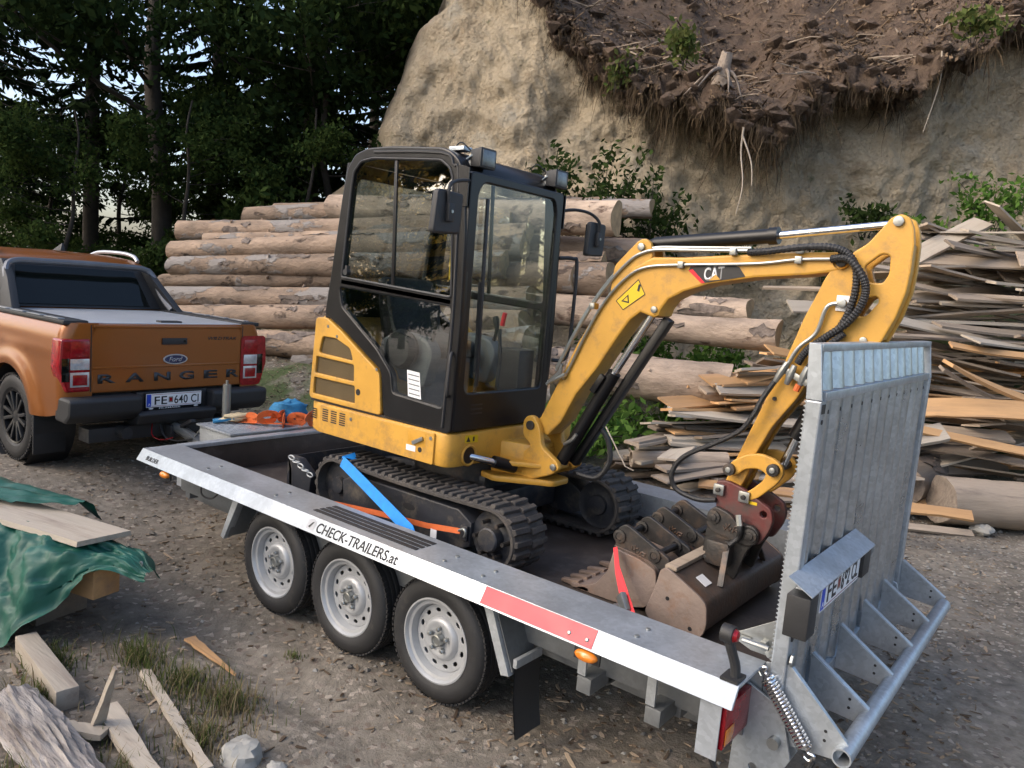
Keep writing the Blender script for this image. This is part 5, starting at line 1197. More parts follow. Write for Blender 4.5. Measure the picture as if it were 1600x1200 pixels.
m = MB(); disc(m, (1.81, BY0-.001, 1.62), .010, 'y', .012, 10); m.build('grease_hole', 'dark_steel', stick)
# bucket linkage
cres = [(1.620, 1.244), (1.66, 1.295), (1.72, 1.335), (1.79, 1.352), (1.86, 1.338), (1.90, 1.305), (1.905, 1.27), (1.884, 1.225), (1.802, 1.136), (1.745, 1.105), (1.715, 1.13), (1.766, 1.172), (1.815, 1.225), (1.826, 1.262), (1.78, 1.278), (1.72, 1.262), (1.685, 1.225), (1.645, 1.215)]
for y0, y1 in ((BY0-.032, BY0-.004), (BY1+.004, BY1+.032)):
    lk = plate('bucket_link', 'yellow', EX, rounded(cres, .02, 3), 'y', y0, y1, .006)
    if y0 < EC:
        for x, z in ((1.648, 1.246), (1.860, 1.288)): pin(lk, x, y0-.008, z, .030, 'dark_steel', .03); pin(lk, x, y0-.024, z, .014, 'zinc', .012)
m = MB(); m.tube([(2.02, EC, 1.72), (1.905, EC, 1.44)], .036, 14); kc = m.build('bucket_cylinder', 'black_paint', EX)
m = MB(); m.tube([(1.91, EC, 1.45), (1.86, EC, 1.29)], .019, 12); m.build('cylinder_rod', 'chrome', kc)
m = MB(); m.tube([(1.86, BY0-.03, 1.29), (1.86, BY1+.03, 1.29)], .02, 12); m.build('link_pin', 'dark_steel', kc)
def cast_mark(par, x, y, z, a):
    # embossed cast emblem: two angular strokes and a loop
    u = Vector((math.cos(a), 0, math.sin(a))); v = Vector((-math.sin(a), 0, math.cos(a))); o = Vector((x, y, z)); m = MB()
    for pts in ([(0, .02), (.012, .0), (.022, .02), (.034, .0), (.044, .02)], [(.012, .035), (.022, .02), (.034, .035)], [(.05, -.005), (.058, .03), (.078, .034), (.08, .02), (.06, .014), (.085, -.006)]):
        m.tube([o+u*p+v*q for p, q in pts], .0035, 6)
    m.build('cast_emblem', 'rust_steel', par)
# ---- quick coupler
cr_ = [(1.583, 1.175), (1.64, 1.185), (1.721, 1.165), (1.776, 1.14), (1.869, 1.095), (1.885, 1.04), (1.872, .985), (1.831, .905), (1.72, .93), (1.60, 1.02)]
for y0, y1 in ((BY0-.028, BY0+.004), (BY1-.004, BY1+.028)):
    qc = plate('quick_coupler', 'red_paint', EX, [rounded(cr_, .02, 3), [(1.836+.017*math.cos(t), 1.062+.017*math.sin(t)) for t in [k*.5236 for k in range(12)]]], 'y', y0, y1, .005)
    if y0 < EC:
        for x, z in ((1.607, 1.135), (1.737, 1.128)):
            box('bolt_square', 'zinc', qc, x-.028, x+.028, y0-.020, y0-.002, z-.028, z+.028, .008); pin(qc, x, y0-.024, z, .012, 'dark_steel')
        box('worn_label', 'label_yellow', qc, 1.755, 1.80, y0-.0022, y0-.0006, 1.098, 1.112, .0)
cb = rounded([(1.572, 1.022), (1.607, 1.055), (1.682, 1.036), (1.733, .99), (1.801, 1.006), (1.838, .975), (1.829, .915), (1.779, .895), (1.60, .925), (1.57, .95)], .02, 3)
for y0, y1 in ((BY0-.062, BY0-.031), (BY1+.031, BY1+.062)):
    qb = plate('coupler_cheek', 'dark_steel', EX, cb, 'y', y0, y1, .006)
    if y0 < EC:
        for x, z in ((1.608, 1.0), (1.798, .955)):
            pin(qb, x, y0-.004, z, .034, 'dark_steel', .012); pin(qb, x, y0-.012, z, .018, 'dark_steel', .012)
        cast_mark(qb, 1.66, y0-.001, .95, 0.)
for x, z in ((1.61, 1.0), (1.80, .955), (1.61, 1.135)):
    m = MB(); m.tube([(x, BY0-.03, z), (x, BY1+.03, z)], .024, 12); m.build('coupler_pin', 'dark_steel', EX)
hose('coupler_hose', 'hose', EX, [(1.735, BY0-.075, 1.03), (1.755, BY0-.09, .98), (1.745, BY0-.08, .93), (1.68, BY0-.10, .86), (1.60, BY0-.10, .80)], .013)
m = MB(); m.tube([(1.735, BY0-.076, 1.045), (1.75, BY0-.085, .995)], .016, 8); m.build('hose_end', 'zinc', EX)
# ---- grading bucket on the coupler
GY0, GY1 = .585, 1.60
gp = [(1.523, .79), (1.553, .808), (1.619, .777), (1.731, .72), (1.765, .691), (1.776, .60), (1.762, .543), (1.715, .513), (1.628, .509), (1.536, .511), (1.461, .561), (1.500, .68), (1.513, .74)]
for y0, y1 in ((GY0, GY0+.016), (GY1-.016, GY1)):
    gs = plate('bucket_side', 'rust_brown', EX, [rounded(gp, .03, 4)], 'y', y0, y1, .003)
    if y0 < 1:
        for x, z in ((1.575, .665), (1.70, .56)):
            m = MB(); disc(m, (x, y0-.0005, z), .010, 'y', .003, 12); m.build('side_hole', 'black_print', gs)
shell = smoothpath([(1.548, 0, .800), (1.60, 0, .778), (1.67, 0, .745), (1.728, 0, .714), (1.760, 0, .685), (1.768, 0, .60), (1.752, 0, .55), (1.712, 0, .523), (1.628, 0, .519), (1.536, 0, .519), (1.47, 0, .555)], 4)
m = MB(); rows = []
for p in shell: rows.append([(p.x, GY0+.012+(GY1-GY0-.024)*j/8, p.z) for j in range(9)])
m.grid(rows); ct = (1.62, .64)
m.grid([[(q[0]+(ct[0]-q[0])*.06, q[1], q[2]+(ct[1]-q[2])*.06) for q in r] for r in rows])
gbk = m.build('grading_bucket', 'rust_steel', EX, normals=False)
for y in (.955, 2*EC-.955-.02):
    plate('bucket_ear', 'dark_steel', gbk, rounded([(1.56, .80), (1.57, .96), (1.62, 1.04), (1.68, 1.02), (1.80, .99), (1.83, .95), (1.78, .86), (1.74, .71), (1.66, .745)], .02, 3), 'y', y, y+.022, .004)
for y in (.80, 1.36):
    m = MB(); m.bar((1.735, y, .715), (1.70, y+(.12 if y < 1 else -.12), .90), .014, .03, (1, 0, 0)); m.build('stay_rod', 'dark_steel', gbk, .003)
m = MB(); m.bar((1.560, GY0+.03, .800), (1.560, GY1-.03, .800), .06, .022, (0, 0, 1)); m.build('top_edge_bar', 'board_grey', gbk, .004)
m = MB(); m.box(1.60, 1.72, GY0+.30, GY1-.30, .775, .90); m.build('tilt_box', 'dark_steel', gbk, .02)
box('maker_label', 'white', gbk, 1.652, 1.705, .70, .77, .738, .7405, .0)
gbk_lbl = [o for o in gbk.children if o.name.startswith('maker_label')][0]
for v in gbk_lbl.data.vertices: v.co.z += -(v.co.x-1.652)*.55+.022
# hydraulic lines
A_ = [(.557, 1.576), (.665, 1.801), (.764, 1.974), (.877, 2.127), (.959, 2.225), (1.02, 2.262), (1.10, 2.283), (1.264, 2.288), (1.508, 2.294), (1.60, 2.297)]
for k, (dy, dz) in enumerate(((-.004, .008), (.018, .012))):
    hose('boom_pipe', 'zinc', bo, [(x-.012*(1 if z < 2.2 else 0)-.015*k*(1 if z < 2.2 else 0), BY0+dy, z+dz+.010*k) for x, z in A_], .009, 8, 5)
B_ = [(.60, 1.545), (.640, 1.615), (.731, 1.822), (.827, 2.0), (.94, 2.131), (1.056, 2.198), (1.258, 2.221), (1.642, 2.245), (1.832, 2.272), (1.99, 2.282)]
hose('boom_pipe', 'zinc', bo, [(x, BY0-.012, z) for x, z in B_], .008, 8, 5)
for x, z in ((.756, 1.973), (1.259, 2.222), (1.844, 2.272), (1.844, 2.318), (1.527, 2.298)):
    box('pipe_clamp', 'zinc', bo, x-.016, x+.016, BY0-.028, BY0+.002, z-.018, z+.016, .004)
box('pipe_clamp', 'yellow', bo, .740, .775, BY0-.022, BY0+.02, 1.955, 1.99, .005)
m = MB(); m.tube([(.50, BY0-.02, 1.50), (.585, BY0-.03, 1.58), (.60, BY0-.03, 1.63)], .012, 8); m.tube([(.51, BY0-.02, 1.515), (.63, BY0-.03, 1.575)], .012, 8); m.build('pipe_fitting', 'zinc', bo)
ribs = lambda nm, par, pts, r_: (lambda P: MB().tube(P, [r_*(1.12 if i % 2 else .94) for i in range(len(P))], 9).build(nm, 'hose', par, ang=25))(smoothpath(pts, 16))
ribs('ribbed_hose', stick, [(1.60, BY0-.012, 2.297), (1.70, BY0-.025, 2.305), (1.876, BY0-.03, 2.330), (2.02, BY0-.035, 2.326), (2.094, BY0-.035, 2.266), (2.112, BY0-.03, 2.155), (2.092, BY0-.028, 2.041), (2.05, BY0-.025, 1.95)], .016)
ribs('ribbed_hose', stick, [(1.99, BY0-.02, 2.282), (2.073, BY0-.045, 2.281), (2.149, BY0-.05, 2.19), (2.152, BY0-.045, 2.102), (2.099, BY0-.04, 2.008), (2.01, BY0-.03, 1.93), (1.939, BY0-.03, 1.864), (1.905, BY0-.03, 1.80)], .017)
ribs('ribbed_hose', stick, [(2.09, BY0-.03, 1.96), (2.02, BY0-.035, 1.885), (1.972, BY0-.03, 1.82), (1.955, BY0-.03, 1.78)], .015)
hose('stick_pipe', 'zinc', stick, [(2.059, BY0-.015, 2.09), (1.998, BY0-.018, 2.068), (1.966, BY0-.018, 1.949), (1.895, BY0-.018, 1.871), (1.849, BY0-.018, 1.769)], .010)
box('pipe_plate', 'white', stick, 2.03, 2.085, BY0-.006, BY0+.001, 2.055, 2.125, .003); pin(stick, 2.06, BY0-.016, 2.09, .020, 'zinc', .03)
m = MB(); m.bar((1.845, BY0-.03, 1.765), (1.965, BY0-.04, 1.715), .03, .012, (0, 1, 0)); vb = m.build('shutoff_bracket', 'zinc', stick, .003)
for a, b in (((1.86, 1.80), (1.815, 1.705)), ((1.895, 1.79), (1.868, 1.70)), ((1.955, 1.79), (1.93, 1.705))):
    m = MB(); m.tube([(a[0], BY0-.035, a[1]), ((a[0]+b[0])/2, BY0-.04, (a[1]+b[1])/2), (b[0], BY0-.035, b[1])], [.014, .018, .013], 10); m.build('shutoff_valve', 'zinc', vb)
m = MB(); m.tube([(1.925, BY0-.036, 1.705), (1.915, BY0-.036, 1.675)], .015, 8); m.build('valve_cap', 'orange_strap', vb)
hose('coupler_supply_hose', 'hose', stick, [(1.812, BY0-.035, 1.705), (1.768, BY0-.05, 1.613), (1.741, BY0-.06, 1.534), (1.688, BY0-.06, 1.45), (1.568, BY0-.06, 1.363), (1.44, BY0-.06, 1.286), (1.377, BY0-.06, 1.219), (1.357, BY0-.06, 1.148), (1.39, BY0-.05, 1.085), (1.50, BY0-.04, 1.06), (1.60, BY0-.04, 1.08)], .013)
# ---- spare buckets lying on the deck
def spare_bucket(lab, dx, y0, y1, prof, plates, teeth, mt):
    o = thing('excavator_bucket', lab, 'bucket', (1.25+dx, (y0+y1)/2, ZD), 'spare buckets on the trailer deck')
    side = rounded([(x+dx, z) for x, z in prof], .02, 3)
    for a, b in ((y0, y0+.016), (y1-.016, y1)): plate('bucket_side', mt, o, side, 'y', a, b, .003)
    back = smoothpath([(x+dx, 0, z) for x, z in BACK], 4); m = MB()
    rows = [[(p.x, y0+.014+(y1-y0-.028)*j/6, p.z) for j in range(7)] for p in back]; m.grid(rows)
    m.grid([[(q[0]-.012, q[1], q[2]+.006) for q in r] for r in rows]); m.build('bucket_shell', mt, o, normals=False)
    for a in (y0+(y1-y0)*.5-.13, y0+(y1-y0)*.5+.10):
        e = plate('mounting_ear', 'dark_steel', o, [rounded([(x+dx, z) for x, z in plates], .03, 4)], 'y', a, a+.026, .004)
        for x, z in ((plates[1][0]+.02, plates[1][1]-.035), (plates[3][0]-.085, plates[3][1]+.0)):
            q = MB(); q.lathe([(.034, -.01), (.034, .0), (.020, .0), (.020, -.012)], (x+dx, a, z), 'y', 16, True); q.build('pin_boss', 'dark_steel', e)
        if a < y0+(y1-y0)*.5: cast_mark(e, plates[1][0]+.085+dx, a-.001, plates[1][1]-.085, -.42)
    for x, z in ((plates[1][0]+.02, plates[1][1]-.035), (plates[3][0]-.085, plates[3][1])):
        m = MB(); m.tube([(x+dx, y0+(y1-y0)*.5-.14, z), (x+dx, y0+(y1-y0)*.5+.13, z)], .018, 10); m.build('ear_pin', 'dark_steel', o)
    box('cutting_edge', mt, o, .985+dx, 1.09+dx, y0, y1, .512, .534, .003)
    for k in range(teeth):
        yy = y0+.035+(y1-y0-.07)*k/(teeth-1)
        t = MB(); t.add([(1.02+dx, yy-.024, .508), (1.02+dx, yy+.024, .508), (1.02+dx, yy+.024, .548), (1.02+dx, yy-.024, .548), (.905+dx, yy-.016, .512), (.905+dx, yy+.016, .512), (.905+dx, yy+.016, .528), (.905+dx, yy-.016, .528)], [(0, 1, 2, 3), (4, 5, 6, 7), (0, 1, 5, 4), (1, 2, 6, 5), (2, 3, 7, 6), (3, 0, 4, 7)])
        t.build('tooth', M('worn_tooth', (.30, .22, .17), .5, .4), o, .004)
    return o
TBP = [(1.215, .785), (1.36, .768), (1.455, .735), (1.468, .62), (1.42, .54), (1.33, .512), (1.07, .510), (1.00, .512), (1.13, .572), (1.19, .66)]
BACK = [(1.215, .785), (1.36, .768), (1.455, .735), (1.466, .62), (1.42, .54), (1.33, .516), (1.07, .514)]
TPL = [(1.20, .775), (1.205, .88), (1.25, .915), (1.51, .80), (1.50, .745), (1.455, .735), (1.36, .768)]
spare_bucket('rusty digging bucket with teeth held by the red strap', 0, .68, 1.00, TBP, TPL, 4, 'rust_brown')
spare_bucket('second dark spare bucket standing behind the toothed digging bucket', .0, 1.06, 1.42, TBP, [(x, z+.02) for x, z in TPL], 3, 'rust_steel')
# ---- lashing straps
sb = thing('lashing_strap', 'blue lashing strap running from the track down to the trailer rail', 'strap', (.25, .15, ZD))
strap_ribbon([(-.585, .52, .902), (-.60, .45, .905), (-.585, .415, .885), (-.30, .345, .825), (.24, .21, .71), (.30, .185, .66)], .066, .004, (0, -1, .25)).build('webbing', 'blue_strap', sb, normals=False)
m = MB(); m.bar((.29, .185, .67), (.33, .18, .60), .07, .02, (0, 1, 0)); m.build('hook', 'zinc', sb, .004)
so_ = thing('lashing_strap', 'orange lashing strap stretched along the near track frame', 'strap', (0, .3, ZD))
strap_ribbon([(-.70, .30, .64), (-.17, .34, .680), (.20, .375, .695), (.44, .385, .725)], .03, .004, (0, -1, .1)).build('webbing', 'orange_strap', so_, normals=False)
hose('hook', 'zinc', so_, [(.43, .385, .725), (.47, .38, .745), (.485, .38, .725), (.47, .385, .70)], .007)
box('strap_tag', 'white', so_, .24, .285, .368, .371, .64, .69, .0)
sr_ = thing('lashing_strap', 'red lashing strap with silver ratchet over the spare bucket', 'strap', (1.45, .45, ZD))
strap_ribbon([(1.235, .655, .80), (1.30, .58, .735), (1.40, .50, .665), (1.50, .42, .595), (1.60, .30, .515)], .022, .004, (.2, -1, .3)).build('webbing', 'red_strap', sr_, normals=False)
strap_ribbon([(1.235, .655, .80), (1.29, .60, .70), (1.37, .52, .63), (1.44, .46, .585)], .020, .004, (.2, -1, .3)).build('webbing', 'red_strap', sr_, normals=False)
m = MB(); m.bar((1.39, .475, .655), (1.45, .43, .60), .05, .03, (0, 1, .3)); m.bar((1.37, .47, .59), (1.44, .42, .56), .045, .03, (0, 1, .3)); m.build('ratchet', 'zinc', sr_, .006)
hc = thing('load_chain', 'short steel chain shackled to the dozer blade', 'chain', (-1.12, .45, .75))
for k in range(5):
    c = Vector((-1.12+.05*k, .43, .80-.018*k)); a = .0 if k % 2 else 1.57
    pts = [c+Vector((math.cos(t)*.03, math.sin(t)*.014*math.cos(a), math.sin(t)*.014*math.sin(a))) for t in [i*.5236 for i in range(13)]]
    MB().tube(pts, .005, 6).build('chain_link', 'galv_dull', hc)
# ================================================================ PICKUP TRUCK
TK = thing('pickup_truck', 'orange double cab pickup truck with silver bed cover towing the trailer', 'pickup', (-5.5, .855, .17))
KC = .855; KN = -.085; XT = -3.50; TG = .17
def km(y): return 2*KC-y
WX, WZ, WR = -4.45, TG+.385, .385
arch = [(WX+.465*math.cos(t), WZ+.01+.465*math.sin(t)) for t in [math.pi*k/16 for k in range(17)]]
def bed_y(x, z):
    d = math.hypot(x-WX, z-WZ-.01); y = KN+.012
    y -= .040*math.exp(-((d-.50)/.10)**2)*(1 if z > .5 else .6)
    y += .055*max(0, (z-1.30)/.17)**2 + .03*max(0, (.95-z)/.4)**2*(0 if d < .62 else 1)
    return y-.006*math.exp(-((z-1.22)/.05)**2)
cols = []
for i in range(64): cols.append(-5.075+(5.075-3.60)*i/63)
for sgn in (-1, 1):
    f = (lambda y: y) if sgn < 0 else km
    m = MB(); rows = []
    NR = 26; ring = [(c, 0.) for c in cols]+[(XT-.10+.10*math.sin(a_), .10*(1-math.cos(a_))) for a_ in [R(9)*k for k in range(1, 11)]]+[(XT, .17), (XT, .235)]
    for x, dy in ring:
        dx = x-WX
        zb = .60 if x < -4.9 else (.66+.05*sst(-3.85, -3.55, x))
        if abs(dx) < .465: zb = max(zb, WZ+.01+math.sqrt(.465**2-dx*dx))
        rows.append([(x, f(bed_y(min(x, -3.60), zb+(1.462-zb)*j/NR)+dy), zb+(1.462-zb)*j/NR) for j in range(NR+1)])
    m.grid(rows)
    # turned-in edges along the top and the arch
    m.grid([[r_[-1], (r_[-1][0], r_[-1][1]+(.06 if sgn < 0 else -.06), r_[-1][2]+.004)] for r_ in rows])
    m.grid([[r_[0], (r_[0][0], r_[0][1]+(.06 if sgn < 0 else -.06), r_[0][2]+.0)] for r_ in rows])
    o = m.build('bed_side', 'orange_car', TK, ang=50)
    # inner wheel well
    m = MB(); m.lathe([(.46, KN+.02-KC), (.46, KN+.35-KC), (.0001, KN+.35-KC)] if sgn < 0 else [(.46, KC-KN-.02), (.46, KC-KN-.35), (.0001, KC-KN-.35)], (WX, KC, WZ+.01), 'y', 28); m.build('wheel_well', 'car_black', TK)
    # bed rail cap with silver inserts
    y0, y1 = sorted((KN+.035, KN+.23)) if sgn < 0 else sorted((km(KN+.035), km(KN+.23)))
    rc = box('bed_rail_cap', 'car_black', TK, -5.0, XT-.03, y0, y1, 1.445, 1.482, .012)
    for k in range(4):
        box('rail_insert', 'car_silver', rc, -4.92+.33*k, -4.66+.33*k, y0+.02, y0+.075, 1.4825, 1.488, .003) if sgn < 0 else box('rail_insert', 'car_silver', rc, -4.92+.33*k, -4.66+.33*k, y1-.075, y1-.02, 1.4825, 1.488, .003)
    # tail lamp
    ya, yb = (KN-.012, .148) if sgn < 0 else (km(.148), km(KN-.012))
    lp = plate('tail_lamp', 'red_lens', TK, rounded([(ya, 1.10), (ya+(.015 if sgn < 0 else 0), 1.335), (yb-(.015 if sgn > 0 else 0), 1.34), (yb, 1.10), (yb-(.06 if sgn > 0 else 0), .90), (ya+(.06 if sgn < 0 else 0), .90)], .02, 3), 'x', XT-.16, XT+.008, .02)
    in0, in1 = (ya+.085, yb-.012) if sgn < 0 else (ya+.012, yb-.085)
    box('reverse_lamp', 'clear_lens', lp, XT+.0075, XT+.014, in0, in1, 1.085, 1.175, .006)
    box('lamp_frame', 'clear_lens', lp, XT+.0075, XT+.012, in0, in1, .945, 1.065, .005); box('brake_lamp', 'red_lens', lp, XT+.0125, XT+.018, in0+.018, in1-.018, .96, 1.045, .005)
    box('lamp_side', 'dark_glass', lp, XT+.0072, XT+.010, ya+.02 if sgn < 0 else in1+.005, in0-.005 if sgn < 0 else yb-.02, .99, 1.18, .004)
    box('upper_lens', 'red_lens', lp, XT+.0075, XT+.014, in0, in1, 1.19, 1.32, .006)
# tailgate
tg = plate('tailgate', 'orange_car', TK, rounded([(.155, .885), (km(.155), .885), (km(.155), 1.462), (.155, 1.455)], .012, 3), 'x', XT-.05, XT, .010)
box('tailgate_crease', 'orange_car', tg, XT-.001, XT+.006, .165, km(.165), 1.085, 1.105, .003)
box('spoiler_lip', 'orange_car', tg, XT-.01, XT+.010, .165, km(.165), 1.425, 1.45, .008)
h_ = box('tailgate_handle', 'car_black', tg, XT-.001, XT+.014, .752, .985, 1.283, 1.340, .006)
m = MB(); disc(m, (XT+.0155, .960, 1.312), .012, 'x', .004, 12); m.build('rear_camera', 'dark_glass', h_)
def oval(name, mat, par, cy, cz, a, b, x0, x1):
    return plate(name, mat, par, [(cy+a*math.cos(t), cz+b*math.sin(t)) for t in [k*.19635 for k in range(32)]], 'x', x0, x1, .002)
em_ = oval('oval_emblem', 'car_silver', tg, .880, 1.152, .115, .046, XT, XT+.008); oval('emblem_face', 'blue_oval', em_, .880, 1.152, .101, .036, XT+.008, XT+.010)
text('emblem_script', 'car_silver', em_, 'Ford', .042, (XT+.0098, .815, 1.133), (0, 1, 0), (0, 0, 1), .0012, .012, 1., .13, .35)
xs = [(.207, .147), (.437, .16), (.688, .15), (.924, .14), (1.164, .137), (1.397, .135)]
for (y, wd), ch_ in zip(xs, 'RANGER'): text('tailgate_letter', M('letter_grey', (.045, .048, .052), .4, .3), tg, ch_, .074, (XT, y, .968), (0, 1, 0), (0, 0, 1), .006, .03, 1., wd)
text('badge', 'black_print', tg, 'WILDTRAK', .028, (XT, 1.197, 1.322), (0, 1, 0), (0, 0, 1), .002, .02, 1.0, .30, .25)
# bumper and plate
for y0, y1 in ((KN+.02, .53), (1.20, km(KN+.02))):
    plate('bumper_corner', 'car_black', TK, rounded([(XT-.15, .66), (XT-.12, .865), (XT+.10, .865), (XT+.13, .84), (XT+.12, .72), (XT+.04, .65)], .03, 4), 'y', y0, y1, .025)
bm_ = plate('bumper_step', 'car_black', TK, rounded([(XT-.15, .58), (XT-.10, .70), (XT+.10, .715), (XT+.13, .69), (XT+.08, .60)], .02, 3), 'y', .50, 1.23, .012)
box('plate_recess', 'car_black', TK, XT-.10, XT+.005, .535, 1.195, .70, .87, .004)
box('plate_frame', 'black_paint', bm_, XT+.006, XT+.022, .598, 1.14, .712, .862, .004)
number_plate(TK, (XT+.0225, .609, .735), (0, 1, 0), (0, 0, 1), 'FE', '640 CI')
text('frame_lettering', 'white', bm_, 'FILZMAIER', .014, (XT+.0218, .73, .716), (0, 1, 0), (0, 0, 1), .001, .015, 1., .20)
for yy in (.655, 1.08): oval('frame_mark', 'white', bm_, yy, .723, .022, .007, XT+.0222, XT+.0232)
box('tow_beam', 'car_black', TK, XT-.2, XT-.02, .15, km(.15), .46, .58, .01)
box('tow_bar', 'car_black', TK, XT-.02, XT+.10, .80, .92, .46, .57, .012)
m = MB(); m.tube([(XT+.05, .86, .50), (XT+.13, .86, .50), (XT+.16, .86, .55)], .022, 10); m.build('tow_neck', 'dark_steel', TK)
m = MB(); m.lathe([(.0001, -.1), (.05, -.1), (.055, 0), (.05, .1), (.0001, .1)], (XT-.02, .42, .54), 'x', 14); m.build('trailer_socket', 'car_black', TK)
m = MB(); m.lathe([(.032, -.2), (.032, .1), (.028, .1), (.028, -.2)], (XT-.02, 1.52, .50), 'x', 16, True); m.build('exhaust', 'dark_steel', TK)
# bed cover
bc_ = box('bed_cover', 'bedcover', TK, -5.02, XT-.03, .150, km(.150), 1.452, 1.468, .004)
for k in range(14): box('cover_slat_joint', 'galv_dull', bc_, -4.95+.1*k, -4.947+.1*k, .17, km(.17), 1.4682, 1.4692, .0)
box('cover_handle', 'car_black', bc_, XT-.16, XT-.07, .78, .98, 1.4685, 1.482, .006)
box('bed_inner', 'car_black', TK, -5.02, XT-.06, .12, km(.12), .62, 1.40, .005)
# cab: body with tumblehome
cabs = [(-5.08, 1.47, .0), (-5.36, 1.90, .165), (-5.46, 1.955, .20), (-5.9, 1.985, .21), (-6.5, 1.965, .21), (-6.72, 1.92, .19), (-7.45, 1.38, .02)]
m = MB(); ring = []
for x, z, ins in cabs:
    ring.append([(x, KN+.03+ins, z), (x, KN+.06+ins+.05, z+.022*(ins > .15)), (x, KC, z+.035*(ins > .15)), (x, km(KN+.06+ins+.05), z+.022*(ins > .15)), (x, km(KN+.03+ins), z)])
m.grid(ring)
for s in (0, -1): m.add([r_[s] for r_ in ring], [tuple(range(len(ring)))])
m.build('cab_roof', 'orange_car', TK, .012, 2, 40)
lo = plate('cab_body', 'orange_car', TK, rounded([(-5.085, .52), (-5.085, 1.47), (-7.45, 1.42), (-8.7, 1.30), (-8.95, 1.05), (-8.95, .62), (-8.2, .55)], .06, 4), 'y', KN+.015, km(KN+.015), .05)
for sgn in (-1, 1):
    # windows and the black sail panel of the sports bar
    f = (lambda y: y) if sgn < 0 else km
    q = [(-5.62, KN+.024, 1.50), (-6.30, KN+.022, 1.49), (-6.38, KN+.178, 1.87), (-5.70, KN+.180, 1.895)]
    mm = MB(); mm.add([(x, f(y), z) for x, y, z in q]+[(x, f(y+.01), z) for x, y, z in q], [(0, 1, 2, 3), (4, 5, 6, 7), (0, 1, 5, 4), (1, 2, 6, 5), (2, 3, 7, 6), (3, 0, 4, 7)]); mm.build('side_window', 'dark_glass', TK)
    mm = MB(); q = [(-6.40, KN+.022, 1.49), (-7.15, KN+.015, 1.47), (-6.80, KN+.165, 1.84), (-6.46, KN+.178, 1.87)]
    mm.add([(x, f(y), z) for x, y, z in q]+[(x, f(y+.01), z) for x, y, z in q], [(0, 1, 2, 3), (4, 5, 6, 7), (0, 1, 5, 4), (1, 2, 6, 5), (2, 3, 7, 6), (3, 0, 4, 7)]); mm.build('side_window', 'dark_glass', TK)
    q = [(-4.72, .035, 1.478), (-5.10, .02, 1.478), (-5.40, .135, 1.90), (-5.22, .135, 1.91), (-5.02, .11, 1.75)]
    mm = MB(); vs = [(x, f(y), z) for x, y, z in q]+[(x, f(y+.07), z) for x, y, z in q]; n = len(q)
    mm.add(vs, [tuple(range(n)), tuple(range(n, 2*n))]+[(i, (i+1) % n, n+(i+1) % n, n+i) for i in range(n)]); mm.build('sports_bar_sail', 'car_black', TK, .012)
    hose('sports_bar_tube', M('bar_grey', (.16, .165, .18), .35, .5), TK, [(-4.82, f(.11), 1.49), (-5.0, f(.125), 1.62), (-5.14, f(.15), 1.82), (-5.18, f(.24), 1.895), (-5.17, f(.50), 1.905), (-5.17, KC, 1.91)], .032, 10)
    hose('roof_rail', 'car_silver', TK, [(-5.42, f(KN+.26), 1.965), (-5.52, f(KN+.255), 2.02), (-5.8, f(KN+.25), 2.045), (-6.3, f(KN+.25), 2.035), (-6.6, f(KN+.25), 1.96)], .022, 8)
    # rear mud flap
    y0, y1 = sorted((f(KN+.01), f(KN+.27))); box('mud_flap', 'car_black', TK, WX+.43, WX+.45, y0, y1, .30, .66, .006)
su = MB(); q = [(-5.075, .08, 1.475), (-5.075, km(.08), 1.475), (-5.325, km(.17), 1.885), (-5.325, .17, 1.885)]
su.add([(x+.004, y, z+.003) for x, y, z in q]+[(x-.01, y, z) for x, y, z in q], [(0, 1, 2, 3), (4, 5, 6, 7), (0, 1, 5, 4), (1, 2, 6, 5), (2, 3, 7, 6), (3, 0, 4, 7)]); su.build('window_surround', 'car_black', TK)
for y in (.152, km(.152)): box('tailgate_gap', 'black_print', TK, XT-.03, XT+.0015, y-.004, y+.004, .90, 1.45, .0)
box('fuel_flap_gap', 'black_print', TK, -4.86, -4.855, KN-.001, KN+.02, 1.12, 1.28, .0)
rw = MB(); q = [(-5.085, .215, 1.50), (-5.085, km(.215), 1.50), (-5.315, km(.285), 1.855), (-5.315, .285, 1.855)]
rw.add([(x+.012, y, z+.006) for x, y, z in q]+[(x-.01, y, z) for x, y, z in q], [(0, 1, 2, 3), (4, 5, 6, 7), (0, 1, 5, 4), (1, 2, 6, 5), (2, 3, 7, 6), (3, 0, 4, 7)]); rwo = rw.build('rear_window', 'dark_glass', TK)
ws_ = MB(); q = [(-6.74, .12, 1.915), (-6.74, km(.12), 1.915), (-7.42, km(.0), 1.42), (-7.42, .0, 1.42)]
ws_.add([(x-.01, y, z+.012) for x, y, z in q], [(0, 1, 2, 3)]); ws_.build('windscreen', 'dark_glass', TK)
m = MB(); m.add([(-5.62, KC-.025, 2.018), (-5.62, KC+.025, 2.018), (-5.80, KC+.03, 2.018), (-5.80, KC-.03, 2.018), (-5.63, KC-.006, 2.10), (-5.63, KC+.006, 2.10)], [(0, 1, 2, 3), (0, 1, 5, 4), (1, 2, 5), (0, 3, 4), (2, 3, 4, 5)]); m.build('roof_antenna', 'car_black', TK, .003)
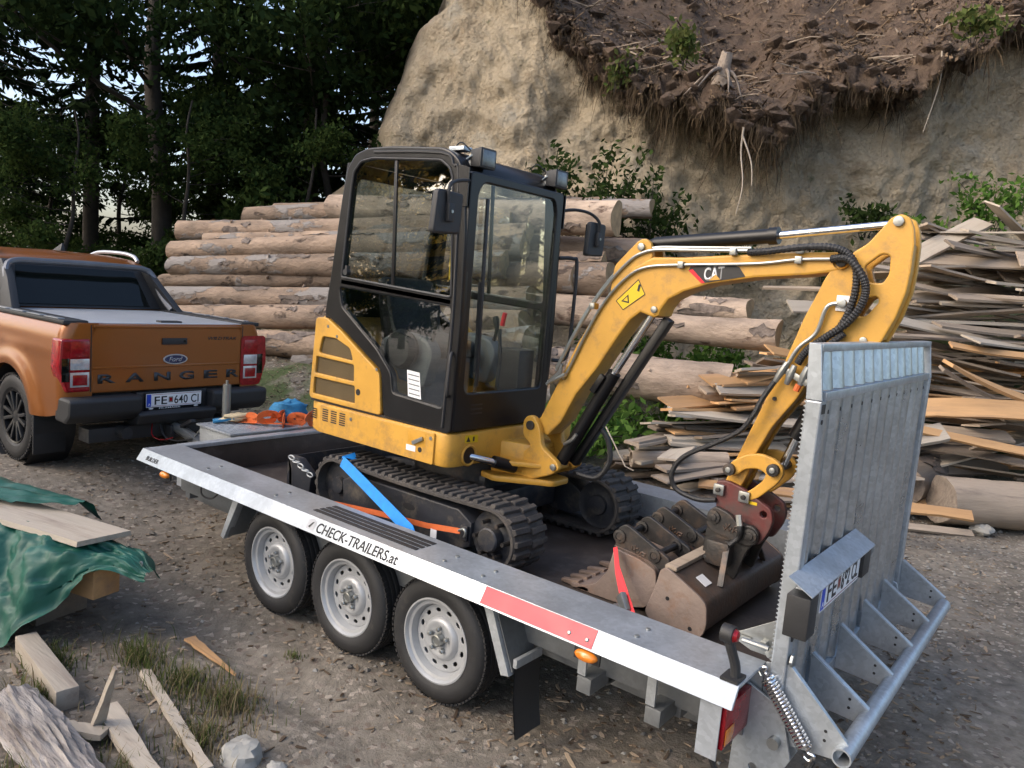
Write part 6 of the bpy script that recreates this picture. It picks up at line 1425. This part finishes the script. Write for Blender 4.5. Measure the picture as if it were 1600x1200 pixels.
def truck_wheel(x, near):
    y0 = KN+.03 if near else km(KN+.03); s = 1 if near else -1
    c = (x, y0, WZ); t = MB()
    pr_ = [(.235, .02), (.26, .0), (.31, -.012), (.345, -.006), (.368, .008), (.378, .022)]
    for k, yy in enumerate((.03, .06, .064, .076, .08, .118, .122, .136, .14, .178, .182, .194, .198, .228)):
        pr_.append((WR-(.011 if (k % 4) in (2, 3) else 0), yy))
    pr_ += [(.375, .24), (.33, .256), (.24, .24)]
    t.lathe([(r_, s*h) for r_, h in pr_], c, 'y', 48); wh = t.build('wheel', 'tyre', TK, ang=25)
    rm = MB(); rm.lathe([(r_, s*h) for r_, h in [(.24, .018), (.236, .006), (.226, .010), (.220, .04), (.215, .15), (.0001, .15)]], c, 'y', 40); rm.build('rim', 'black_paint', wh)
    for k in range(6):
        for d in (-.17, .17):
            a = k*1.047+d; p0 = (x+.05*math.cos(a), y0+s*.03, WZ+.05*math.sin(a)); p1 = (x+.225*math.cos(a+d*.35), y0+s*.018, WZ+.225*math.sin(a+d*.35))
            q = MB(); q.bar(p0, p1, .030, .03, (0, 1, 0)); q.build('spoke', MT['spoke'], wh, .006)
    hb = MB(); hb.lathe([(.075, s*.05), (.07, s*.025), (.035, s*.015), (.0001, s*.015)], c, 'y', 20); hb.build('hub', MT['spoke'], wh)
    lg = MB()
    for k in range(60):
        a = 2*math.pi*k/60
        for yy in (.012, .232):
            ca, sa = math.cos(a), math.sin(a); ta = Vector((-sa, 0, ca)); ra = Vector((ca, 0, sa)); cc = Vector(c)+ra*(WR-.006)+Vector((0, s*yy, 0))
            vs = [cc+ta*(i*.012)+Vector((0, s*j*.014, 0))+ra*kk for kk in (-.012, .006) for i, j in ((-1, -1), (1, -1), (1, 1), (-1, 1))]
            lg.add(vs, [(0, 1, 2, 3), (4, 5, 6, 7), (0, 1, 5, 4), (1, 2, 6, 5), (2, 3, 7, 6), (3, 0, 4, 7)])
    lg.build('tread_blocks', 'tyre', wh, ang=0)['kind'] = 'stuff'
MT['spoke'] = M('gunmetal_spoke', (.045, .047, .05), .35, .5, .05, 8)
for x in (WX, WX-3.3):
    truck_wheel(x, True); truck_wheel(x, False)

TK.rotation_euler = (0, 0, R(2.2)); TK.location.y -= .075
# ================================================================ LOGS
def log_mesh(a, b, r0, r1, seed, mats, taper_noise=.05):
    a = Vector(a); b = Vector(b); ln = (b-a).length; m = MB(); n, k = 24, 36; rg = random.Random(seed)
    bend = rg.uniform(-.05, .05); bend2 = rg.uniform(-.04, .04)
    for i in range(k+1):
        t = i/k; r_ = r0+(r1-r0)*t; cx = ln*t; cy = bend*math.sin(math.pi*t); cz = bend2*math.sin(math.pi*t)
        for j in range(n):
            an = 2*math.pi*j/n; q = r_*(1+taper_noise*1.6*fbm(cx*.9+seed, math.cos(an)*.9, math.sin(an)*.9, 3)+.05*fbm(cx*4, math.cos(an)*3+seed, math.sin(an)*3, 3))
            m.v.append((cx+(.02*math.cos(an*2+seed) if i in (0, k) else 0), cy+q*math.cos(an), cz+q*math.sin(an)))
    for i in range(k):
        for j in range(n): m.f.append((i*n+j, i*n+(j+1) % n, (i+1)*n+(j+1) % n, (i+1)*n+j)); m.m.append(0)
    m.f.append(tuple(range(n))); m.m.append(1); m.f.append(tuple(k*n+j for j in range(n-1, -1, -1))); m.m.append(1)
    # a few branch stubs
    for s in range(rg.randint(5, 9)):
        t = rg.uniform(.08, .92); an = rg.uniform(.3, 2.8); p = Vector((ln*t, 0, 0)); d = Vector((.5, math.cos(an), math.sin(an))).normalized(); r_ = r0+(r1-r0)*t
        m.tube([p+d*r_*.75, p+d*(r_*1.05+rg.uniform(.01, .04))], [.026, .016], 6)
    # torn bark still clinging to the wood
    m.mi = 2
    for s in range(rg.randint(5, 11)):
        t0 = rg.uniform(.02, .9); sp_ = rg.uniform(.12, .6)/ln; a0 = rg.uniform(-.6, 3.7); da = rg.uniform(.25, .9); rows = []
        for i in range(7):
            t = min(.995, t0+sp_*i/6); row = []; e0 = rg.uniform(-.18, .18); e1 = rg.uniform(-.18, .18); nar = math.sin(math.pi*(i+.35)/6.7)**.5
            for j in range(5):
                an = a0+(da*nar)*(j/4-.5)+(e0 if j == 0 else e1 if j == 4 else 0); r_ = (r0+(r1-r0)*t); q = r_*(1+taper_noise*1.6*fbm(ln*t*.9+seed, math.cos(an)*.9, math.sin(an)*.9, 3)+.05*fbm(ln*t*4, math.cos(an)*3+seed, math.sin(an)*3, 3))+.006+(.010 if j in (0, 4) and rg.random() < .5 else 0)
                row.append((ln*t+rg.uniform(-.015, .015), bend*math.sin(math.pi*t)+q*math.cos(an), bend2*math.sin(math.pi*t)+q*math.sin(an)))
            rows.append(row)
        m.grid(rows)
    m.mi = 0
    return m, ln
def log(a, b, r0, r1, label, seed, bark='bark', group='logs stacked in the pile behind the excavator', name='log'):
    m, ln = log_mesh(a, b, r0, r1, seed, None); o = m.build(name, [bark, 'stumpwood' if bark == 'board_grey' else 'endgrain', 'bark_flake'], None, ang=50)
    d = (Vector(b)-Vector(a)); o.location = a; o.rotation_euler = d.to_track_quat('X', 'Z').to_euler()
    return tag(o, label, 'log', group)
LG = [
 ((-8.56, 3.61, 2.47), (-3.61, 5.62, 2.86), .155, .175, 'topmost long log at the left end of the pile, its cut end above the truck', 'bark'),
 ((-8.43, 3.41, 2.16), (-3.13, 5.32, 2.60), .135, .185, 'second log from the top at the left end of the pile', 'bark'),
 ((-8.29, 3.36, 1.92), (-3.15, 4.99, 2.31), .150, .180, 'third log from the top at the left end of the pile, dark brown', 'bark'),
 ((-8.46, 3.30, 1.68), (-2.38, 5.45, 2.20), .110, .185, 'thin grey log, fourth from the top at the left end of the pile', 'bark'),
 ((-8.19, 3.24, 1.47), (-2.71, 5.01, 1.88), .145, .180, 'fifth log from the top at the left of the pile beside the truck window', 'bark'),
 ((-7.86, 3.20, 1.20), (-2.61, 4.76, 1.58), .155, .190, 'sixth log from the top, level with the truck bed cover', 'bark'),
 ((-7.53, 3.20, .90), (-2.37, 4.72, 1.20), .175, .200, 'thick bottom log of the pile, level with the tailgate', 'bark'),
 ((-8.25, 4.54, 2.80), (-4.37, 6.23, 3.12), .150, .160, 'log on the top course set back behind the topmost left log', 'bark'),
 ((-8.34, 5.14, 2.94), (-3.00, 7.20, 3.30), .150, .160, 'highest log at the back of the pile', 'bark'),
 ((-6.73, 5.05, 3.02), (-2.29, 6.16, 3.02), .190, .235, 'thick log on top of the pile with its big cut end beside the right mirror', 'barkpink'),
 ((-6.20, 5.90, 3.22), (-2.36, 7.17, 3.28), .120, .140, 'slim log on the top course, its end poking out furthest right', 'bark'),
 ((-5.60, 4.80, 2.00), (-1.98, 5.64, 2.22), .170, .215, 'log whose cut end shows just right of the cab pillar', 'bark'),
 ((-5.20, 4.80, 1.74), (-1.83, 5.56, 1.80), .170, .200, 'log below it ending right of the cab grab rail', 'barkpink'),
 ((-5.30, 5.85, 2.62), (-2.13, 6.74, 2.64), .180, .200, 'log in the back row showing under the thick top log', 'bark'),
 ((-5.00, 5.5, 2.36), (-2.45, 6.2, 2.42), .170, .190, 'shaded log in the back row between the right cut ends', 'bark'),
 ((-5.60, 3.75, .80), (-2.29, 4.51, 1.42), .150, .190, 'slanting log with a cut end seen through the lower windscreen', 'bark'),
 ((-5.40, 3.95, .62), (-2.10, 4.85, .86), .170, .190, 'lowest log on the ground at the foot of the pile', 'bark'),
 ((-8.0, 3.75, 2.34), (-3.2, 5.50, 2.74), .13, .15, 'log wedged behind the second course from the top', 'bark'),
 ((-7.9, 3.65, 1.82), (-3.0, 5.40, 2.24), .13, .15, 'log wedged behind the third and fourth courses', 'bark'),
 ((-7.6, 3.55, 1.35), (-2.8, 5.20, 1.72), .13, .15, 'log wedged behind the fifth course', 'bark'),
 ((-7.3, 3.55, .86), (-2.6, 5.05, 1.36), .15, .15, 'log in the dark gap above the bottom log', 'bark'),
 ((-3.30, 4.45, 1.12), (-.30, 5.63, 1.12), .225, .270, 'thick pale debarked log lying under the boom', 'barkpink'),
 ((-2.60, 6.02, 1.74), (-.12, 6.50, 1.72), .165, .190, 'pale log under the boom reaching towards the dipper arm', 'barkpink'),
 ((-3.00, 6.58, 1.92), (-.66, 6.88, 1.97), .150, .160, 'upper of the two pale logs behind the boom cylinder', 'barkpink'),
 ((1.88, 5.94, .30), (3.60, 7.55, .28), .235, .250, 'grey log lying at the foot of the heap of boards at the right edge', 'board_grey'),
 ((1.50, 6.00, .36), (1.75, 7.9, .40), .22, .23, 'log end showing between the ramp and the grey log', 'board_grey'),
]
for i, (a, b, r0, r1, lab, bk) in enumerate(LG): log(a, b, r0, r1, lab, 101+i, bk)
# ================================================================ BOARDS
def board_mesh(ln, wd, th, seed, live=.0):
    rg = random.Random(seed); m = MB(); n = 9; warp = rg.uniform(-.05, .05); tws = rg.uniform(-.4, .4); rows = []
    for i in range(n+1):
        t = i/n-.5; x = ln*t; z = warp*(1-4*t*t)*ln*.5; w0 = wd/2*(1+live*fbm(x*2.5+seed, 1., 0.)); w1 = wd/2*(1+live*fbm(x*2.5+seed, 5., 0.))
        jx = rg.uniform(-.03, .03) if i in (0, n) else 0
        c, s = math.cos(tws*t), math.sin(tws*t); row = []
        for (yy, zz) in ((-w0, -th/2), (w1, -th/2), (w1*.97, th/2), (-w0*.97, th/2)):
            row.append((x+(jx if yy > 0 else -jx), yy*c-zz*s, yy*s+zz*c+z))
        rows.append(row+[row[0]])
    m.grid(rows); m.add(rows[0][:4], [(3, 2, 1, 0)]); m.add(rows[-1][:4], [(0, 1, 2, 3)])
    return m.mesh('board')
PB = {}
for mt in ('board_grey', 'board_fresh', 'board_pale'):
    PB[mt] = []
    for k in range(9):
        rg = random.Random(k*7+len(mt)); me = board_mesh(rg.uniform(1.3, 3.0), rg.choice((.08, .12, .15, .18, .24)), rg.uniform(.018, .03), k*3+1, .35 if k % 3 == 0 else .06); me.materials.append(MT[mt]); smooth(me, 25); PB[mt].append(me)
def put_board(me, L, D, z, phi, tilt, roll, label, group):
    o = bpy.data.objects.new('board', me); COL.objects.link(o); x, y = XY(L, D)
    d = Vector((R2.x*math.cos(phi)+F2.x*math.sin(phi), R2.y*math.cos(phi)+F2.y*math.sin(phi), math.tan(tilt))).normalized()
    q = d.to_track_quat('X', 'Z'); o.location = (x, y, z); o.rotation_euler = (q @ Matrix.Rotation(roll, 3, 'X').to_quaternion()).to_euler()
    return tag(o, label, 'board', group)
rg = random.Random(77)
GL = {'board_grey': 'weathered grey brown board {}', 'board_fresh': 'fresh orange sawn board {}', 'board_pale': 'pale weathered board {}'}
lev = lambda f: ('low in', 'below the middle of', 'halfway up', 'high in', 'on top of')[min(4, int(f*5))]
H1, H2 = 'loose heap left of the ramp', 'high heap right of the ramp'
for layer in range(30):
    f = layer/29; z = .30+1.12*f
    for j in range(3):
        me_k = 'board_fresh' if (f > .55 and rg.random() < .55) or rg.random() < .08 else ('board_pale' if rg.random() < .3 else 'board_grey')
        me = rg.choice(PB[me_k]); ln = me.vertices[-1].co.x*2 if False else max(v.co.x for v in me.vertices)*2
        phi = rg.gauss(.42, .13); D0 = 7.75+.55*f+.32*j+rg.uniform(-.1, .1)
        Ll = 1.15+.85*f*f+.5*f+rg.uniform(-.12, .45)+.15*j
        L = Ll+ln/2*math.cos(phi); D = D0+ln/2*math.sin(phi)
        put_board(me, L, D, z+rg.uniform(-.02, .03)+.02*j, phi, rg.gauss(.03, .06), rg.gauss(0, .22), GL[me_k].format(lev(f)+' the '+H1), 'boards of the heap left of the ramp')
for layer in range(52):
    f = layer/51; z = .50+2.62*f
    for j in range(3):
        me_k = 'board_fresh' if (f < .42 and rg.random() < .22) else ('board_pale' if rg.random() < .30 else 'board_grey')
        me = rg.choice(PB[me_k]); phi = rg.gauss(.12, .3); D = 8.05+1.25*f+.35*j+rg.uniform(-.15, .15); L = rg.uniform(4.2, 6.9)+.2*f
        if f > .8 and L < 5.1: L += .7
        put_board(me, L, D, z+rg.uniform(-.03, .03), phi, rg.gauss(0, .085), rg.gauss(.12, .3), GL[me_k].format(lev(f)+' the '+H2), 'boards of the heap right of the ramp')
for k in range(34):
    me_k = 'board_fresh' if rg.random() < .2 else ('board_pale' if rg.random() < .4 else 'board_grey'); me = rg.choice(PB[me_k]); ln = max(v.co.x for v in me.vertices)*2
    phi = rg.gauss(.5, .3); Ll = rg.uniform(1.0, 2.4); D0 = rg.uniform(7.0, 7.8); L = Ll+ln/2*math.cos(phi); D = D0+ln/2*math.sin(phi); x, y = XY(L, D)
    put_board(me, L, D, gh0(x, y)+.05+.011*k, phi, rg.gauss(.03, .05), rg.gauss(0, .3), GL[me_k].format('spilled in front of the '+H1), 'boards spilled in front of the heap left of the ramp')
def board_ab(name, a, b, wd, th, mt, lab, seed=1, roll=0., live=.08, cat='board', group=None):
    a = Vector(a); b = Vector(b); me = board_mesh((b-a).length, wd, th, seed, live); o = link(name, me, mt, None, 25)
    o.location = (a+b)/2; q = (b-a).to_track_quat('X', 'Z'); o.rotation_euler = (q @ Matrix.Rotation(roll, 3, 'X').to_quaternion()).to_euler()
    return tag(o, lab, cat, group)
SB = [((1.0, 7.2, 2.72), (1.55, 8.24, 3.28), .24, .035, 'board_pale', 'long pale plank leaning up over the top left of the high heap', .5),
 ((1.52, 5.75, .99), (2.5, 6.75, .80), .09, .03, 'board_fresh', 'long clean yellow batten across the lower part of the high heap', .9),
 ((1.55, 5.98, 1.17), (2.5, 7.05, 1.20), .22, .03, 'board_fresh', 'wide orange plank above the yellow batten', .9),
 ((1.72, 6.2, 1.64), (2.35, 7.02, 1.32), .12, .035, 'board_fresh', 'slanting pale yellow board with a tapered end right of the ramp', .5),
 ((1.66, 6.25, 1.58), (2.15, 6.95, 1.26), .14, .03, 'board_grey', 'brown slanting board beside the slanting yellow one', .4),
 ((1.68, 6.45, 1.82), (2.3, 7.2, 1.76), .10, .025, 'board_fresh', 'thin orange board poking left near the ramp top', .6),
 ((1.46, 5.66, .84), (1.80, 6.08, .96), .22, .04, 'board_pale', 'short grey slab with a square end low beside the ramp', .6),
 ((2.0, 7.9, 2.83), (2.9, 8.6, 2.78), .26, .02, 'board_grey', 'curved bark sheet lying on the high heap', .7)]
for i, (a, b, wd, th, mt, lab, ro) in enumerate(SB): board_ab('board', a, b, wd, th, mt, lab, 300+i, ro, .1)
tag(MB().tube([(-.93, 4.10, .70), (-.60, 3.99, .37), (-.52, 4.02, .34)], .007, 6).build('bent_strip', 'board_pale', None), 'thin white bent strip leaning on the weeds left of the board heap', 'strip')
m = MB(); m.lathe([(.085, -.5), (.085, .5), (.075, .5), (.075, -.5)], (0, 0, 0), 'x', 20, True); o = m.build('pipe', 'board_grey', None); o.location = (-.30, 4.55, .43); o.rotation_euler = (0, -.05, .75)
tag(o, 'short grey pipe with an open end under the board heap', 'pipe')
# ================================================================ TARP AND FOREGROUND
A = Vector((-3.3, -1.36)); B = Vector((-.70, -.715)); e = (B-A).normalized(); sd_ = Vector((-e.y, e.x)); LT = (B-A).length
def tarp_pt(u, v):
    d = LT*u; x0 = A.x+e.x*d; near = .46-.36*sst(-1.30, -.80, x0); far = .26-.14*sst(-1.3, -.7, x0); hem = .03+.40*sst(-1.28, -.90, x0)
    wv = -near+(near+far)*v; top = .52-.04*sst(-1.2, -.7, x0)
    if v < .55: z = hem+(top-hem)*(1-(1-v/.55)**2.2)
    else: z = top-(.20-.14*sst(-1.3, -.8, x0))*((v-.55)/.45)**2
    # slack folds running from the ridge to the hem
    amp = .085*(1-.5*v)*(1-.6*sst(-1.1, -.8, x0))
    fold = abs(fbm(d*2.0+v*1.6, v*1.1, 2.))*1.6-.5+.55*fbm(d*5+v*3.2, v*2., 7.)+.2*fbm(d*12, v*9, 2.)-.9*abs(fbm(d*3.4+v*2.2, v*1.6-d, 5.))+.5*abs(fbm(d*7-v*3, v*5, 9.))
    tip = sst(.93, 1., u); wv *= 1-.55*tip**2
    p = A+e*d+sd_*(wv-amp*fold*.8)
    return (p.x, p.y, max(.015, z+amp*fold*(.9 if .1 < v < .9 else .4)-.05*tip))
TP = thing('tarpaulin', 'shiny green tarpaulin draped over stacked timber at the left edge', 'tarpaulin', (-1.6, -1.0, 0))
m = MB(); m.grid([[tarp_pt(i/130, j/80) for j in range(81)] for i in range(131)]); sh = m.build('sheet', 'tarp', TP, ang=180, normals=False)
def tarp2(u, v):
    d = LT*(.0+.70*u); x0 = A.x+e.x*d; w0 = -.14+.27*u**4+.03*fbm(d*1.5, 2, 1); wv = w0+(.32-w0)*v
    p = A+e*d+sd_*(wv+.02); z = .60+.02*fbm(d*3, v*3, 3.)+.012*fbm(d*8, v*6, 1.)-.16*max(0, v-.5)**2*4*(.4)-.02*(1-v)
    return (p.x, p.y, z-.10*sst(.85, 1., u)*sst(.5, 1, v))
m = MB(); m.grid([[tarp2(i/50, j/20) for j in range(21)] for i in range(51)]); m.build('fold', 'tarp', TP, ang=180, normals=False)
m = MB(); ey = tarp_pt(.972, .45); m.lathe([(.014, -.003), (.014, .003), (.007, .003), (.007, -.003)], (0, 0, 0), 'y', 16, True); o = m.build('eyelet', 'zinc', TP); 
for v in o.data.vertices: v.co = Vector(v.co)+Vector((ey[0]+.0, ey[1]-.0, ey[2]+.006))
board_ab('plank', (-2.6, -1.20, .535), (-1.03, -.80, .530), .30, .028, 'board_pale', 'wide pale plank tucked under the fold of the green tarpaulin', 401, 0, .05)
def timber(name, a, b, w_, h_, mt, lab, cat='timber'):
    m = MB(); m.bar(a, b, w_, h_); return tag(m.build(name, mt, None, .006), lab, cat)
timber('timber_beam', (-2.8, -1.23, .29), (-1.02, -.79, .29), .16, .16, 'board_fresh', 'orange sawn beam end showing under the tarpaulin corner')
timber('timber_beam', (-2.8, -1.20, .09), (-1.35, -.88, .09), .30, .18, 'board_grey', 'dark timber at the bottom of the covered stack')
timber('timber_beam', (-1.05, -1.17, .055), (-.385, -1.235, .055), .095, .10, 'board_pale', 'short square grey timber lying below the tarpaulin')
# rough split log in the lower left corner
m = MB(); rows = []
for i in range(41):
    t = i/40; c = Vector((-.62, -1.38, .03)).lerp(Vector((.62, -1.50, .05)), t); row = []
    for j in range(33):
        a = math.pi*j/32; q = .105*(1+.22*fbm(t*2.5, math.cos(a)*2, math.sin(a)*2+3)+.22*fbm(t*4, math.cos(a)*9, math.sin(a)*9+3)); row.append((c.x+.03*fbm(t*9, a*3), c.y-q*math.cos(a), c.z+.75*q*math.sin(a)*(1-.5*(t < .04))))
    rows.append(row)
m.grid(rows); m.add(rows[0], [tuple(range(33))]); m.add(rows[-1], [tuple(range(32, -1, -1))])
tag(m.build('split_log', M('silvery_rotten_wood', (.30, .27, .245), .85, 0, .4, 9, .9, 30, dirt=((.12, .09, .075), .45, 6), stretch=(.3, 1.5, 1.5)), None, ang=35), 'splintered silvery log in the lower left corner', 'log')
def splinter(name, a, b, w0, w1, th, mt, lab, seed):
    a = Vector(a); b = Vector(b); d = (b-a); s = d.cross(Vector((0, 0, 1)));
    if s.length < .05: s = Vector((1, .3, 0))
    s.normalize(); u = s.cross(d).normalized(); m = MB(); rows = []; rg2 = random.Random(seed)
    for i in range(10):
        t = i/9; c = a+d*t; w_ = (w0+(w1-w0)*t)/2*(1+.3*fbm(t*4+seed, 2, 1)); row = [c-s*w_-u*th/2, c+s*w_*rg2.uniform(.8, 1.1)-u*th/2, c+s*w_*.9+u*th/2, c-s*w_*.9+u*th/2]; rows.append(row+[row[0]])
    m.grid(rows); m.add(rows[0][:4], [(3, 2, 1, 0)]); m.add(rows[-1][:4], [(0, 1, 2, 3)]); return tag(m.build(name, mt, None, ang=30), lab, 'wood scrap')
splinter('wood_scrap', (-.13, -1.23, .0), (.027, -1.22, .36), .07, .010, .022, 'board_pale', 'pointed splinter of board standing upright in the ground', 1)
splinter('wood_scrap', (-.44, -.86, .03), (.46, -1.05, .035), .05, .045, .025, 'board_pale', 'long narrow split stick lying right of the upright splinter', 2)
splinter('wood_scrap', (-.22, -1.14, .05), (.52, -1.26, .05), .10, .085, .03, 'board_pale', 'grey weathered board running out of the bottom edge beside the upright splinter', 3)
splinter('wood_scrap', (-.20, -1.345, .06), (-.02, -1.235, .055), .07, .07, .025, 'board_pale', 'short piece of lath behind the foot of the upright splinter', 4)
splinter('wood_scrap', (-.64, -.52, .02), (-.14, -.555, .02), .065, .008, .012, 'board_fresh', 'tan wedge of fresh wood lying on the bare ground', 5)
def rock(x, y, z, s, lab, seed, mt='stone'):
    m = MB(); n, k = 14, 9
    for i in range(k+1):
        ph = math.pi*i/k
        for j in range(n):
            t = 2*math.pi*j/n; d = Vector((math.sin(ph)*math.cos(t), math.sin(ph)*math.sin(t), math.cos(ph))); q = 1+.45*noise.noise(d*1.6+Vector((seed, 0, 0)))+.12*fbm(d.x*5, d.y*5, d.z*5+seed)
            m.v.append((x+d.x*s*q, y+d.y*s*.8*q, z+d.z*s*.6*q))
    for i in range(k):
        for j in range(n): m.f.append((i*n+j, i*n+(j+1) % n, (i+1)*n+(j+1) % n, (i+1)*n+j)); m.m.append(0)
    return tag(m.build('rock', mt, None, ang=28), lab, 'rock')
rock(.44, -.89, .02, .10, 'pale angular rock at the bottom edge left of the middle', 3)
rock(.60, -.83, .0, .05, 'small rock beside the pale angular rock', 8)
rock(2.25, 6.1, .06, .10, 'pale stone lying on the gravel right of the ramp', 5)
# ================================================================ GROUND LITTER
def scatter(n, seed, area, fn):
    rg = random.Random(seed); i = 0
    while i < n:
        L, D = area(rg); x, y = XY(L, D)
        if D < 1.6: continue
        if -.75 < y < -.15 and x < 1.2 and rg.random() < .65: continue
        fn(rg, x, y, gh(x, y)); i += 1
ch_ = MB()
def chip(rg, x, y, z):
    a = rg.uniform(0, 6.283); ln = .010+.055*rg.random()**1.5*(1 if rg.random() > .05 else 2.4); wd = rg.uniform(.006, .02); th = rg.uniform(.002, .006); ti = rg.gauss(0, .18)
    u = Vector((math.cos(a), math.sin(a), ti)); v = Vector((-math.sin(a), math.cos(a), rg.gauss(0, .15))); c = Vector((x, y, z+.006))
    p = [c-u*ln*.5-v*wd*.3, c-u*ln*.1-v*wd*.5, c+u*ln*.5-v*wd*.2*rg.random(), c+u*ln*.4+v*wd*.4, c-u*ln*.45+v*wd*.5]
    w_ = Vector((0, 0, th)); ch_.add(p+[q-w_ for q in p], [(0, 1, 2, 3, 4), (0, 5, 6, 1), (1, 6, 7, 2), (2, 7, 8, 3), (3, 8, 9, 4), (4, 9, 5, 0)])
scatter(6500, 1, lambda r_: (lambda D: (r_.uniform(-.68, .68)*D, D))(1.7+r_.random()**1.5*7.5), chip)
scatter(2600, 2, lambda r_: (r_.uniform(-4.2, -1.2), r_.uniform(7.6, 10.4)), lambda rg, x, y, z: chip(rg, x, y, z+.02*rg.random()))
kind(ch_.build('wood_chips', 'chip', None, ang=0, normals=False), 'stuff', 'wood chips and bark scraps scattered over the yard')
gv = MB()
def stone(rg, x, y, z):
    s = (.0035+.014*rg.random()**1.8)*(1 if rg.random() > .04 else 2.2); a = rg.uniform(0, 6.283); c = Vector((x, y, z+s*.2))
    vs = [c+Vector((math.cos(a+k*1.5708)*s*rg.uniform(.7, 1.3), math.sin(a+k*1.5708)*s*rg.uniform(.7, 1.3), rg.uniform(-.2, .3)*s)) for k in range(4)]+[c+Vector((0, 0, s*.6)), c-Vector((0, 0, s*.6))]
    gv.add(vs, [(0, 1, 4), (1, 2, 4), (2, 3, 4), (3, 0, 4), (1, 0, 5), (2, 1, 5), (3, 2, 5), (0, 3, 5)])
scatter(3600, 3, lambda r_: (lambda D: (r_.uniform(-.68, .68)*D, D))(1.7+r_.random()**1.4*7), stone)
scatter(4200, 4, lambda r_: (r_.uniform(2.2, 6.2), r_.uniform(4.6, 8.2)), lambda rg, x, y, z: stone(rg, x, y, z))
kind(gv.build('gravel', 'gravel', None, ang=0, normals=False), 'stuff', 'small grey stones strewn over the muddy ground')
gr = MB(); dg = MB()
def blade(mb, rg, x, y, z, h):
    a = rg.uniform(0, 6.283); wd = rg.uniform(.0015, .003); b = rg.uniform(.2, .8)*h; dx, dy = math.cos(a), math.sin(a)
    mb.add([(x-dy*wd, y+dx*wd, z), (x+dy*wd, y-dx*wd, z), (x+dx*b*.35+dy*wd*.8, y+dy*b*.35-dx*wd*.8, z+h*.6), (x+dx*b*.35-dy*wd*.8, y+dy*b*.35+dx*wd*.8, z+h*.6), (x+dx*b, y+dy*b, z+h*.95)], [(0, 1, 2, 3), (3, 2, 4)])
rg = random.Random(9)
for cx, cy, r_, n, hh, dry in ((-.25, -.78, .16, 500, .11, .35), (.05, -.72, .17, 520, .12, .6), (-.62, -.80, .14, 450, .10, .25), (-.85, -1.12, .12, 350, .09, .2), (.22, -.95, .18, 420, .10, .7), (-.55, -1.30, .12, 300, .09, .3), (.3, -1.32, .2, 500, .10, .4), (-.15, -.20, .05, 60, .05, .2), (.1, -1.6, .2, 500, .12, .3), (-.7, -1.55, .2, 400, .12, .3), (.75, -1.15, .2, 160, .07, .7)):
    for k in range(n):
        a = rg.uniform(0, 6.283); q = r_*abs(rg.gauss(0, .6)); x, y = cx+q*math.cos(a)*1.5, cy+q*math.sin(a); blade(dg if rg.random() < dry else gr, rg, x, y, gh(x, y)-.005, hh*rg.uniform(.4, 1.1))
for k in range(5200):
    L, D = rg.uniform(-.6, 4.2), rg.uniform(7.6, 11); x, y = XY(L, D); z = gh(x, y)
    if z > .15 and fbm(x*1.3, y*1.3, 4) > -.15: blade(gr, rg, x, y, z-.01, rg.uniform(.06, .18)); 
kind(gr.build('grass', 'grass', None, ang=0, normals=False), 'stuff', 'green grass tufts growing on the muddy ground and below the bank')
kind(dg.build('dry_grass', 'dry', None, ang=0, normals=False), 'stuff', 'dry straw coloured grass tangled in the tufts')
